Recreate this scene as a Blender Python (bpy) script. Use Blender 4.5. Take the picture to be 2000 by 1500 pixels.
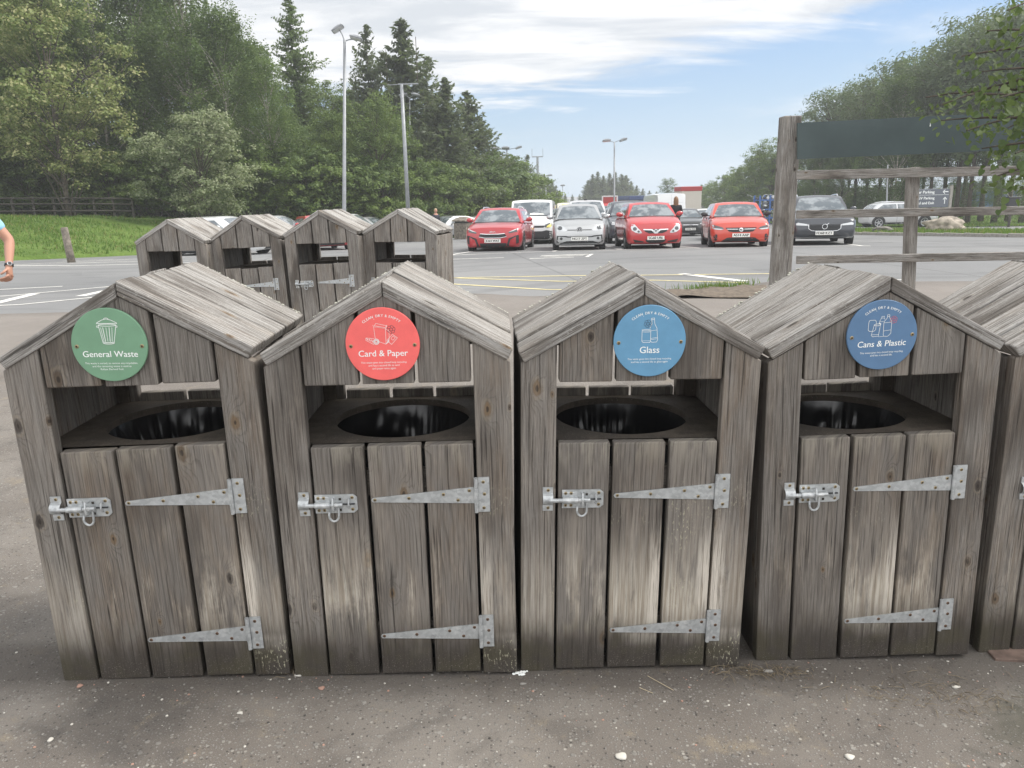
import bpy, bmesh, math, random
import numpy as np
from mathutils import Vector, Matrix
from mathutils.bvhtree import BVHTree

for o in list(bpy.data.objects):
    bpy.data.objects.remove(o, do_unlink=True)
scene = bpy.context.scene
COL = scene.collection
rad = math.radians
RNG = random.Random(7)

# ------------------------------------------------------------------ camera
CAM_H = 1.62
PITCH, ROLL, FPX = rad(13.687), rad(-1.273), 1498.2
cam_d = bpy.data.cameras.new('camera'); cam = bpy.data.objects.new('camera', cam_d); COL.objects.link(cam)
cam_d.sensor_fit = 'HORIZONTAL'; cam_d.sensor_width = 36.0; cam_d.lens = 36.0*FPX/2000.0
cam_d.clip_start = 0.05; cam_d.clip_end = 5000
_fw = Vector((0, math.cos(PITCH), -math.sin(PITCH))); _up = Vector((0, math.sin(PITCH), math.cos(PITCH))); _rt = Vector((1, 0, 0))
_cr, _sr = math.cos(ROLL), math.sin(ROLL)
_X = _rt*_cr + _up*_sr; _Y = -_rt*_sr + _up*_cr
cam.matrix_world = Matrix(((_X.x, _Y.x, -_fw.x, 0), (_X.y, _Y.y, -_fw.y, 0), (_X.z, _Y.z, -_fw.z, CAM_H), (0, 0, 0, 1)))
scene.camera = cam

# ------------------------------------------------------------------ light
SUN_AZ, SUN_EL = rad(78), rad(54)           # azimuth from +Y towards +X
sun_d = bpy.data.lights.new('sun', 'SUN'); sun_d.energy = 1.5; sun_d.angle = rad(24); sun_d.color = (1.0, 0.955, 0.89)
sun = bpy.data.objects.new('sun', sun_d); COL.objects.link(sun)
_sd = Vector((math.sin(SUN_AZ)*math.cos(SUN_EL), math.cos(SUN_AZ)*math.cos(SUN_EL), math.sin(SUN_EL)))
sun.rotation_euler = _sd.to_track_quat('Z', 'Y').to_euler(); sun.location = (20, 10, 40)

scene.view_settings.view_transform = 'Standard'; scene.view_settings.look = 'None'
scene.view_settings.exposure = 1.52; scene.view_settings.gamma = 1.0
scene.cycles.max_bounces = 6; scene.cycles.transparent_max_bounces = 6

# ------------------------------------------------------------------ node helpers
class NT:
    def __init__(s, nt): s.nt = nt
    def n(s, t, ins=None, **props):
        nd = s.nt.nodes.new(t)
        for k, v in props.items(): setattr(nd, k, v)
        for k, v in (ins or {}).items(): s.set(nd.inputs[k], v)
        return nd
    def set(s, sock, v):
        if isinstance(v, bpy.types.NodeSocket): s.nt.links.new(v, sock)
        else:
            if sock.type == 'RGBA' and len(v) == 3: v = (*v, 1)
            sock.default_value = v
    def m(s, op, a, b=0.0, c=None, clamp=False):
        nd = s.nt.nodes.new('ShaderNodeMath'); nd.operation = op; nd.use_clamp = clamp
        s.set(nd.inputs[0], a); s.set(nd.inputs[1], b)
        if c is not None: s.set(nd.inputs[2], c)
        return nd.outputs[0]
    def vec(s, x, y, z=0.0):
        return s.n('ShaderNodeCombineXYZ', {0: x, 1: y, 2: z}).outputs[0]
    def vm(s, op, a, b):
        nd = s.nt.nodes.new('ShaderNodeVectorMath'); nd.operation = op
        s.set(nd.inputs[0], a); s.set(nd.inputs[1], b); return nd.outputs[0]
    def ss(s, x, a, b):                      # smoothstep from a to b (a>b allowed)
        lo, hi, inv = (a, b, False) if a < b else (b, a, True)
        nd = s.nt.nodes.new('ShaderNodeMapRange'); nd.interpolation_type = 'SMOOTHSTEP'
        s.set(nd.inputs[0], x); nd.inputs[1].default_value = lo; nd.inputs[2].default_value = hi
        nd.inputs[3].default_value = 1.0 if inv else 0.0; nd.inputs[4].default_value = 0.0 if inv else 1.0
        return nd.outputs[0]
    def mix(s, f, a, b, blend='MIX'):
        nd = s.nt.nodes.new('ShaderNodeMix'); nd.data_type = 'RGBA'; nd.blend_type = blend
        s.set(nd.inputs[0], f); s.set(nd.inputs[6], a); s.set(nd.inputs[7], b)
        return nd.outputs[2]
    def noise(s, vec, scale, detail=3.0, rough=0.55, dist=0.0, dims='3D'):
        nd = s.n('ShaderNodeTexNoise', {'Vector': vec, 'Scale': scale, 'Detail': detail, 'Roughness': rough, 'Distortion': dist}, noise_dimensions=dims)
        return nd.outputs[0]
    def vor(s, vec, scale, dims='3D', rand=1.0, feature='F1'):
        nd = s.n('ShaderNodeTexVoronoi', {'Vector': vec, 'Scale': scale, 'Randomness': rand}, voronoi_dimensions=dims, feature=feature)
        return nd
    def sep(s, v):
        return s.n('ShaderNodeSeparateXYZ', {0: v}).outputs
    def ramp(s, f, stops):
        nd = s.nt.nodes.new('ShaderNodeValToRGB'); s.set(nd.inputs[0], f)
        el = nd.color_ramp.elements
        while len(el) < len(stops): el.new(0.5)
        for e, (p, c) in zip(el, stops): e.position = p; e.color = (*c, 1)
        return nd.outputs[0]

def new_mat(name):
    m = bpy.data.materials.new(name); m.use_nodes = True
    m.node_tree.nodes.clear(); t = NT(m.node_tree)
    out = t.n('ShaderNodeOutputMaterial')
    bs = t.n('ShaderNodeBsdfPrincipled'); t.nt.links.new(bs.outputs[0], out.inputs[0])
    return m, t, bs, out
def simple(name, col, rough=0.5, metal=0.0, spec=0.5, coat=0.0, noise=0.0, nscale=20.0):
    m, t, bs, out = new_mat(name)
    bs.inputs['Base Color'].default_value = (*col, 1); bs.inputs['Roughness'].default_value = rough
    bs.inputs['Metallic'].default_value = metal; bs.inputs['Specular IOR Level'].default_value = spec
    bs.inputs['Coat Weight'].default_value = coat; bs.inputs['Coat Roughness'].default_value = 0.05
    if noise:
        tc = t.n('ShaderNodeTexCoord').outputs['Object']
        n = t.noise(tc, nscale, 4, 0.6)
        c = t.mix(t.ss(n, .3, .7), tuple(x*(1-noise) for x in col), tuple(min(1, x*(1+noise)) for x in col))
        t.set(bs.inputs['Base Color'], c)
        b = t.n('ShaderNodeBump', {'Height': n, 'Strength': 0.15, 'Distance': 0.004}); t.set(bs.inputs['Normal'], b.outputs[0])
    return m

# ------------------------------------------------------------------ sky
world = bpy.data.worlds.new('World'); scene.world = world; world.use_nodes = True
world.node_tree.nodes.clear(); w = NT(world.node_tree)
wout = w.n('ShaderNodeOutputWorld'); bg = w.n('ShaderNodeBackground'); w.nt.links.new(bg.outputs[0], wout.inputs[0])
sky = w.n('ShaderNodeTexSky', sky_type='NISHITA', sun_disc=False, sun_elevation=SUN_EL, sun_rotation=SUN_AZ,
          air_density=1.0, dust_density=1.6, ozone_density=1.4, altitude=150)
tc = w.n('ShaderNodeTexCoord').outputs['Generated']
nx, ny, nz = w.sep(tc)
den = w.m('ADD', w.m('ABSOLUTE', ny), 0.12)
a_ = w.m('DIVIDE', nx, den); b_ = w.m('DIVIDE', nz, den)
pl = w.m('ADD', w.m('MAXIMUM', nz, 0.0), 0.12)
pv = w.vec(w.m('DIVIDE', nx, pl), w.m('DIVIDE', ny, pl), 0.0)          # cloud sheet seen in perspective
n1 = w.noise(w.vm('MULTIPLY', pv, (1.0, 1.0, 1)), 0.75, 6, 0.55, 0.25)
n2 = w.noise(w.vm('MULTIPLY', pv, (0.55, 1.5, 1)), 1.9, 6, 0.6, 0.4)
edge = w.m('SUBTRACT', b_, w.m('ADD', 0.098, w.m('MULTIPLY', w.m('MAXIMUM', w.m('SUBTRACT', a_, 0.05), 0.0), 0.225)))
edge = w.m('ADD', edge, w.m('MULTIPLY', w.m('SUBTRACT', n2, 0.5), 0.15))
cover = w.ss(edge, -0.008, 0.035)
wisps = w.m('MULTIPLY', w.ss(n1, 0.52, 0.70), 0.6)
wisps = w.m('MULTIPLY', wisps, w.ss(nz, 0.02, 0.12))
cover = w.m('MAXIMUM', cover, wisps)
cover = w.m('MULTIPLY', cover, w.ss(nz, 0.0, 0.05))
shade = w.ss(w.noise(w.vm('MULTIPLY', pv, (0.8, 1.9, 1)), 1.5, 6, 0.6, 0.4), 0.36, 0.64)
cloudc = w.mix(shade, (2.6, 2.75, 2.95), (3.85, 3.85, 3.9))
backc = w.mix(shade, (4.9, 5.0, 5.2), (7.4, 7.3, 7.2)); bk = w.ss(ny, 0.0, -0.45)  # brighter cloud added behind the camera to light the bin fronts
cloudc = w.mix(bk, cloudc, backc); cover = w.m('MAXIMUM', cover, w.m('MULTIPLY', bk, 0.85))
hz = w.ss(nz, 0.22, 0.0)
skyb = w.mix(1.0, sky.outputs[0], (.52, .52, .52), 'MULTIPLY')
skyc = w.mix(w.m('MULTIPLY', hz, 0.6), w.mix(0.55, skyb, (1.12, 1.93, 3.22)), (2.25, 2.78, 3.2))
w.set(bg.inputs[0], w.mix(cover, skyc, cloudc)); bg.inputs[1].default_value = 0.10

# ------------------------------------------------------------------ terrain functions
def sstep(a, b, x):
    t = min(1.0, max(0.0, (x-a)/(b-a))); return t*t*(3-2*t)
_GY = [(-1e4, 0.0), (23, 0.0), (60, -1.11), (120, -1.75), (1e4, -1.75)]
def G(y):                                                     # the car park falls gently away
    for (y0, z0), (y1, z1) in zip(_GY, _GY[1:]):
        if y <= y1: return z0 + (z1-z0)*(y-y0)/(y1-y0)
    return -1.75
_PE = [(-60, 11.9), (-20, 11.75), (-7, 11.73), (-3, 12.2), (-.5, 12.5), (.3, 11.95), (2.75, 12.3), (3.7, 12.6), (4.4, 13.2), (8, 12.6), (60, 12.2)]
def pave_edge(x):
    for (x0, y0), (x1, y1) in zip(_PE, _PE[1:]):
        if x <= x1: return y0 + (y1-y0)*(x-x0)/(x1-x0)
    return 12.2
def P(x, y):                                                  # the pavement the bins stand on
    s = sstep(3.6, 7.4, y)
    front = -0.0235*max(-4, min(4, x))
    back = 0.137 + 0.022*max(-3, min(1.5, x+2.3))
    return front*(1-s) + back*s*(1-0.35*sstep(9, 11.5, y))
_LE = [(-60, 8), (-40, 14), (-17, 26), (-13.6, 28.8), (-12.2, 33.0), (-9.3, 40.0), (-3.2, 48), (1.0, 66), (5.0, 110), (9, 170), (12, 260)]
def lawn_dist(x, y):                                          # signed distance left of the lawn edge
    best = 1e9; sg = 1
    for (x0, y0), (x1, y1) in zip(_LE, _LE[1:]):
        dx, dy = x1-x0, y1-y0; L2 = dx*dx+dy*dy
        t = max(0, min(1, ((x-x0)*dx+(y-y0)*dy)/L2)); px, py = x0+t*dx, y0+t*dy
        d = math.hypot(x-px, y-py)
        if d < best:
            best = d; sg = 1 if dx*(y-y0)-dy*(x-x0) > 0 else -1
    return best*sg
def bank(x, y):
    d = lawn_dist(x, y)
    if d <= 0: return G(y)
    amp = 1.65*(1-0.55*sstep(36, 90, y))
    return G(y) + 0.05 + amp*sstep(-1.5, 14, d)

# ------------------------------------------------------------------ object helpers
def tag(o, label=None, cat=None, group=None, kind=None):
    if label: o['label'] = label
    if cat: o['category'] = cat
    if group: o['group'] = group
    if kind: o['kind'] = kind
    return o
def empty(name, loc, rz=0.0, label=None, cat=None, group=None, rot=None, scale=1.0):
    o = bpy.data.objects.new(name, None); COL.objects.link(o); o.empty_display_size = 0.2
    o.location = loc; o.rotation_euler = rot if rot is not None else (0, 0, rz); o.scale = (scale,)*3
    return tag(o, label, cat, group)
def link(name, me, mats, parent=None, smooth=False):
    o = bpy.data.objects.new(name, me); COL.objects.link(o)
    if mats is not None:
        for m in (mats if isinstance(mats, (list, tuple)) else [mats]): me.materials.append(m)
    if smooth: me.polygons.foreach_set('use_smooth', [True]*len(me.polygons))
    if parent: o.parent = parent
    return o
def copy_tree(o, parent=None):
    c = o.copy(); COL.objects.link(c)
    if parent: c.parent = parent
    for ch in o.children: copy_tree(ch, c)
    return c

class MB:
    def __init__(s): s.v = []; s.f = []; s.m = []; s.uv = []; s.c = []; s.hasuv = False
    def add(s, verts, faces, mat=0, uvs=None, col=(0.5, 0.5, 0.5), M=None):
        b = len(s.v)
        s.v += [tuple(M @ Vector(p)) for p in verts] if M else [tuple(p) for p in verts]
        for i, f in enumerate(faces):
            s.f.append([b+k for k in f]); s.m.append(mat); s.c.append(col)
            s.uv.append(uvs[i] if uvs else [(0, 0)]*len(f))
    def bm(s, bm, mat=0, M=None):
        bm.verts.index_update()
        s.add([v.co.copy() for v in bm.verts], [[v.index for v in f.verts] for f in bm.faces], mat, M=M); bm.free()
    def box(s, c, size, mat=0, bev=0.0, M=None, seg=1, rot=None):
        bm = bmesh.new(); bmesh.ops.create_cube(bm, size=1)
        for v in bm.verts: v.co = Vector((v.co.x*size[0], v.co.y*size[1], v.co.z*size[2]))
        if bev: bmesh.ops.bevel(bm, geom=bm.edges[:], offset=bev, segments=seg, affect='EDGES', profile=0.5)
        T = Matrix.Translation(c)
        if rot is not None: T = T @ rot
        s.bm(bm, mat, (M @ T) if M else T)
    def board(s, M, L, W, T, e0=None, e1=None, bev=0.004, rnd=(.5, .5, .5), mat=0, segs=2):
        bm = bmesh.new(); V = {}
        for i in (0, 1):
            for j in (0, 1):
                for k in (0, 1):
                    wv, tv = (-W/2, W/2)[j], (-T, 0)[k]
                    l = (e0(wv, tv) if e0 else 0.0) if i == 0 else (e1(wv, tv) if e1 else L)
                    V[i, j, k] = bm.verts.new((l, wv, tv))
        for q in (((0,0,1),(1,0,1),(1,1,1),(0,1,1)), ((0,0,0),(0,1,0),(1,1,0),(1,0,0)), ((0,0,0),(1,0,0),(1,0,1),(0,0,1)),
                  ((0,1,0),(0,1,1),(1,1,1),(1,1,0)), ((0,0,0),(0,0,1),(0,1,1),(0,1,0)), ((1,0,0),(1,1,0),(1,1,1),(1,0,1))):
            bm.faces.new([V[x] for x in q])
        if bev: bmesh.ops.bevel(bm, geom=bm.edges[:], offset=bev, segments=segs, affect='EDGES', profile=0.5, clamp_overlap=True)
        bmesh.ops.recalc_face_normals(bm, faces=bm.faces[:])
        ou, ov = RNG.uniform(0, 40), RNG.uniform(0, 40)
        bm.verts.index_update()
        b = len(s.v); flip = M.determinant() < 0
        for v in bm.verts: s.v.append(tuple(M @ v.co))
        for f in bm.faces:
            vs = [v for v in f.verts]
            if flip: vs.reverse()
            s.f.append([b+v.index for v in vs]); s.m.append(mat); s.c.append(rnd)
            s.uv.append([(v.co.x+ou, v.co.y+v.co.z+ov) for v in vs])
        bm.free()
    def tube(s, path, radii, n=8, mat=0, cap=True, col=(.5, .5, .5)):
        path = [Vector(p) for p in path]
        if not isinstance(radii, (list, tuple)): radii = [radii]*len(path)
        rings = []; prev = None
        for i, p in enumerate(path):
            d = (path[min(i+1, len(path)-1)] - path[max(i-1, 0)])
            if d.length < 1e-9: d = Vector((0, 0, 1))
            d.normalize()
            if prev is None:
                a = Vector((1, 0, 0)) if abs(d.x) < .9 else Vector((0, 1, 0)); x = d.cross(a).normalized()
            else:
                x = (prev - d*prev.dot(d)); x = x.normalized() if x.length > 1e-6 else d.orthogonal().normalized()
            prev = x; y = d.cross(x)
            rings.append([p + (x*math.cos(2*math.pi*k/n)+y*math.sin(2*math.pi*k/n))*radii[i] for k in range(n)])
        vs = [v for r in rings for v in r]; fs = []
        for i in range(len(rings)-1):
            for k in range(n):
                fs.append([i*n+k, i*n+(k+1) % n, (i+1)*n+(k+1) % n, (i+1)*n+k])
        if cap: fs += [list(range(n))[::-1], [(len(rings)-1)*n+k for k in range(n)]]
        s.add(vs, fs, mat, col=col)
    def lathe(s, prof, n=24, mat=0, M=None):                 # prof: (r, z) revolved round local z
        vs = []; fs = []
        for r, z in prof:
            vs += [(r*math.cos(2*math.pi*k/n), r*math.sin(2*math.pi*k/n), z) for k in range(n)]
        for i in range(len(prof)-1):
            for k in range(n): fs.append([i*n+k, i*n+(k+1) % n, (i+1)*n+(k+1) % n, (i+1)*n+k])
        s.add(vs, fs, mat, M=M)
    def prism(s, poly, t0, t1, mat=0, M=None):               # poly in local xz, thickness along y
        n = len(poly)
        vs = [(x, t0, z) for x, z in poly] + [(x, t1, z) for x, z in poly]
        fs = [list(range(n)), [n+k for k in range(n)][::-1]] + [[k, n+k, n+(k+1) % n, (k+1) % n] for k in range(n)]
        s.add(vs, fs, mat, M=M)
    def ribbon(s, pts, wd, y, mat=0, closed=False):          # flat line drawing in local xz
        pts = [Vector((p[0], p[1])) for p in pts]
        if closed: pts = pts + [pts[0]]
        for a, b in zip(pts, pts[1:]):
            d = b-a
            if d.length < 1e-7: continue
            d.normalize(); q = Vector((-d.y, d.x))*wd/2; a2, b2 = a-d*wd*.35, b+d*wd*.35
            s.add([((a2+q).x, y, (a2+q).y), ((a2-q).x, y, (a2-q).y), ((b2-q).x, y, (b2-q).y), ((b2+q).x, y, (b2+q).y)], [[0, 1, 2, 3]], mat)
    def build(s, name, mats, parent=None, smooth=False, label=None):
        me = bpy.data.meshes.new(name); me.from_pydata(s.v, [], s.f)
        mats = mats if isinstance(mats, (list, tuple)) else [mats]
        for m in mats: me.materials.append(m)
        me.polygons.foreach_set('material_index', s.m)
        uvl = me.uv_layers.new(name='UVMap'); flat = [c for f in s.uv for p in f for c in p]
        uvl.data.foreach_set('uv', flat)
        ca = me.color_attributes.new('rnd', 'FLOAT_COLOR', 'CORNER')
        ca.data.foreach_set('color', [x for f, c in zip(s.f, s.c) for _ in f for x in (*c, 1.0)])
        if smooth: me.polygons.foreach_set('use_smooth', [True]*len(me.polygons))
        me.update()
        o = bpy.data.objects.new(name, me); COL.objects.link(o)
        if parent: o.parent = parent
        if label: o['label'] = label
        return o

def text_verts(txt, size, align='CENTER', shear=0.0, spacing=1.0):
    c = bpy.data.curves.new('txt', 'FONT'); c.body = txt; c.size = size; c.align_x = align; c.align_y = 'CENTER'
    c.shear = shear; c.resolution_u = 3; c.space_character = spacing
    o = bpy.data.objects.new('txt', c); COL.objects.link(o)
    bpy.context.view_layer.update()
    me = o.evaluated_get(bpy.context.evaluated_depsgraph_get()).to_mesh()
    vs = [tuple(v.co) for v in me.vertices]; fs = [list(p.vertices) for p in me.polygons]
    o.evaluated_get(bpy.context.evaluated_depsgraph_get()).to_mesh_clear()
    bpy.data.objects.remove(o, do_unlink=True); bpy.data.curves.remove(c)
    return vs, fs
def add_text(mb, txt, size, x, z, y, width=None, mat=0, shear=0.0, rot=0.0, bold=0.0, flipx=False):
    vs, fs = text_verts(txt, size, shear=shear)
    if not vs: return
    w_ = max(v[0] for v in vs)-min(v[0] for v in vs); k = (width/w_) if width else 1.0
    cx = (max(v[0] for v in vs)+min(v[0] for v in vs))/2
    cr, sr = math.cos(rot), math.sin(rot)
    for off in ([0.0] if not bold else [-bold, bold]):
        out = []
        for v in vs:
            a, b = (v[0]-cx)*k+off, v[1]*(k if width else 1.0)
            out.append((x+a*cr-b*sr, y+(0.00005 if off > 0 else 0), z+a*sr+b*cr))
        mb.add(out, fs, mat)
# ------------------------------------------------------------------ materials
def wood_mat(name, tone=1.0, silver=0.0, dirt=1.0, pale=1.0, lichen=1.0, topworn=0.0):
    m, t, bs, out = new_mat(name)
    uv = t.n('ShaderNodeUVMap', uv_map='UVMap').outputs[0]; u, v, _ = t.sep(uv)
    at = t.n('ShaderNodeAttribute', attribute_name='rnd').outputs['Color']
    r, g, b = t.n('ShaderNodeSeparateColor', {0: at}).outputs
    ob = t.n('ShaderNodeTexCoord').outputs['Object']; oz = t.sep(ob)[2]
    low = t.noise(t.vec(t.m('MULTIPLY', u, 1.3), t.m('MULTIPLY', v, 9.0)), 1.0, 3, .5, dims='2D')
    # knots
    kv = t.vor(t.vec(t.m('MULTIPLY', u, 3.1), t.m('MULTIPLY', v, 6.0)), 1.0, '2D', 0.9)
    kd = kv.outputs['Distance']; kc = t.n('ShaderNodeSeparateColor', {0: kv.outputs['Color']}).outputs
    gate = t.ss(kc[0], .50, .55)
    kd = t.m('ADD', kd, t.m('MULTIPLY', t.m('SUBTRACT', t.noise(t.vec(t.m('MULTIPLY', u, 30), t.m('MULTIPLY', v, 60)), 1.0, 2, .5, dims='2D'), .5), .05))
    krad = t.m('ADD', .035, t.m('MULTIPLY', kc[1], .075))
    kn = t.m('DIVIDE', kd, krad)
    gau = t.m('MULTIPLY', t.m('EXPONENT', t.m('MULTIPLY', t.m('MULTIPLY', kn, kn), -0.30)), gate)
    phase = t.m('ADD', t.m('ADD', t.m('MULTIPLY', v, 62.0), t.m('MULTIPLY', low, 4.2)), t.m('MULTIPLY', gau, 4.2))
    ring = t.m('FRACT', phase)                                  # growth rings: slow pale rise, sharp dark late wood
    late = t.m('MULTIPLY', t.ss(ring, .60, .92), t.ss(ring, 1.0, .95))
    fine = t.noise(t.vec(t.m('MULTIPLY', u, 7.0), t.m('MULTIPLY', v, 360.0)), 1.0, 3, .62, dims='2D')
    mid = t.noise(t.vec(t.m('MULTIPLY', u, 3.0), t.m('MULTIPLY', v, 105.0)), 1.0, 4, .62, dims='2D')
    crackn = t.noise(t.vec(t.m('MULTIPLY', u, 2.2), t.m('MULTIPLY', v, 120.0)), 1.0, 3, .5, .3, dims='2D')
    crack = t.m('MULTIPLY', t.ss(crackn, .635, .70), t.ss(low, .38, .56))
    blotch = t.m('ADD', t.m('MULTIPLY', t.noise(t.vec(t.m('MULTIPLY', u, 3.0), t.m('MULTIPLY', v, 13.0)), 1.0, 5, .66, .1, dims='2D'), .8), t.m('MULTIPLY', fine, .2))
    blot2 = t.noise(t.vec(t.m('MULTIPLY', u, 1.6), t.m('MULTIPLY', v, 5.0)), 1.0, 3, .55, .2, dims='2D')
    k = tone
    grey = (.170*k, .155*k, .140*k); brown = (.162*k, .124*k, .092*k); dark = (.055*k, .045*k, .037*k); palec = (.40*k, .345*k, .275*k); silv = (.47*k, .465*k, .45*k)
    c = t.mix(t.m('MULTIPLY', t.ss(blotch, .38, .68), t.m('MULTIPLY', g, 1.1, clamp=True)), grey, brown)
    c = t.mix(t.m('MULTIPLY', t.ss(mid, .50, .74), .30), c, (.275*k, .245*k, .210*k))
    c = t.mix(t.m('MULTIPLY', t.ss(mid, .46, .26), .28), c, dark)
    c = t.mix(t.m('MULTIPLY', late, .52), c, (.072*k, .060*k, .050*k))
    c = t.mix(t.m('MULTIPLY', t.ss(fine, .46, .68), .34), c, (.30*k, .275*k, .24*k))
    c = t.mix(t.m('MULTIPLY', t.ss(fine, .46, .28), .34), c, dark)
    if silver:
        sv = t.m('MULTIPLY', t.ss(t.m('ADD', t.m('MULTIPLY', fine, .5), t.m('MULTIPLY', mid, .5)), .40, .60), silver)
        sv = t.m('MULTIPLY', sv, t.ss(blot2, .18, .5))
        c = t.mix(sv, c, silv)
        sp = t.noise(t.vec(t.m('MULTIPLY', u, 60), t.m('MULTIPLY', v, 160)), 1.0, 3, .7, dims='2D')
        c = t.mix(t.m('MULTIPLY', t.ss(sp, .60, .68), .55*silver), c, (.62, .61, .56))
        c = t.mix(t.m('MULTIPLY', t.ss(sp, .38, .28), .5*silver), c, (.06, .055, .05))
    # per board tone
    c = t.mix(t.m('MULTIPLY', t.m('ABSOLUTE', t.m('SUBTRACT', r, .5)), .75), c, t.mix(t.ss(r, .49, .51), (.07*k, .062*k, .053*k), (.30*k, .275*k, .245*k)))
    # dark stains
    c = t.mix(t.m('MULTIPLY', t.ss(blot2, .50, .28), .62), c, (.070, .060, .052))
    # knots: ring and core
    core = t.m('MULTIPLY', t.ss(kn, 1.0, .62), gate)
    krg = t.m('MULTIPLY', t.m('MULTIPLY', t.ss(kn, 1.45, 1.05), t.ss(kn, .8, 1.05)), gate)
    c = t.mix(t.m('MULTIPLY', krg, .30), c, (.27*k, .22*k, .155*k))
    c = t.mix(t.m('MULTIPLY', core, .8), c, t.mix(t.ss(kc[2], .35, .65), (.045, .036, .03), (.17*k, .115*k, .066*k)))
    c = t.mix(t.m('MULTIPLY', t.m('MULTIPLY', t.ss(kn, .42, .2), gate), .8), c, (.03, .024, .02))
    c = t.mix(t.m('MULTIPLY', crack, .7), c, (.026, .022, .019))
    wet = t.m('ADD', t.m('MULTIPLY', t.noise(t.vec(t.m('MULTIPLY', u, 1.7), t.m('MULTIPLY', v, 9.0)), 1.0, 5, .66, .15, dims='2D'), .75), t.m('MULTIPLY', fine, .25))
    c = t.mix(t.m('MULTIPLY', t.ss(wet, .52, .66), .26), c, (.36*k, .315*k, .265*k))
    c = t.mix(t.m('MULTIPLY', t.ss(wet, .44, .30), .38), c, (.080*k, .066*k, .053*k))
    # wear that belongs to the boards: bleached patches round the lower hinge, splash dirt and algae at the foot
    if pale:
        zb = t.m('MULTIPLY', t.ss(oz, .09, .17), t.ss(oz, .60, .24))
        pm = t.m('MULTIPLY', t.m('MULTIPLY', zb, t.ss(t.m('ADD', blotch, t.m('MULTIPLY', b, .34)), .60, .84)), .95*pale)
        c = t.mix(pm, c, t.mix(t.ss(mid, .3, .7), (.30, .255, .20), (.54, .50, .43)))
        ox = t.sep(ob)[0]; wob = t.m('MULTIPLY', t.m('SUBTRACT', blotch, .5), .05)
        e1 = t.m('ADD', t.m('ABSOLUTE', t.m('SUBTRACT', ox, .076)), wob); e2 = t.m('MINIMUM', t.m('ADD', t.m('ABSOLUTE', t.m('SUBTRACT', ox, .247)), wob), t.m('ADD', t.m('ABSOLUTE', t.m('SUBTRACT', ox, .283)), wob))
        run = t.m('MULTIPLY', t.m('MULTIPLY', t.ss(t.m('MINIMUM', e1, e2), .034, .010), t.ss(oz, .62, .34)), t.m('MULTIPLY', t.ss(oz, .15, .20), t.ss(b, .55, .8)))
        low_h = t.m('MULTIPLY', t.m('MULTIPLY', t.ss(t.m('ADD', oz, wob), .075, .115), t.ss(oz, .165, .14)), t.m('MULTIPLY', t.ss(ox, -.07, .0), t.ss(b, .45, .75)))
        c = t.mix(t.m('MULTIPLY', t.m('MAXIMUM', run, t.m('MULTIPLY', low_h, .8)), t.m('MULTIPLY', t.m('MULTIPLY', t.ss(fine, .28, .52), t.ss(mid, .30, .52)), .95)), c, (.60, .55, .48))
    if dirt:
        dz = t.m('ADD', oz, t.m('MULTIPLY', t.m('SUBTRACT', blotch, .5), -.30))
        dm = t.m('MULTIPLY', t.ss(dz, .26, .06), .92*dirt)
        moss = t.ss(t.noise(ob, 7.0, 3, .6), .42, .66)
        c = t.mix(dm, c, t.mix(t.m('MULTIPLY', moss, .5), (.046, .039, .033), (.064, .058, .030)))
        gr = t.noise(ob, 260.0, 2, .7)
        c = t.mix(t.m('MULTIPLY', t.m('MULTIPLY', t.ss(gr, .60, .70), t.ss(oz, .13, .02)), .7*dirt), c, (.26, .24, .21))
        if topworn:
            t2 = t.m('MULTIPLY', t.ss(oz, .74, .84), t.ss(blotch, .46, .58)); c = t.mix(t.m('MULTIPLY', t2, .5*topworn), c, (.32, .295, .245))
    if lichen:
        lv = t.vor(t.vec(t.m('MULTIPLY', u, 62), t.m('MULTIPLY', v, 125)), 1.0, '2D')
        lc = t.n('ShaderNodeSeparateColor', {0: lv.outputs['Color']}).outputs
        lz = t.m('MULTIPLY', t.ss(t.noise(ob, 4.0, 2, .5), .52, .62), t.ss(b, .55, .75))
        ln_ = t.noise(t.vec(t.m('MULTIPLY', u, 55), t.m('MULTIPLY', v, 150)), 1.0, 3, .6, dims='2D')
        lm = t.m('MULTIPLY', t.ss(ln_, .60, .67), t.m('MULTIPLY', lz, t.ss(oz, .80, .45)))
        c = t.mix(t.m('MULTIPLY', lm, .75*lichen), c, (.46, .44, .32))
    t.set(bs.inputs['Base Color'], c); bs.inputs['Roughness'].default_value = .82; bs.inputs['Specular IOR Level'].default_value = .28
    h = t.m('SUBTRACT', t.m('ADD', t.m('MULTIPLY', fine, .7), t.m('ADD', t.m('MULTIPLY', late, .35), t.m('MULTIPLY', mid, .6))), t.m('ADD', t.m('MULTIPLY', crack, 2.2), t.m('MULTIPLY', core, .4)))
    bp = t.n('ShaderNodeBump', {'Height': h, 'Strength': .75, 'Distance': .0022}); t.set(bs.inputs['Normal'], bp.outputs[0])
    return m

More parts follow.
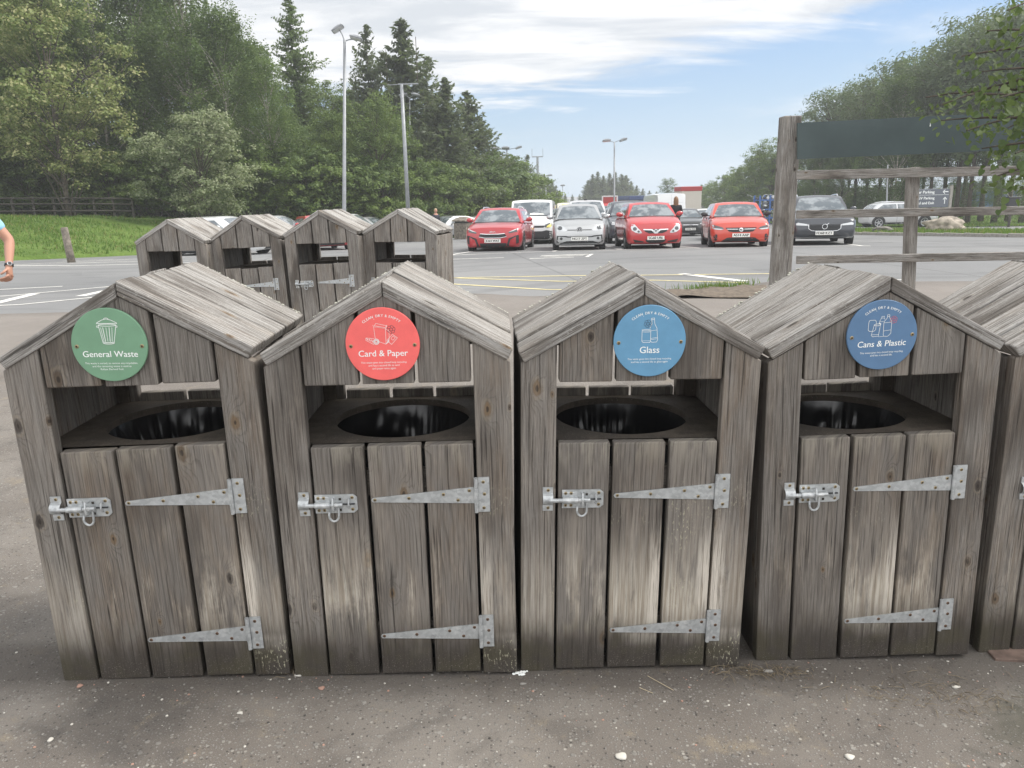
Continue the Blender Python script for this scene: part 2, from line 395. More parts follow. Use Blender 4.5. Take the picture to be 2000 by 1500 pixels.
M = {}
M['wood'] = wood_mat('weathered_boards', .98, topworn=1.0)
M['post_wood'] = wood_mat('weathered_posts', .98, silver=.10, pale=.5, lichen=1.0)
M['gable_wood'] = wood_mat('weathered_gable', .94, silver=.08, dirt=0, pale=0, lichen=0)
M['roof_wood'] = wood_mat('silvered_roof', .98, silver=.66, dirt=0, pale=0, lichen=0)
M['rear_wood'] = wood_mat('greyed_boards', 1.05, silver=.24, pale=.5)
M['rear_roof'] = wood_mat('greyed_roof', 1.12, silver=.85, dirt=0, pale=0, lichen=0)
M['rail_wood'] = wood_mat('greyed_rails', 1.12, silver=.40, dirt=0, pale=0, lichen=0)
M['fence_wood'] = simple('shade_toned_timber', (.060, .054, .045), .85, noise=.4, nscale=9)  # base colour darkened to stand in for the shade under the trees

def deck_mat():
    m, t, bs, out = new_mat('damp_deck_board')
    ob = t.n('ShaderNodeTexCoord').outputs['Object']
    n = t.noise(ob, 9, 5, .65); f = t.noise(t.vm('MULTIPLY', ob, (60, 8, 8)), 3, 4, .6); sp = t.noise(ob, 190, 2, .6)
    c = t.mix(t.ss(n, .35, .65), (.060, .050, .041), (.105, .088, .070))
    c = t.mix(t.m('MULTIPLY', t.ss(f, .5, .7), .4), c, (.12, .105, .09))
    c = t.mix(t.m('MULTIPLY', t.ss(sp, .63, .7), .5), c, (.24, .22, .2))
    t.set(bs.inputs['Base Color'], c); t.set(bs.inputs['Roughness'], t.m('ADD', .62, t.m('MULTIPLY', n, .3))); bs.inputs['Specular IOR Level'].default_value = .22
    b = t.n('ShaderNodeBump', {'Height': f, 'Strength': .25, 'Distance': .003}); t.set(bs.inputs['Normal'], b.outputs[0])
    return m
M['deck'] = deck_mat()
def galv():
    m, t, bs, out = new_mat('galvanised_steel')
    ob = t.n('ShaderNodeTexCoord').outputs['Object']
    v = t.vor(ob, 95).outputs['Color']; vs = t.n('ShaderNodeSeparateColor', {0: v}).outputs[0]
    n = t.noise(ob, 30, 4, .6)
    c = t.mix(vs, (.40, .42, .43), (.53, .55, .555)); c = t.mix(t.ss(n, .55, .75), c, (.62, .63, .63))
    c = t.mix(t.m('MULTIPLY', t.ss(n, .42, .28), .6), c, (.25, .26, .27))
    t.set(bs.inputs['Base Color'], c); bs.inputs['Metallic'].default_value = .55; t.set(bs.inputs['Roughness'], t.m('ADD', .38, t.m('MULTIPLY', vs, .18)))
    return m
M['galv'] = galv()
M['screw'] = simple('passivated_screw', (.36, .29, .17), .4, .8)
M['screw_hole'] = simple('screw_recess', (.03, .025, .02), .8)
M['plastic_bag'] = simple('black_polythene', (.010, .010, .011), .27, 0, .8)
M['white_print'] = simple('white_print', (.86, .88, .86), .5)
M['dark_print'] = simple('dark_print', (.05, .06, .08), .5)
M['red_print'] = simple('red_print', (.62, .12, .14), .5)
SIGNCOL = [(.165, .315, .200), (.86, .145, .135), (.125, .300, .47), (.095, .185, .32)]
def sign_mat(i, c):
    m, t, bs, out = new_mat('sign_face_%s' % ('green', 'coral', 'blue', 'navy')[i])
    n = t.noise(t.n('ShaderNodeTexCoord').outputs['Object'], 14, 5, .6)
    t.set(bs.inputs['Base Color'], t.mix(t.ss(n, .3, .7), tuple(x*.95 for x in c), tuple(min(1, x*1.06) for x in c)))
    bs.inputs['Roughness'].default_value = .42; return m
for i, c in enumerate(SIGNCOL): M['sign%d' % i] = sign_mat(i, c)

def pave_mat():
    m, t, bs, out = new_mat('worn_tarmac_pavement')
    ob = t.n('ShaderNodeTexCoord').outputs['Object']; x, y, z = t.sep(ob); p = t.vec(x, y)
    big = t.noise(p, 1.3, 4, .55, dims='2D'); med = t.noise(p, 6.0, 5, .6, .3, dims='2D'); fine = t.noise(p, 230, 3, .7, dims='2D')
    c = t.mix(t.ss(big, .32, .68), (.140, .124, .109), (.198, .180, .160))
    c = t.mix(t.m('MULTIPLY', t.ss(med, .5, .3), .45), c, (.088, .080, .073))
    c = t.mix(t.m('MULTIPLY', t.ss(fine, .5, .72), .30), c, (.24, .22, .195))
    c = t.mix(t.m('MULTIPLY', t.ss(fine, .45, .3), .35), c, (.05, .045, .04))
    h = t.m('MULTIPLY', fine, .35)
    for sc, thr, colr, amt, r0 in ((210, .72, (.30, .285, .26), .6, .33), (95, .70, (.27, .26, .245), .7, .34), (48, .84, (.30, .285, .255), .75, .30), (27, .93, (.25, .24, .22), .7, .26), (70, .90, (.055, .05, .048), .6, .3)):
        vv = t.vor(t.vm('ADD', p, (sc*.37, sc*.11, 0)), sc, '2D'); cc = t.n('ShaderNodeSeparateColor', {0: vv.outputs['Color']}).outputs
        k = t.m('MULTIPLY', t.ss(vv.outputs['Distance'], r0, r0*.6), t.ss(cc[0], thr, thr+.02))
        c = t.mix(t.m('MULTIPLY', k, amt), c, t.mix(cc[1], tuple(q*.6 for q in colr), tuple(min(1, q*1.25) for q in colr)))
        h = t.m('ADD', h, t.m('MULTIPLY', k, .6))
    # damp patch at the left-hand corner, tan scrapes, darker band along the feet of the bins
    dx = t.m('ADD', x, 1.24); dy = t.m('SUBTRACT', y, 2.12)
    dd = t.m('ADD', t.m('SQRT', t.m('ADD', t.m('MULTIPLY', t.m('MULTIPLY', dx, dx), 1.0), t.m('MULTIPLY', t.m('MULTIPLY', dy, dy), 2.2))), t.m('MULTIPLY', t.m('SUBTRACT', med, .5), .35))
    c = t.mix(t.m('MULTIPLY', t.ss(dd, .34, .14), .42), c, (.046, .043, .042))
    sc1 = t.noise(t.vm('MULTIPLY', t.vm('ADD', p, (3, 1, 0)), (3.0, 3.0, 1)), 1.6, 6, .72, .15, dims='2D')
    c = t.mix(t.m('MULTIPLY', t.m('MULTIPLY', t.ss(sc1, .57, .72), t.ss(fine, .35, .55)), .60), c, (.26, .215, .15))
    gx = t.m('SUBTRACT', x, 1.75); gy = t.m('SUBTRACT', y, 2.05)
    gd = t.m('ADD', t.m('SQRT', t.m('ADD', t.m('MULTIPLY', gx, gx), t.m('MULTIPLY', t.m('MULTIPLY', gy, gy), 3.0))), t.m('MULTIPLY', t.m('SUBTRACT', med, .5), .6))
    c = t.mix(t.m('MULTIPLY', t.ss(gd, .42, .1), .6), c, (.055, .056, .040))
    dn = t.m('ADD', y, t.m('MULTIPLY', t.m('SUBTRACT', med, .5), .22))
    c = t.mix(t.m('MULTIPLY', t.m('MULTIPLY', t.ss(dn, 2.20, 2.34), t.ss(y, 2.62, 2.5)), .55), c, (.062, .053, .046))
    # thin dark crack
    ck = t.m('ABSOLUTE', t.m('SUBTRACT', t.noise(t.vm('ADD', p, (5.2, 2.0, 0)), 1.15, 5, .6, dims='2D'), .5))
    c = t.mix(t.m('MULTIPLY', t.m('MULTIPLY', t.ss(ck, .0022, .0006), t.ss(big, .45, .55)), .25), c, (.03, .027, .025))
    # farther pavement is paler, dusty pinkish tarmac
    c = t.mix(t.m('MULTIPLY', t.ss(y, 4.5, 8.5), .55), c, (.27, .245, .225))
    t.set(bs.inputs['Base Color'], c); bs.inputs['Roughness'].default_value = .88; bs.inputs['Specular IOR Level'].default_value = .3
    b = t.n('ShaderNodeBump', {'Height': t.m('ADD', h, t.m('MULTIPLY', med, 1.2)), 'Strength': .8, 'Distance': .004}); t.set(bs.inputs['Normal'], b.outputs[0])
    return m
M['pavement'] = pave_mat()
def lot_mat():
    m, t, bs, out = new_mat('car_park_asphalt')
    ob = t.n('ShaderNodeTexCoord').outputs['Object']; x, y, z = t.sep(ob); p = t.vec(x, y)
    big = t.noise(p, .16, 5, .6, .3, dims='2D'); med = t.noise(t.vm('MULTIPLY', p, (.5, 1.4, 1)), .9, 5, .6, dims='2D'); fine = t.noise(p, 60, 3, .7, dims='2D')
    c = t.mix(t.ss(big, .3, .7), (.175, .178, .181), (.225, .226, .225))
    c = t.mix(t.m('MULTIPLY', t.ss(med, .44, .3), .4), c, (.10, .103, .106))
    c = t.mix(t.m('MULTIPLY', t.ss(fine, .5, .75), .25), c, (.27, .27, .265))
    c = t.mix(t.m('MULTIPLY', t.ss(fine, .45, .3), .25), c, (.06, .062, .064))
    # oil drips where cars stand
    vv = t.vor(p, .55, '2D').outputs['Distance']
    c = t.mix(t.m('MULTIPLY', t.m('MULTIPLY', t.ss(t.m('ADD', vv, t.m('MULTIPLY', med, .3)), .34, .2), t.ss(y, 20, 25)), .3), c, (.06, .06, .062))
    seam = t.m('ABSOLUTE', t.m('SUBTRACT', t.m('FRACT', t.m('ADD', t.m('MULTIPLY', x, .137), t.m('MULTIPLY', y, .021))), .5))
    seam = t.m('ADD', seam, t.m('MULTIPLY', t.m('SUBTRACT', med, .5), .006))
    c = t.mix(t.m('MULTIPLY', t.ss(seam, .006, .002), .55), c, (.075, .076, .078))
    rp = t.vor(t.vm('MULTIPLY', p, (1.0, .55, 1)), .17, '2D'); rps = t.n('ShaderNodeSeparateColor', {0: rp.outputs['Color']}).outputs[0]
    rp.distance = 'CHEBYCHEV'
    c = t.mix(t.m('MULTIPLY', t.ss(rps, .72, .76), .28), c, (.115, .118, .122)); c = t.mix(t.m('MULTIPLY', t.ss(rps, .24, .2), .22), c, (.26, .262, .26))
    trk = t.noise(t.vec(t.m('MULTIPLY', t.m('ADD', y, t.m('MULTIPLY', t.noise(p, .05, 2, .5, dims='2D'), 9)), 1.5), t.m('MULTIPLY', x, .06)), 1.0, 4, .6, dims='2D')
    c = t.mix(t.m('MULTIPLY', t.ss(trk, .54, .66), .30), c, (.10, .102, .105))
    t.set(bs.inputs['Base Color'], c); bs.inputs['Roughness'].default_value = .8; bs.inputs['Specular IOR Level'].default_value = .35
    b = t.n('ShaderNodeBump', {'Height': fine, 'Strength': .4, 'Distance': .006}); t.set(bs.inputs['Normal'], b.outputs[0])
    return m
M['lot'] = lot_mat()
def paint_mat(name, col):
    m, t, bs, out = new_mat(name)
    p = t.n('ShaderNodeTexCoord').outputs['Object']
    n = t.noise(p, 5, 5, .7); f = t.noise(p, 45, 3, .7)
    wr = t.m('ADD', t.m('MULTIPLY', t.ss(n, .56, .38), .30), t.m('MULTIPLY', t.ss(f, .46, .32), .5))
    t.set(bs.inputs['Base Color'], t.mix(wr, col, (.17, .17, .165))); bs.inputs['Roughness'].default_value = .75; return m
M['white_line'] = paint_mat('worn_white_road_paint', (.72, .71, .67)); M['yellow_line'] = paint_mat('worn_yellow_road_paint', (.74, .64, .32))
def grass_mat(name, a, b, dry=.25):
    m, t, bs, out = new_mat(name)
    p = t.n('ShaderNodeTexCoord').outputs['Object']
    n = t.noise(p, .5, 5, .6); f = t.noise(t.vm('MULTIPLY', p, (1, 1, .4)), 9, 4, .7)
    c = t.mix(t.ss(n, .35, .65), a, b); c = t.mix(t.m('MULTIPLY', t.ss(f, .5, .75), .5), c, tuple(q*1.5 for q in b)); c = t.mix(t.m('MULTIPLY', t.ss(f, .45, .25), .5), c, tuple(q*.5 for q in a))
    c = t.mix(t.m('MULTIPLY', t.ss(t.noise(p, 1.7, 3, .6), .6, .75), dry), c, (.16, .15, .06))
    t.set(bs.inputs['Base Color'], c); bs.inputs['Roughness'].default_value = .9; bs.inputs['Specular IOR Level'].default_value = .15
    bp = t.n('ShaderNodeBump', {'Height': f, 'Strength': .9, 'Distance': .08}); t.set(bs.inputs['Normal'], bp.outputs[0]); return m
M['lawn'] = grass_mat('lawn_turf', (.080, .135, .026), (.125, .190, .044))
M['floor'] = grass_mat('woodland_floor', (.028, .042, .014), (.050, .066, .020), .5)
M['soil'] = simple('dusty_soil', (.135, .108, .082), .95, noise=.35, nscale=14)
M['kerb'] = simple('concrete_kerb', (.30, .285, .255), .85, noise=.2, nscale=12)
M['stone'] = simple('boulder_stone', (.30, .262, .215), .9, noise=.4, nscale=4)
M['stone_dark'] = simple('boulder_stone_dark', (.15, .14, .125), .9, noise=.4, nscale=4)
M['steel_pole'] = simple('galvanised_pole', (.27, .285, .30), .5, .3, noise=.12, nscale=5)
M['dark_metal'] = simple('dark_metal', (.05, .052, .055), .5, .3)
M['trim'] = simple('black_plastic_trim', (.028, .029, .031), .6)
M['lens'] = simple('lamp_glass', (.55, .57, .58), .15)

def leaf_mat(name, a, b, trans=.35, hi=None):
    m = bpy.data.materials.new(name); m.use_nodes = True; m.node_tree.nodes.clear(); t = NT(m.node_tree)
    out = t.n('ShaderNodeOutputMaterial')
    at = t.n('ShaderNodeAttribute', attribute_name='rnd').outputs['Color']; r, g, bl = t.n('ShaderNodeSeparateColor', {0: at}).outputs
    oi = t.n('ShaderNodeObjectInfo').outputs['Random']
    c = t.mix(r, a, b)
    c = t.mix(t.m('MULTIPLY', oi, .45), c, tuple(x*f for x, f in zip(a, (.75, .72, .9))))
    if hi: c = t.mix(t.ss(g, .62, .85), c, hi)
    d = t.n('ShaderNodeBsdfPrincipled', {'Base Color': c, 'Roughness': .55, 'Specular IOR Level': .35})
    tr = t.n('ShaderNodeBsdfTranslucent', {'Color': t.mix(.5, c, (.12, .17, .02), 'ADD') if trans > .3 else c})
    mx = t.n('ShaderNodeMixShader', {0: trans, 1: d.outputs[0], 2: tr.outputs[0]})
    t.nt.links.new(mx.outputs[0], out.inputs[0]); return m
M['leaf'] = leaf_mat('broad_leaves', (.070, .118, .030), (.200, .270, .072))
M['leaf_pale'] = leaf_mat('pale_leaves', (.160, .215, .060), (.30, .345, .120), hi=(.38, .37, .18))
M['leaf_white'] = leaf_mat('grey_green_leaves', (.135, .175, .078), (.245, .285, .150), hi=(.30, .32, .20))
M['leaf_birch'] = leaf_mat('birch_leaves', (.066, .112, .036), (.188, .256, .088))
M['needle'] = leaf_mat('spruce_needles', (.082, .110, .060), (.145, .170, .090), .40)
M['needle_pine'] = leaf_mat('pine_needles', (.075, .118, .055), (.145, .185, .088), .40)
M['leaf_lime'] = leaf_mat('lime_leaves', (.062, .100, .036), (.128, .172, .062), .4)
M['bark'] = simple('bark', (.085, .070, .056), .95, noise=.45, nscale=6)
M['bark_pale'] = simple('birch_bark', (.34, .31, .27), .9, noise=.55, nscale=4)
M['bark_red'] = simple('pine_bark', (.070, .055, .046), .95, noise=.45, nscale=5)
M['grass_blade'] = leaf_mat('grass_blades', (.075, .150, .020), (.145, .245, .044), .4, hi=(.24, .23, .09))
# ------------------------------------------------------------------ ground
def grid_mesh(name, xs, ys, zf, mat, label=None, kind='structure'):
    vs = [(x, y, zf(x, y)) for y in ys for x in xs]; nx_ = len(xs)
    fs = [[j*nx_+i, j*nx_+i+1, (j+1)*nx_+i+1, (j+1)*nx_+i] for j in range(len(ys)-1) for i in range(nx_-1)]
    me = bpy.data.meshes.new(name); me.from_pydata(vs, [], fs)
    o = link(name, me, mat, smooth=True); return tag(o, label, None, None, kind)
def frange(a, b, n): return [a+(b-a)*i/n for i in range(n+1)]
grid_mesh('car_park', [-900, -200, -60, -30, 0, 30, 60, 200, 900], [-60, 0, 10.2, 11.3, 23, 60, 120, 300, 900, 2500], lambda x, y: G(y) - (.3 if y < 11 else 0), M['lot'], 'grey asphalt car park falling gently away')
# pavement: raised slab with a worn edge
pxs = frange(-24, -5, 20) + frange(-4.6, 4.6, 46) + frange(5, 24, 20)
pys = frange(-4, 2, 6)[:-1] + frange(2, 11.2, 46)
rows = []; vs = []; fs = []
for y in pys: rows.append([(x, y, P(x, y)) for x in pxs])
rows.append([(x, pave_edge(x)-.02, P(x, 11.4)*.9+.012) for x in pxs]); rows.append([(x, pave_edge(x), -.03) for x in pxs])
for r_ in rows: vs += r_
nX = len(pxs)
for j in range(len(rows)-1):
    for i in range(nX-1): fs.append([j*nX+i, j*nX+i+1, (j+1)*nX+i+1, (j+1)*nX+i])
me = bpy.data.meshes.new('pavement'); me.from_pydata(vs, [], fs)
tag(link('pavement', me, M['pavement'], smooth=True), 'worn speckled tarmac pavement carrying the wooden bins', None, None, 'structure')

def strip(mb, pts, wd, zf, mat=0, step=.6):
    pts = [Vector((p[0], p[1])) for p in pts]; out = []
    for a, b in zip(pts, pts[1:]):
        n = max(1, int((b-a).length/step)); out += [a+(b-a)*i/n for i in range(n)]
    out.append(pts[-1]); vs = []
    for i, p in enumerate(out):
        d = (out[min(i+1, len(out)-1)]-out[max(i-1, 0)]).normalized(); q = Vector((-d.y, d.x))*wd/2
        q *= 1+RNG.uniform(-.06, .06)
        vs += [((p+q).x, (p+q).y, zf((p+q).x, (p+q).y)), ((p-q).x, (p-q).y, zf((p-q).x, (p-q).y))]
    mb.add(vs, [[2*i+1, 2*i, 2*i+2, 2*i+3][::-1] for i in range(len(out)-1)], mat)
def mark(name, lines, mat, label):
    mb = MB()
    for pts, wd in lines: strip(mb, pts, wd, lambda x, y: G(y)+.006)
    return tag(mb.build(name, M[mat]), label, None, None, 'structure')
mark('bay_line', [([(-2.0, 22.62), (1.28, 23.75), (4.88, 23.85), (8.1, 23.45), (10.6, 22.75)], .11), ([(-1.75, 22.72), (-.9, 26.5)], .11), ([(1.35, 23.8), (2.2, 27.5)], .11),
                  ([(5.85, 23.8), (5.35, 27.0)], .11), ([(8.3, 23.4), (8.05, 26.5)], .11), ([(10.4, 22.85), (10.9, 26.5)], .11), ([(-1.9, 21.2), (-.15, 21.35)], .10),
                  ([(-3.1, 20.9), (-2.0, 21.15)], .10)], 'white_line', 'white painted lines marking out the front row of parking bays')
mark('dashed_line', [([(3.45+.012*(y-23.6), y), (3.45+.012*(y-22.6), y+.9)], .2) for y in (24.0, 26.6, 28.6, 30.6, 33, 36, 40)], 'white_line', 'short white dashes running between the silver car and the red car')
mark('bus_marking', [([(.55, 20.85), (1.75, 21.0)], .12), ([(.9, 21.75), (2.25, 21.95)], .16), ([(2.1, 21.0), (2.35, 22.0)], .1), ([(.95, 21.3), (2.05, 21.45)], .08), ([(.85, 21.5), (2.1, 21.66)], .06)], 'white_line', 'faded white lettering block painted on the asphalt')
mark('yellow_line', [([(-6, 16.6), (-1.18, 16.16), (1.34, 16.05), (2.58, 15.85), (5.0, 15.6), (7, 15.4)], .09), ([(-1.6, 16.35), (1.03, 15.0), (2.76, 14.85), (4.3, 14.1)], .09), ([(-1.3, 15.1), (.66, 13.7), (2.72, 13.25), (3.8, 12.95)], .09),
                     ([(-30, 12.0), (-20, 11.9), (-7, 11.88), (-3, 12.36), (-.5, 12.68)], .09), ([(-.75, 12.95), (.35, 12.15), (.6, 12.0)], .09)], 'yellow_line', 'thin worn yellow lines along the pavement edge and hatching')
mark('give_way_marking', [([(3.55, 15.95), (4.4, 14.3)], .22), ([(4.55, 13.9), (4.9, 13.6)], .3), ([(5.9, 14.3), (7.2, 14.0)], .1), ([(6.3, 14.0), (7.0, 13.8)], .08)], 'white_line', 'broken white give way dashes beside the hatching')
mark('hatched_marking', [([(-16, 13.2), (-9.6, 14.6), (-7.6, 16.6), (-6.2, 19.5)], .09), ([(-16, 12.2), (-8.45, 13.2), (-7.1, 14.6), (-5.8, 17.2)], .09), ([(-9.0, 13.1), (-9.2, 14.9)], .2), ([(-8.0, 14.3), (-7.9, 16.3)], .18), ([(-13, 14.9), (-9.4, 16.2)], .1)],
     'white_line', 'white double edge line with cross ticks beside the left hand bins')
mark('kerb_bay_marking', [([(-14.6, 22.6), (-12.4, 21.9), (-8.2, 22.1)], .11), ([(-14.6, 22.6), (-13.2, 24.2), (-9.8, 26.4)], .11), ([(-13.0, 22.9), (-9.6, 23.2)], .1), ([(-14.2, 24.7), (-12.9, 25.3)], .11)], 'white_line', 'white lines round the parking bay beside the wooden bollard')

# soil patch at the pavement edge (behind the blue sign bin)
mb = MB(); 
def soilz(x, y):
    e = min(x-1.9, 4.3-x, (y-10.9)*1.2, (pave_edge(x)+.12-y)*1.5)
    return P(x, min(y, 11.4)) - .012 + .06*max(0, min(1, e*2)) + .012*math.sin(x*9+y*7)
sx = frange(1.9, 4.3, 24); sy = [0, .2, .4, .6, .8, 1.0]
vs = []; 
for f in sy:
    for x in sx:
        y0 = 11.15+.12*math.sin(x*3); y1 = pave_edge(x)+.10; y = y0+(y1-y0)*f
        vs.append((x, y, soilz(x, y) if f < 1 else -.02))
n_ = len(sx); fs = [[j*n_+i, j*n_+i+1, (j+1)*n_+i+1, (j+1)*n_+i] for j in range(len(sy)-1) for i in range(n_-1)]
me = bpy.data.meshes.new('soil_patch'); me.from_pydata(vs, [], fs); tag(link('soil_patch', me, M['soil'], smooth=True), 'dusty bare soil at the pavement edge', None, None, 'structure')

# lawn bank on the left, woodland floor behind it
def resample(pl, n):
    P_ = [Vector(p) for p in pl]; L = [0]
    for a, b in zip(P_, P_[1:]): L.append(L[-1]+(b-a).length)
    out = []
    for i in range(n+1):
        d = L[-1]*i/n; k = 0
        while k < len(L)-2 and L[k+1] < d: k += 1
        t = (d-L[k])/(L[k+1]-L[k]); out.append(P_[k].lerp(P_[k+1], t))
    return out
le = resample(_LE, 110); vs = []; off = [0, .12, .5, 1, 2, 3.5, 5, 7, 9, 11, 14]
nrm = []
for i, p in enumerate(le):
    d = (le[min(i+2, len(le)-1)]-le[max(i-2, 0)]).normalized(); nrm.append(Vector((-d.y, d.x)))
def lawn_pt(i, o, wob=0):
    q = le[i]+nrm[i]*(o+wob); return q
for o_ in off:
    for i in range(len(le)):
        q = lawn_pt(i, o_, .12*math.sin(i*2.1)+.1*math.sin(i*.9) if o_ < .6 else 0)
        vs.append((q.x, q.y, (G(q.y)-.02) if o_ == 0 else bank(q.x, q.y)+.02))
n_ = len(le); fs = [[j*n_+i, j*n_+i+1, (j+1)*n_+i+1, (j+1)*n_+i] for j in range(len(off)-1) for i in range(n_-1)]
me = bpy.data.meshes.new('lawn'); me.from_pydata(vs, [], fs); tag(link('lawn', me, M['lawn'], smooth=True), 'sloping grass bank below the wood', None, None, 'structure')
off2 = [13.5, 17, 22, 30, 45, 80]; vs = []
for o_ in off2:
    for i in range(len(le)):
        q = lawn_pt(i, o_); vs.append((q.x, q.y, bank(q.x, q.y) + max(0, o_-17)*.13 + (.0 if o_ > 14 else -.01) + .1*math.sin(q.x*.7)*(o_ > 14)))
fs = [[j*n_+i, j*n_+i+1, (j+1)*n_+i+1, (j+1)*n_+i] for j in range(len(off2)-1) for i in range(n_-1)]
me = bpy.data.meshes.new('woodland_floor'); me.from_pydata(vs, [], fs); tag(link('woodland_floor', me, M['floor'], smooth=True), 'dark leafy woodland floor on the left', None, None, 'structure')

# right-hand verge with a kerb, and grass under the pines
def patch(name, poly, zoff, mat, label, kerb=None, n=5):
    cx = sum(p[0] for p in poly)/len(poly); cy = sum(p[1] for p in poly)/len(poly)
    bm = bmesh.new(); v = [bm.verts.new((x, y, 0)) for x, y in poly]; bm.faces.new(v)
    bmesh.ops.triangulate(bm, faces=bm.faces[:])
    for _ in range(n):
        es = [e for e in bm.edges if e.calc_length() > 1.6]
        if not es: break
        bmesh.ops.subdivide_edges(bm, edges=es, cuts=1); bmesh.ops.triangulate(bm, faces=bm.faces[:])
    for q in bm.verts: q.co.z = G(q.co.y)+zoff
    bmesh.ops.recalc_face_normals(bm, faces=bm.faces[:])
    if sum(f.normal.z for f in bm.faces) < 0: bmesh.ops.reverse_faces(bm, faces=bm.faces[:])
    mb = MB(); mb.bm(bm); o = mb.build(name, mat); return tag(o, label, None, None, 'structure')
VERGE = [(15.3, 38), (15.7, 34.5), (16.6, 31), (17.6, 27.4), (19.2, 24.6), (21.6, 23.4), (24, 22.8), (24.5, 24.2), (22.2, 26.0), (21.0, 29), (20.6, 33), (20.3, 38), (18, 41)]
patch('grass_verge', VERGE, .10, M['lawn'], 'kerbed grass island with boulders on the right')
patch('grass_field', [(27, 47), (24, 60), (23, 90), (24, 140), (90, 140), (90, 36), (40, 40)], .06, M['lawn'], 'mown grass under the pines on the right', n=4)
mb = MB()
vp = VERGE + VERGE[:1]
for a, b in zip(vp, vp[1:]):
    a, b = Vector(a), Vector(b); nseg = max(1, int((b-a).length/.9))
    for i in range(nseg):
        p, q = a+(b-a)*i/nseg, a+(b-a)*(i+.98)/nseg; d = (q-p); ang = math.atan2(d.y, d.x); c = (p+q)/2
        mb.box((c.x, c.y, G(c.y)+.03), (d.length, .13, .2), bev=.015, rot=Matrix.Rotation(ang, 4, 'Z'))
tag(mb.build('kerb_line', M['kerb']), 'concrete kerb round the grass island', None, None, 'structure')

# grass blades (uncountable): lawn, verge
def blades(name, pts, hmin, hmax, wd, label):
    n = len(pts); rs = np.random.RandomState(5)
    p = np.array(pts); a = rs.uniform(0, 2*np.pi, n); h = rs.uniform(hmin, hmax, n); ln = rs.normal(0, .35, (n, 2))*h[:, None]
    ww = rs.uniform(.6, 1.3, n)*wd
    V = np.empty((n, 3, 3)); V[:, 0] = p; V[:, 1] = p
    V[:, 0, 0] -= np.cos(a)*ww; V[:, 0, 1] -= np.sin(a)*ww; V[:, 1, 0] += np.cos(a)*ww; V[:, 1, 1] += np.sin(a)*ww
    V[:, 2] = p; V[:, 2, :2] += ln; V[:, 2, 2] += h
    me = bpy.data.meshes.new(name); me.vertices.add(n*3); me.vertices.foreach_set('co', V.ravel())
    me.loops.add(n*3); me.loops.foreach_set('vertex_index', np.arange(n*3)); me.polygons.add(n); me.polygons.foreach_set('loop_start', np.arange(0, n*3, 3))
    me.update(calc_edges=True)
    ca = me.color_attributes.new('rnd', 'FLOAT_COLOR', 'CORNER'); cc = np.ones((n*3, 4)); r = np.repeat(rs.uniform(0, 1, (n, 2)), 3, axis=0); cc[:, 0] = r[:, 0]; cc[:, 1] = r[:, 1]*.88
    ca.data.foreach_set('color', cc.ravel())
    return tag(link(name, me, M['grass_blade']), label, None, None, 'stuff')
pts = []; rr = random.Random(3)
for _ in range(90000):
    i = rr.randrange(8, 62); o_ = 14*rr.random(); q = lawn_pt(i, o_)+Vector((rr.uniform(-.9, .9), rr.uniform(-.9, .9)))
    if lawn_dist(q.x, q.y) < .05: continue
    pts.append((q.x, q.y, bank(q.x, q.y)))
blades('grass', pts, .05, .17, .028, 'lush green grass covering the bank')
pts = []
def inside(x, y, poly):
    r_ = False; n = len(poly)
    for i in range(n):
        (x0, y0), (x1, y1) = poly[i], poly[(i+1) % n]
        if (y0 > y) != (y1 > y) and x < (x1-x0)*(y-y0)/(y1-y0)+x0: r_ = not r_
    return r_
while len(pts) < 9000:
    x, y = rr.uniform(15, 25), rr.uniform(22.5, 41)
    if inside(x, y, VERGE): pts.append((x, y, G(y)+.09))
for _ in range(14000):
    x, y = rr.uniform(26, 60), rr.uniform(44, 75); pts.append((x, y, G(y)+.05))
blades('verge_grass', pts, .05, .2, .03, 'short grass on the island and under the pines')
pts = []
for _ in range(500):
    x = rr.gauss(3.35, .35); pts.append((x, pave_edge(x)-.12+rr.gauss(0, .10), .02+P(x, 11)*.8))
for _ in range(260):
    x = rr.gauss(4.45, .15); pts.append((x, 8.5+rr.gauss(0, .15), P(x, 8.5)))
blades('edge_weeds', pts, .04, .16, .008, 'straggly weeds at the pavement edge and round the board post')
# ------------------------------------------------------------------ timber bin housings
BW, ZD, ZG, ZA, DEPTH = .772, .843, 1.048, 1.376, .674
SL = (1.376-1.155)/.3945; TH = math.atan(SL); RT = .043                # roof slope, board thickness
def under(x): return ZA - RT/math.cos(TH) - SL*abs(x)
Rd = lambda a, b: RNG.uniform(a, b)
def vert_board(mb, x0, x1, z0, ztop, y, T, rnd, face=-1, bev=.004, jig=.0):
    """upright board: visible face looks to -y (face=-1) or +y; ztop number or function of x"""
    cx = (x0+x1)/2; W = x1-x0; dz = Rd(-jig, jig)
    # local l->z, w->x, t->-y*face
    A = Matrix(((0, 1 if face < 0 else -1, 0, cx), (0, 0, face, y), (1, 0, 0, z0+dz), (0, 0, 0, 1)))
    zf = (lambda w_, t_: ztop(cx+(w_ if face < 0 else -w_))-z0-dz) if callable(ztop) else (lambda w_, t_: ztop-z0-dz)
    mb.board(A, 1, W, T, e1=zf, rnd=rnd, bev=bev)
def side_board(mb, y0, y1, z0, z1, x, T, rnd, sx):
    cy = (y0+y1)/2
    A = Matrix(((0, 0, sx, x), (0, sx, 0, cy), (1, 0, 0, z0), (0, 0, 0, 1)))
    mb.board(A, z1-z0, y1-y0, T, rnd=rnd)
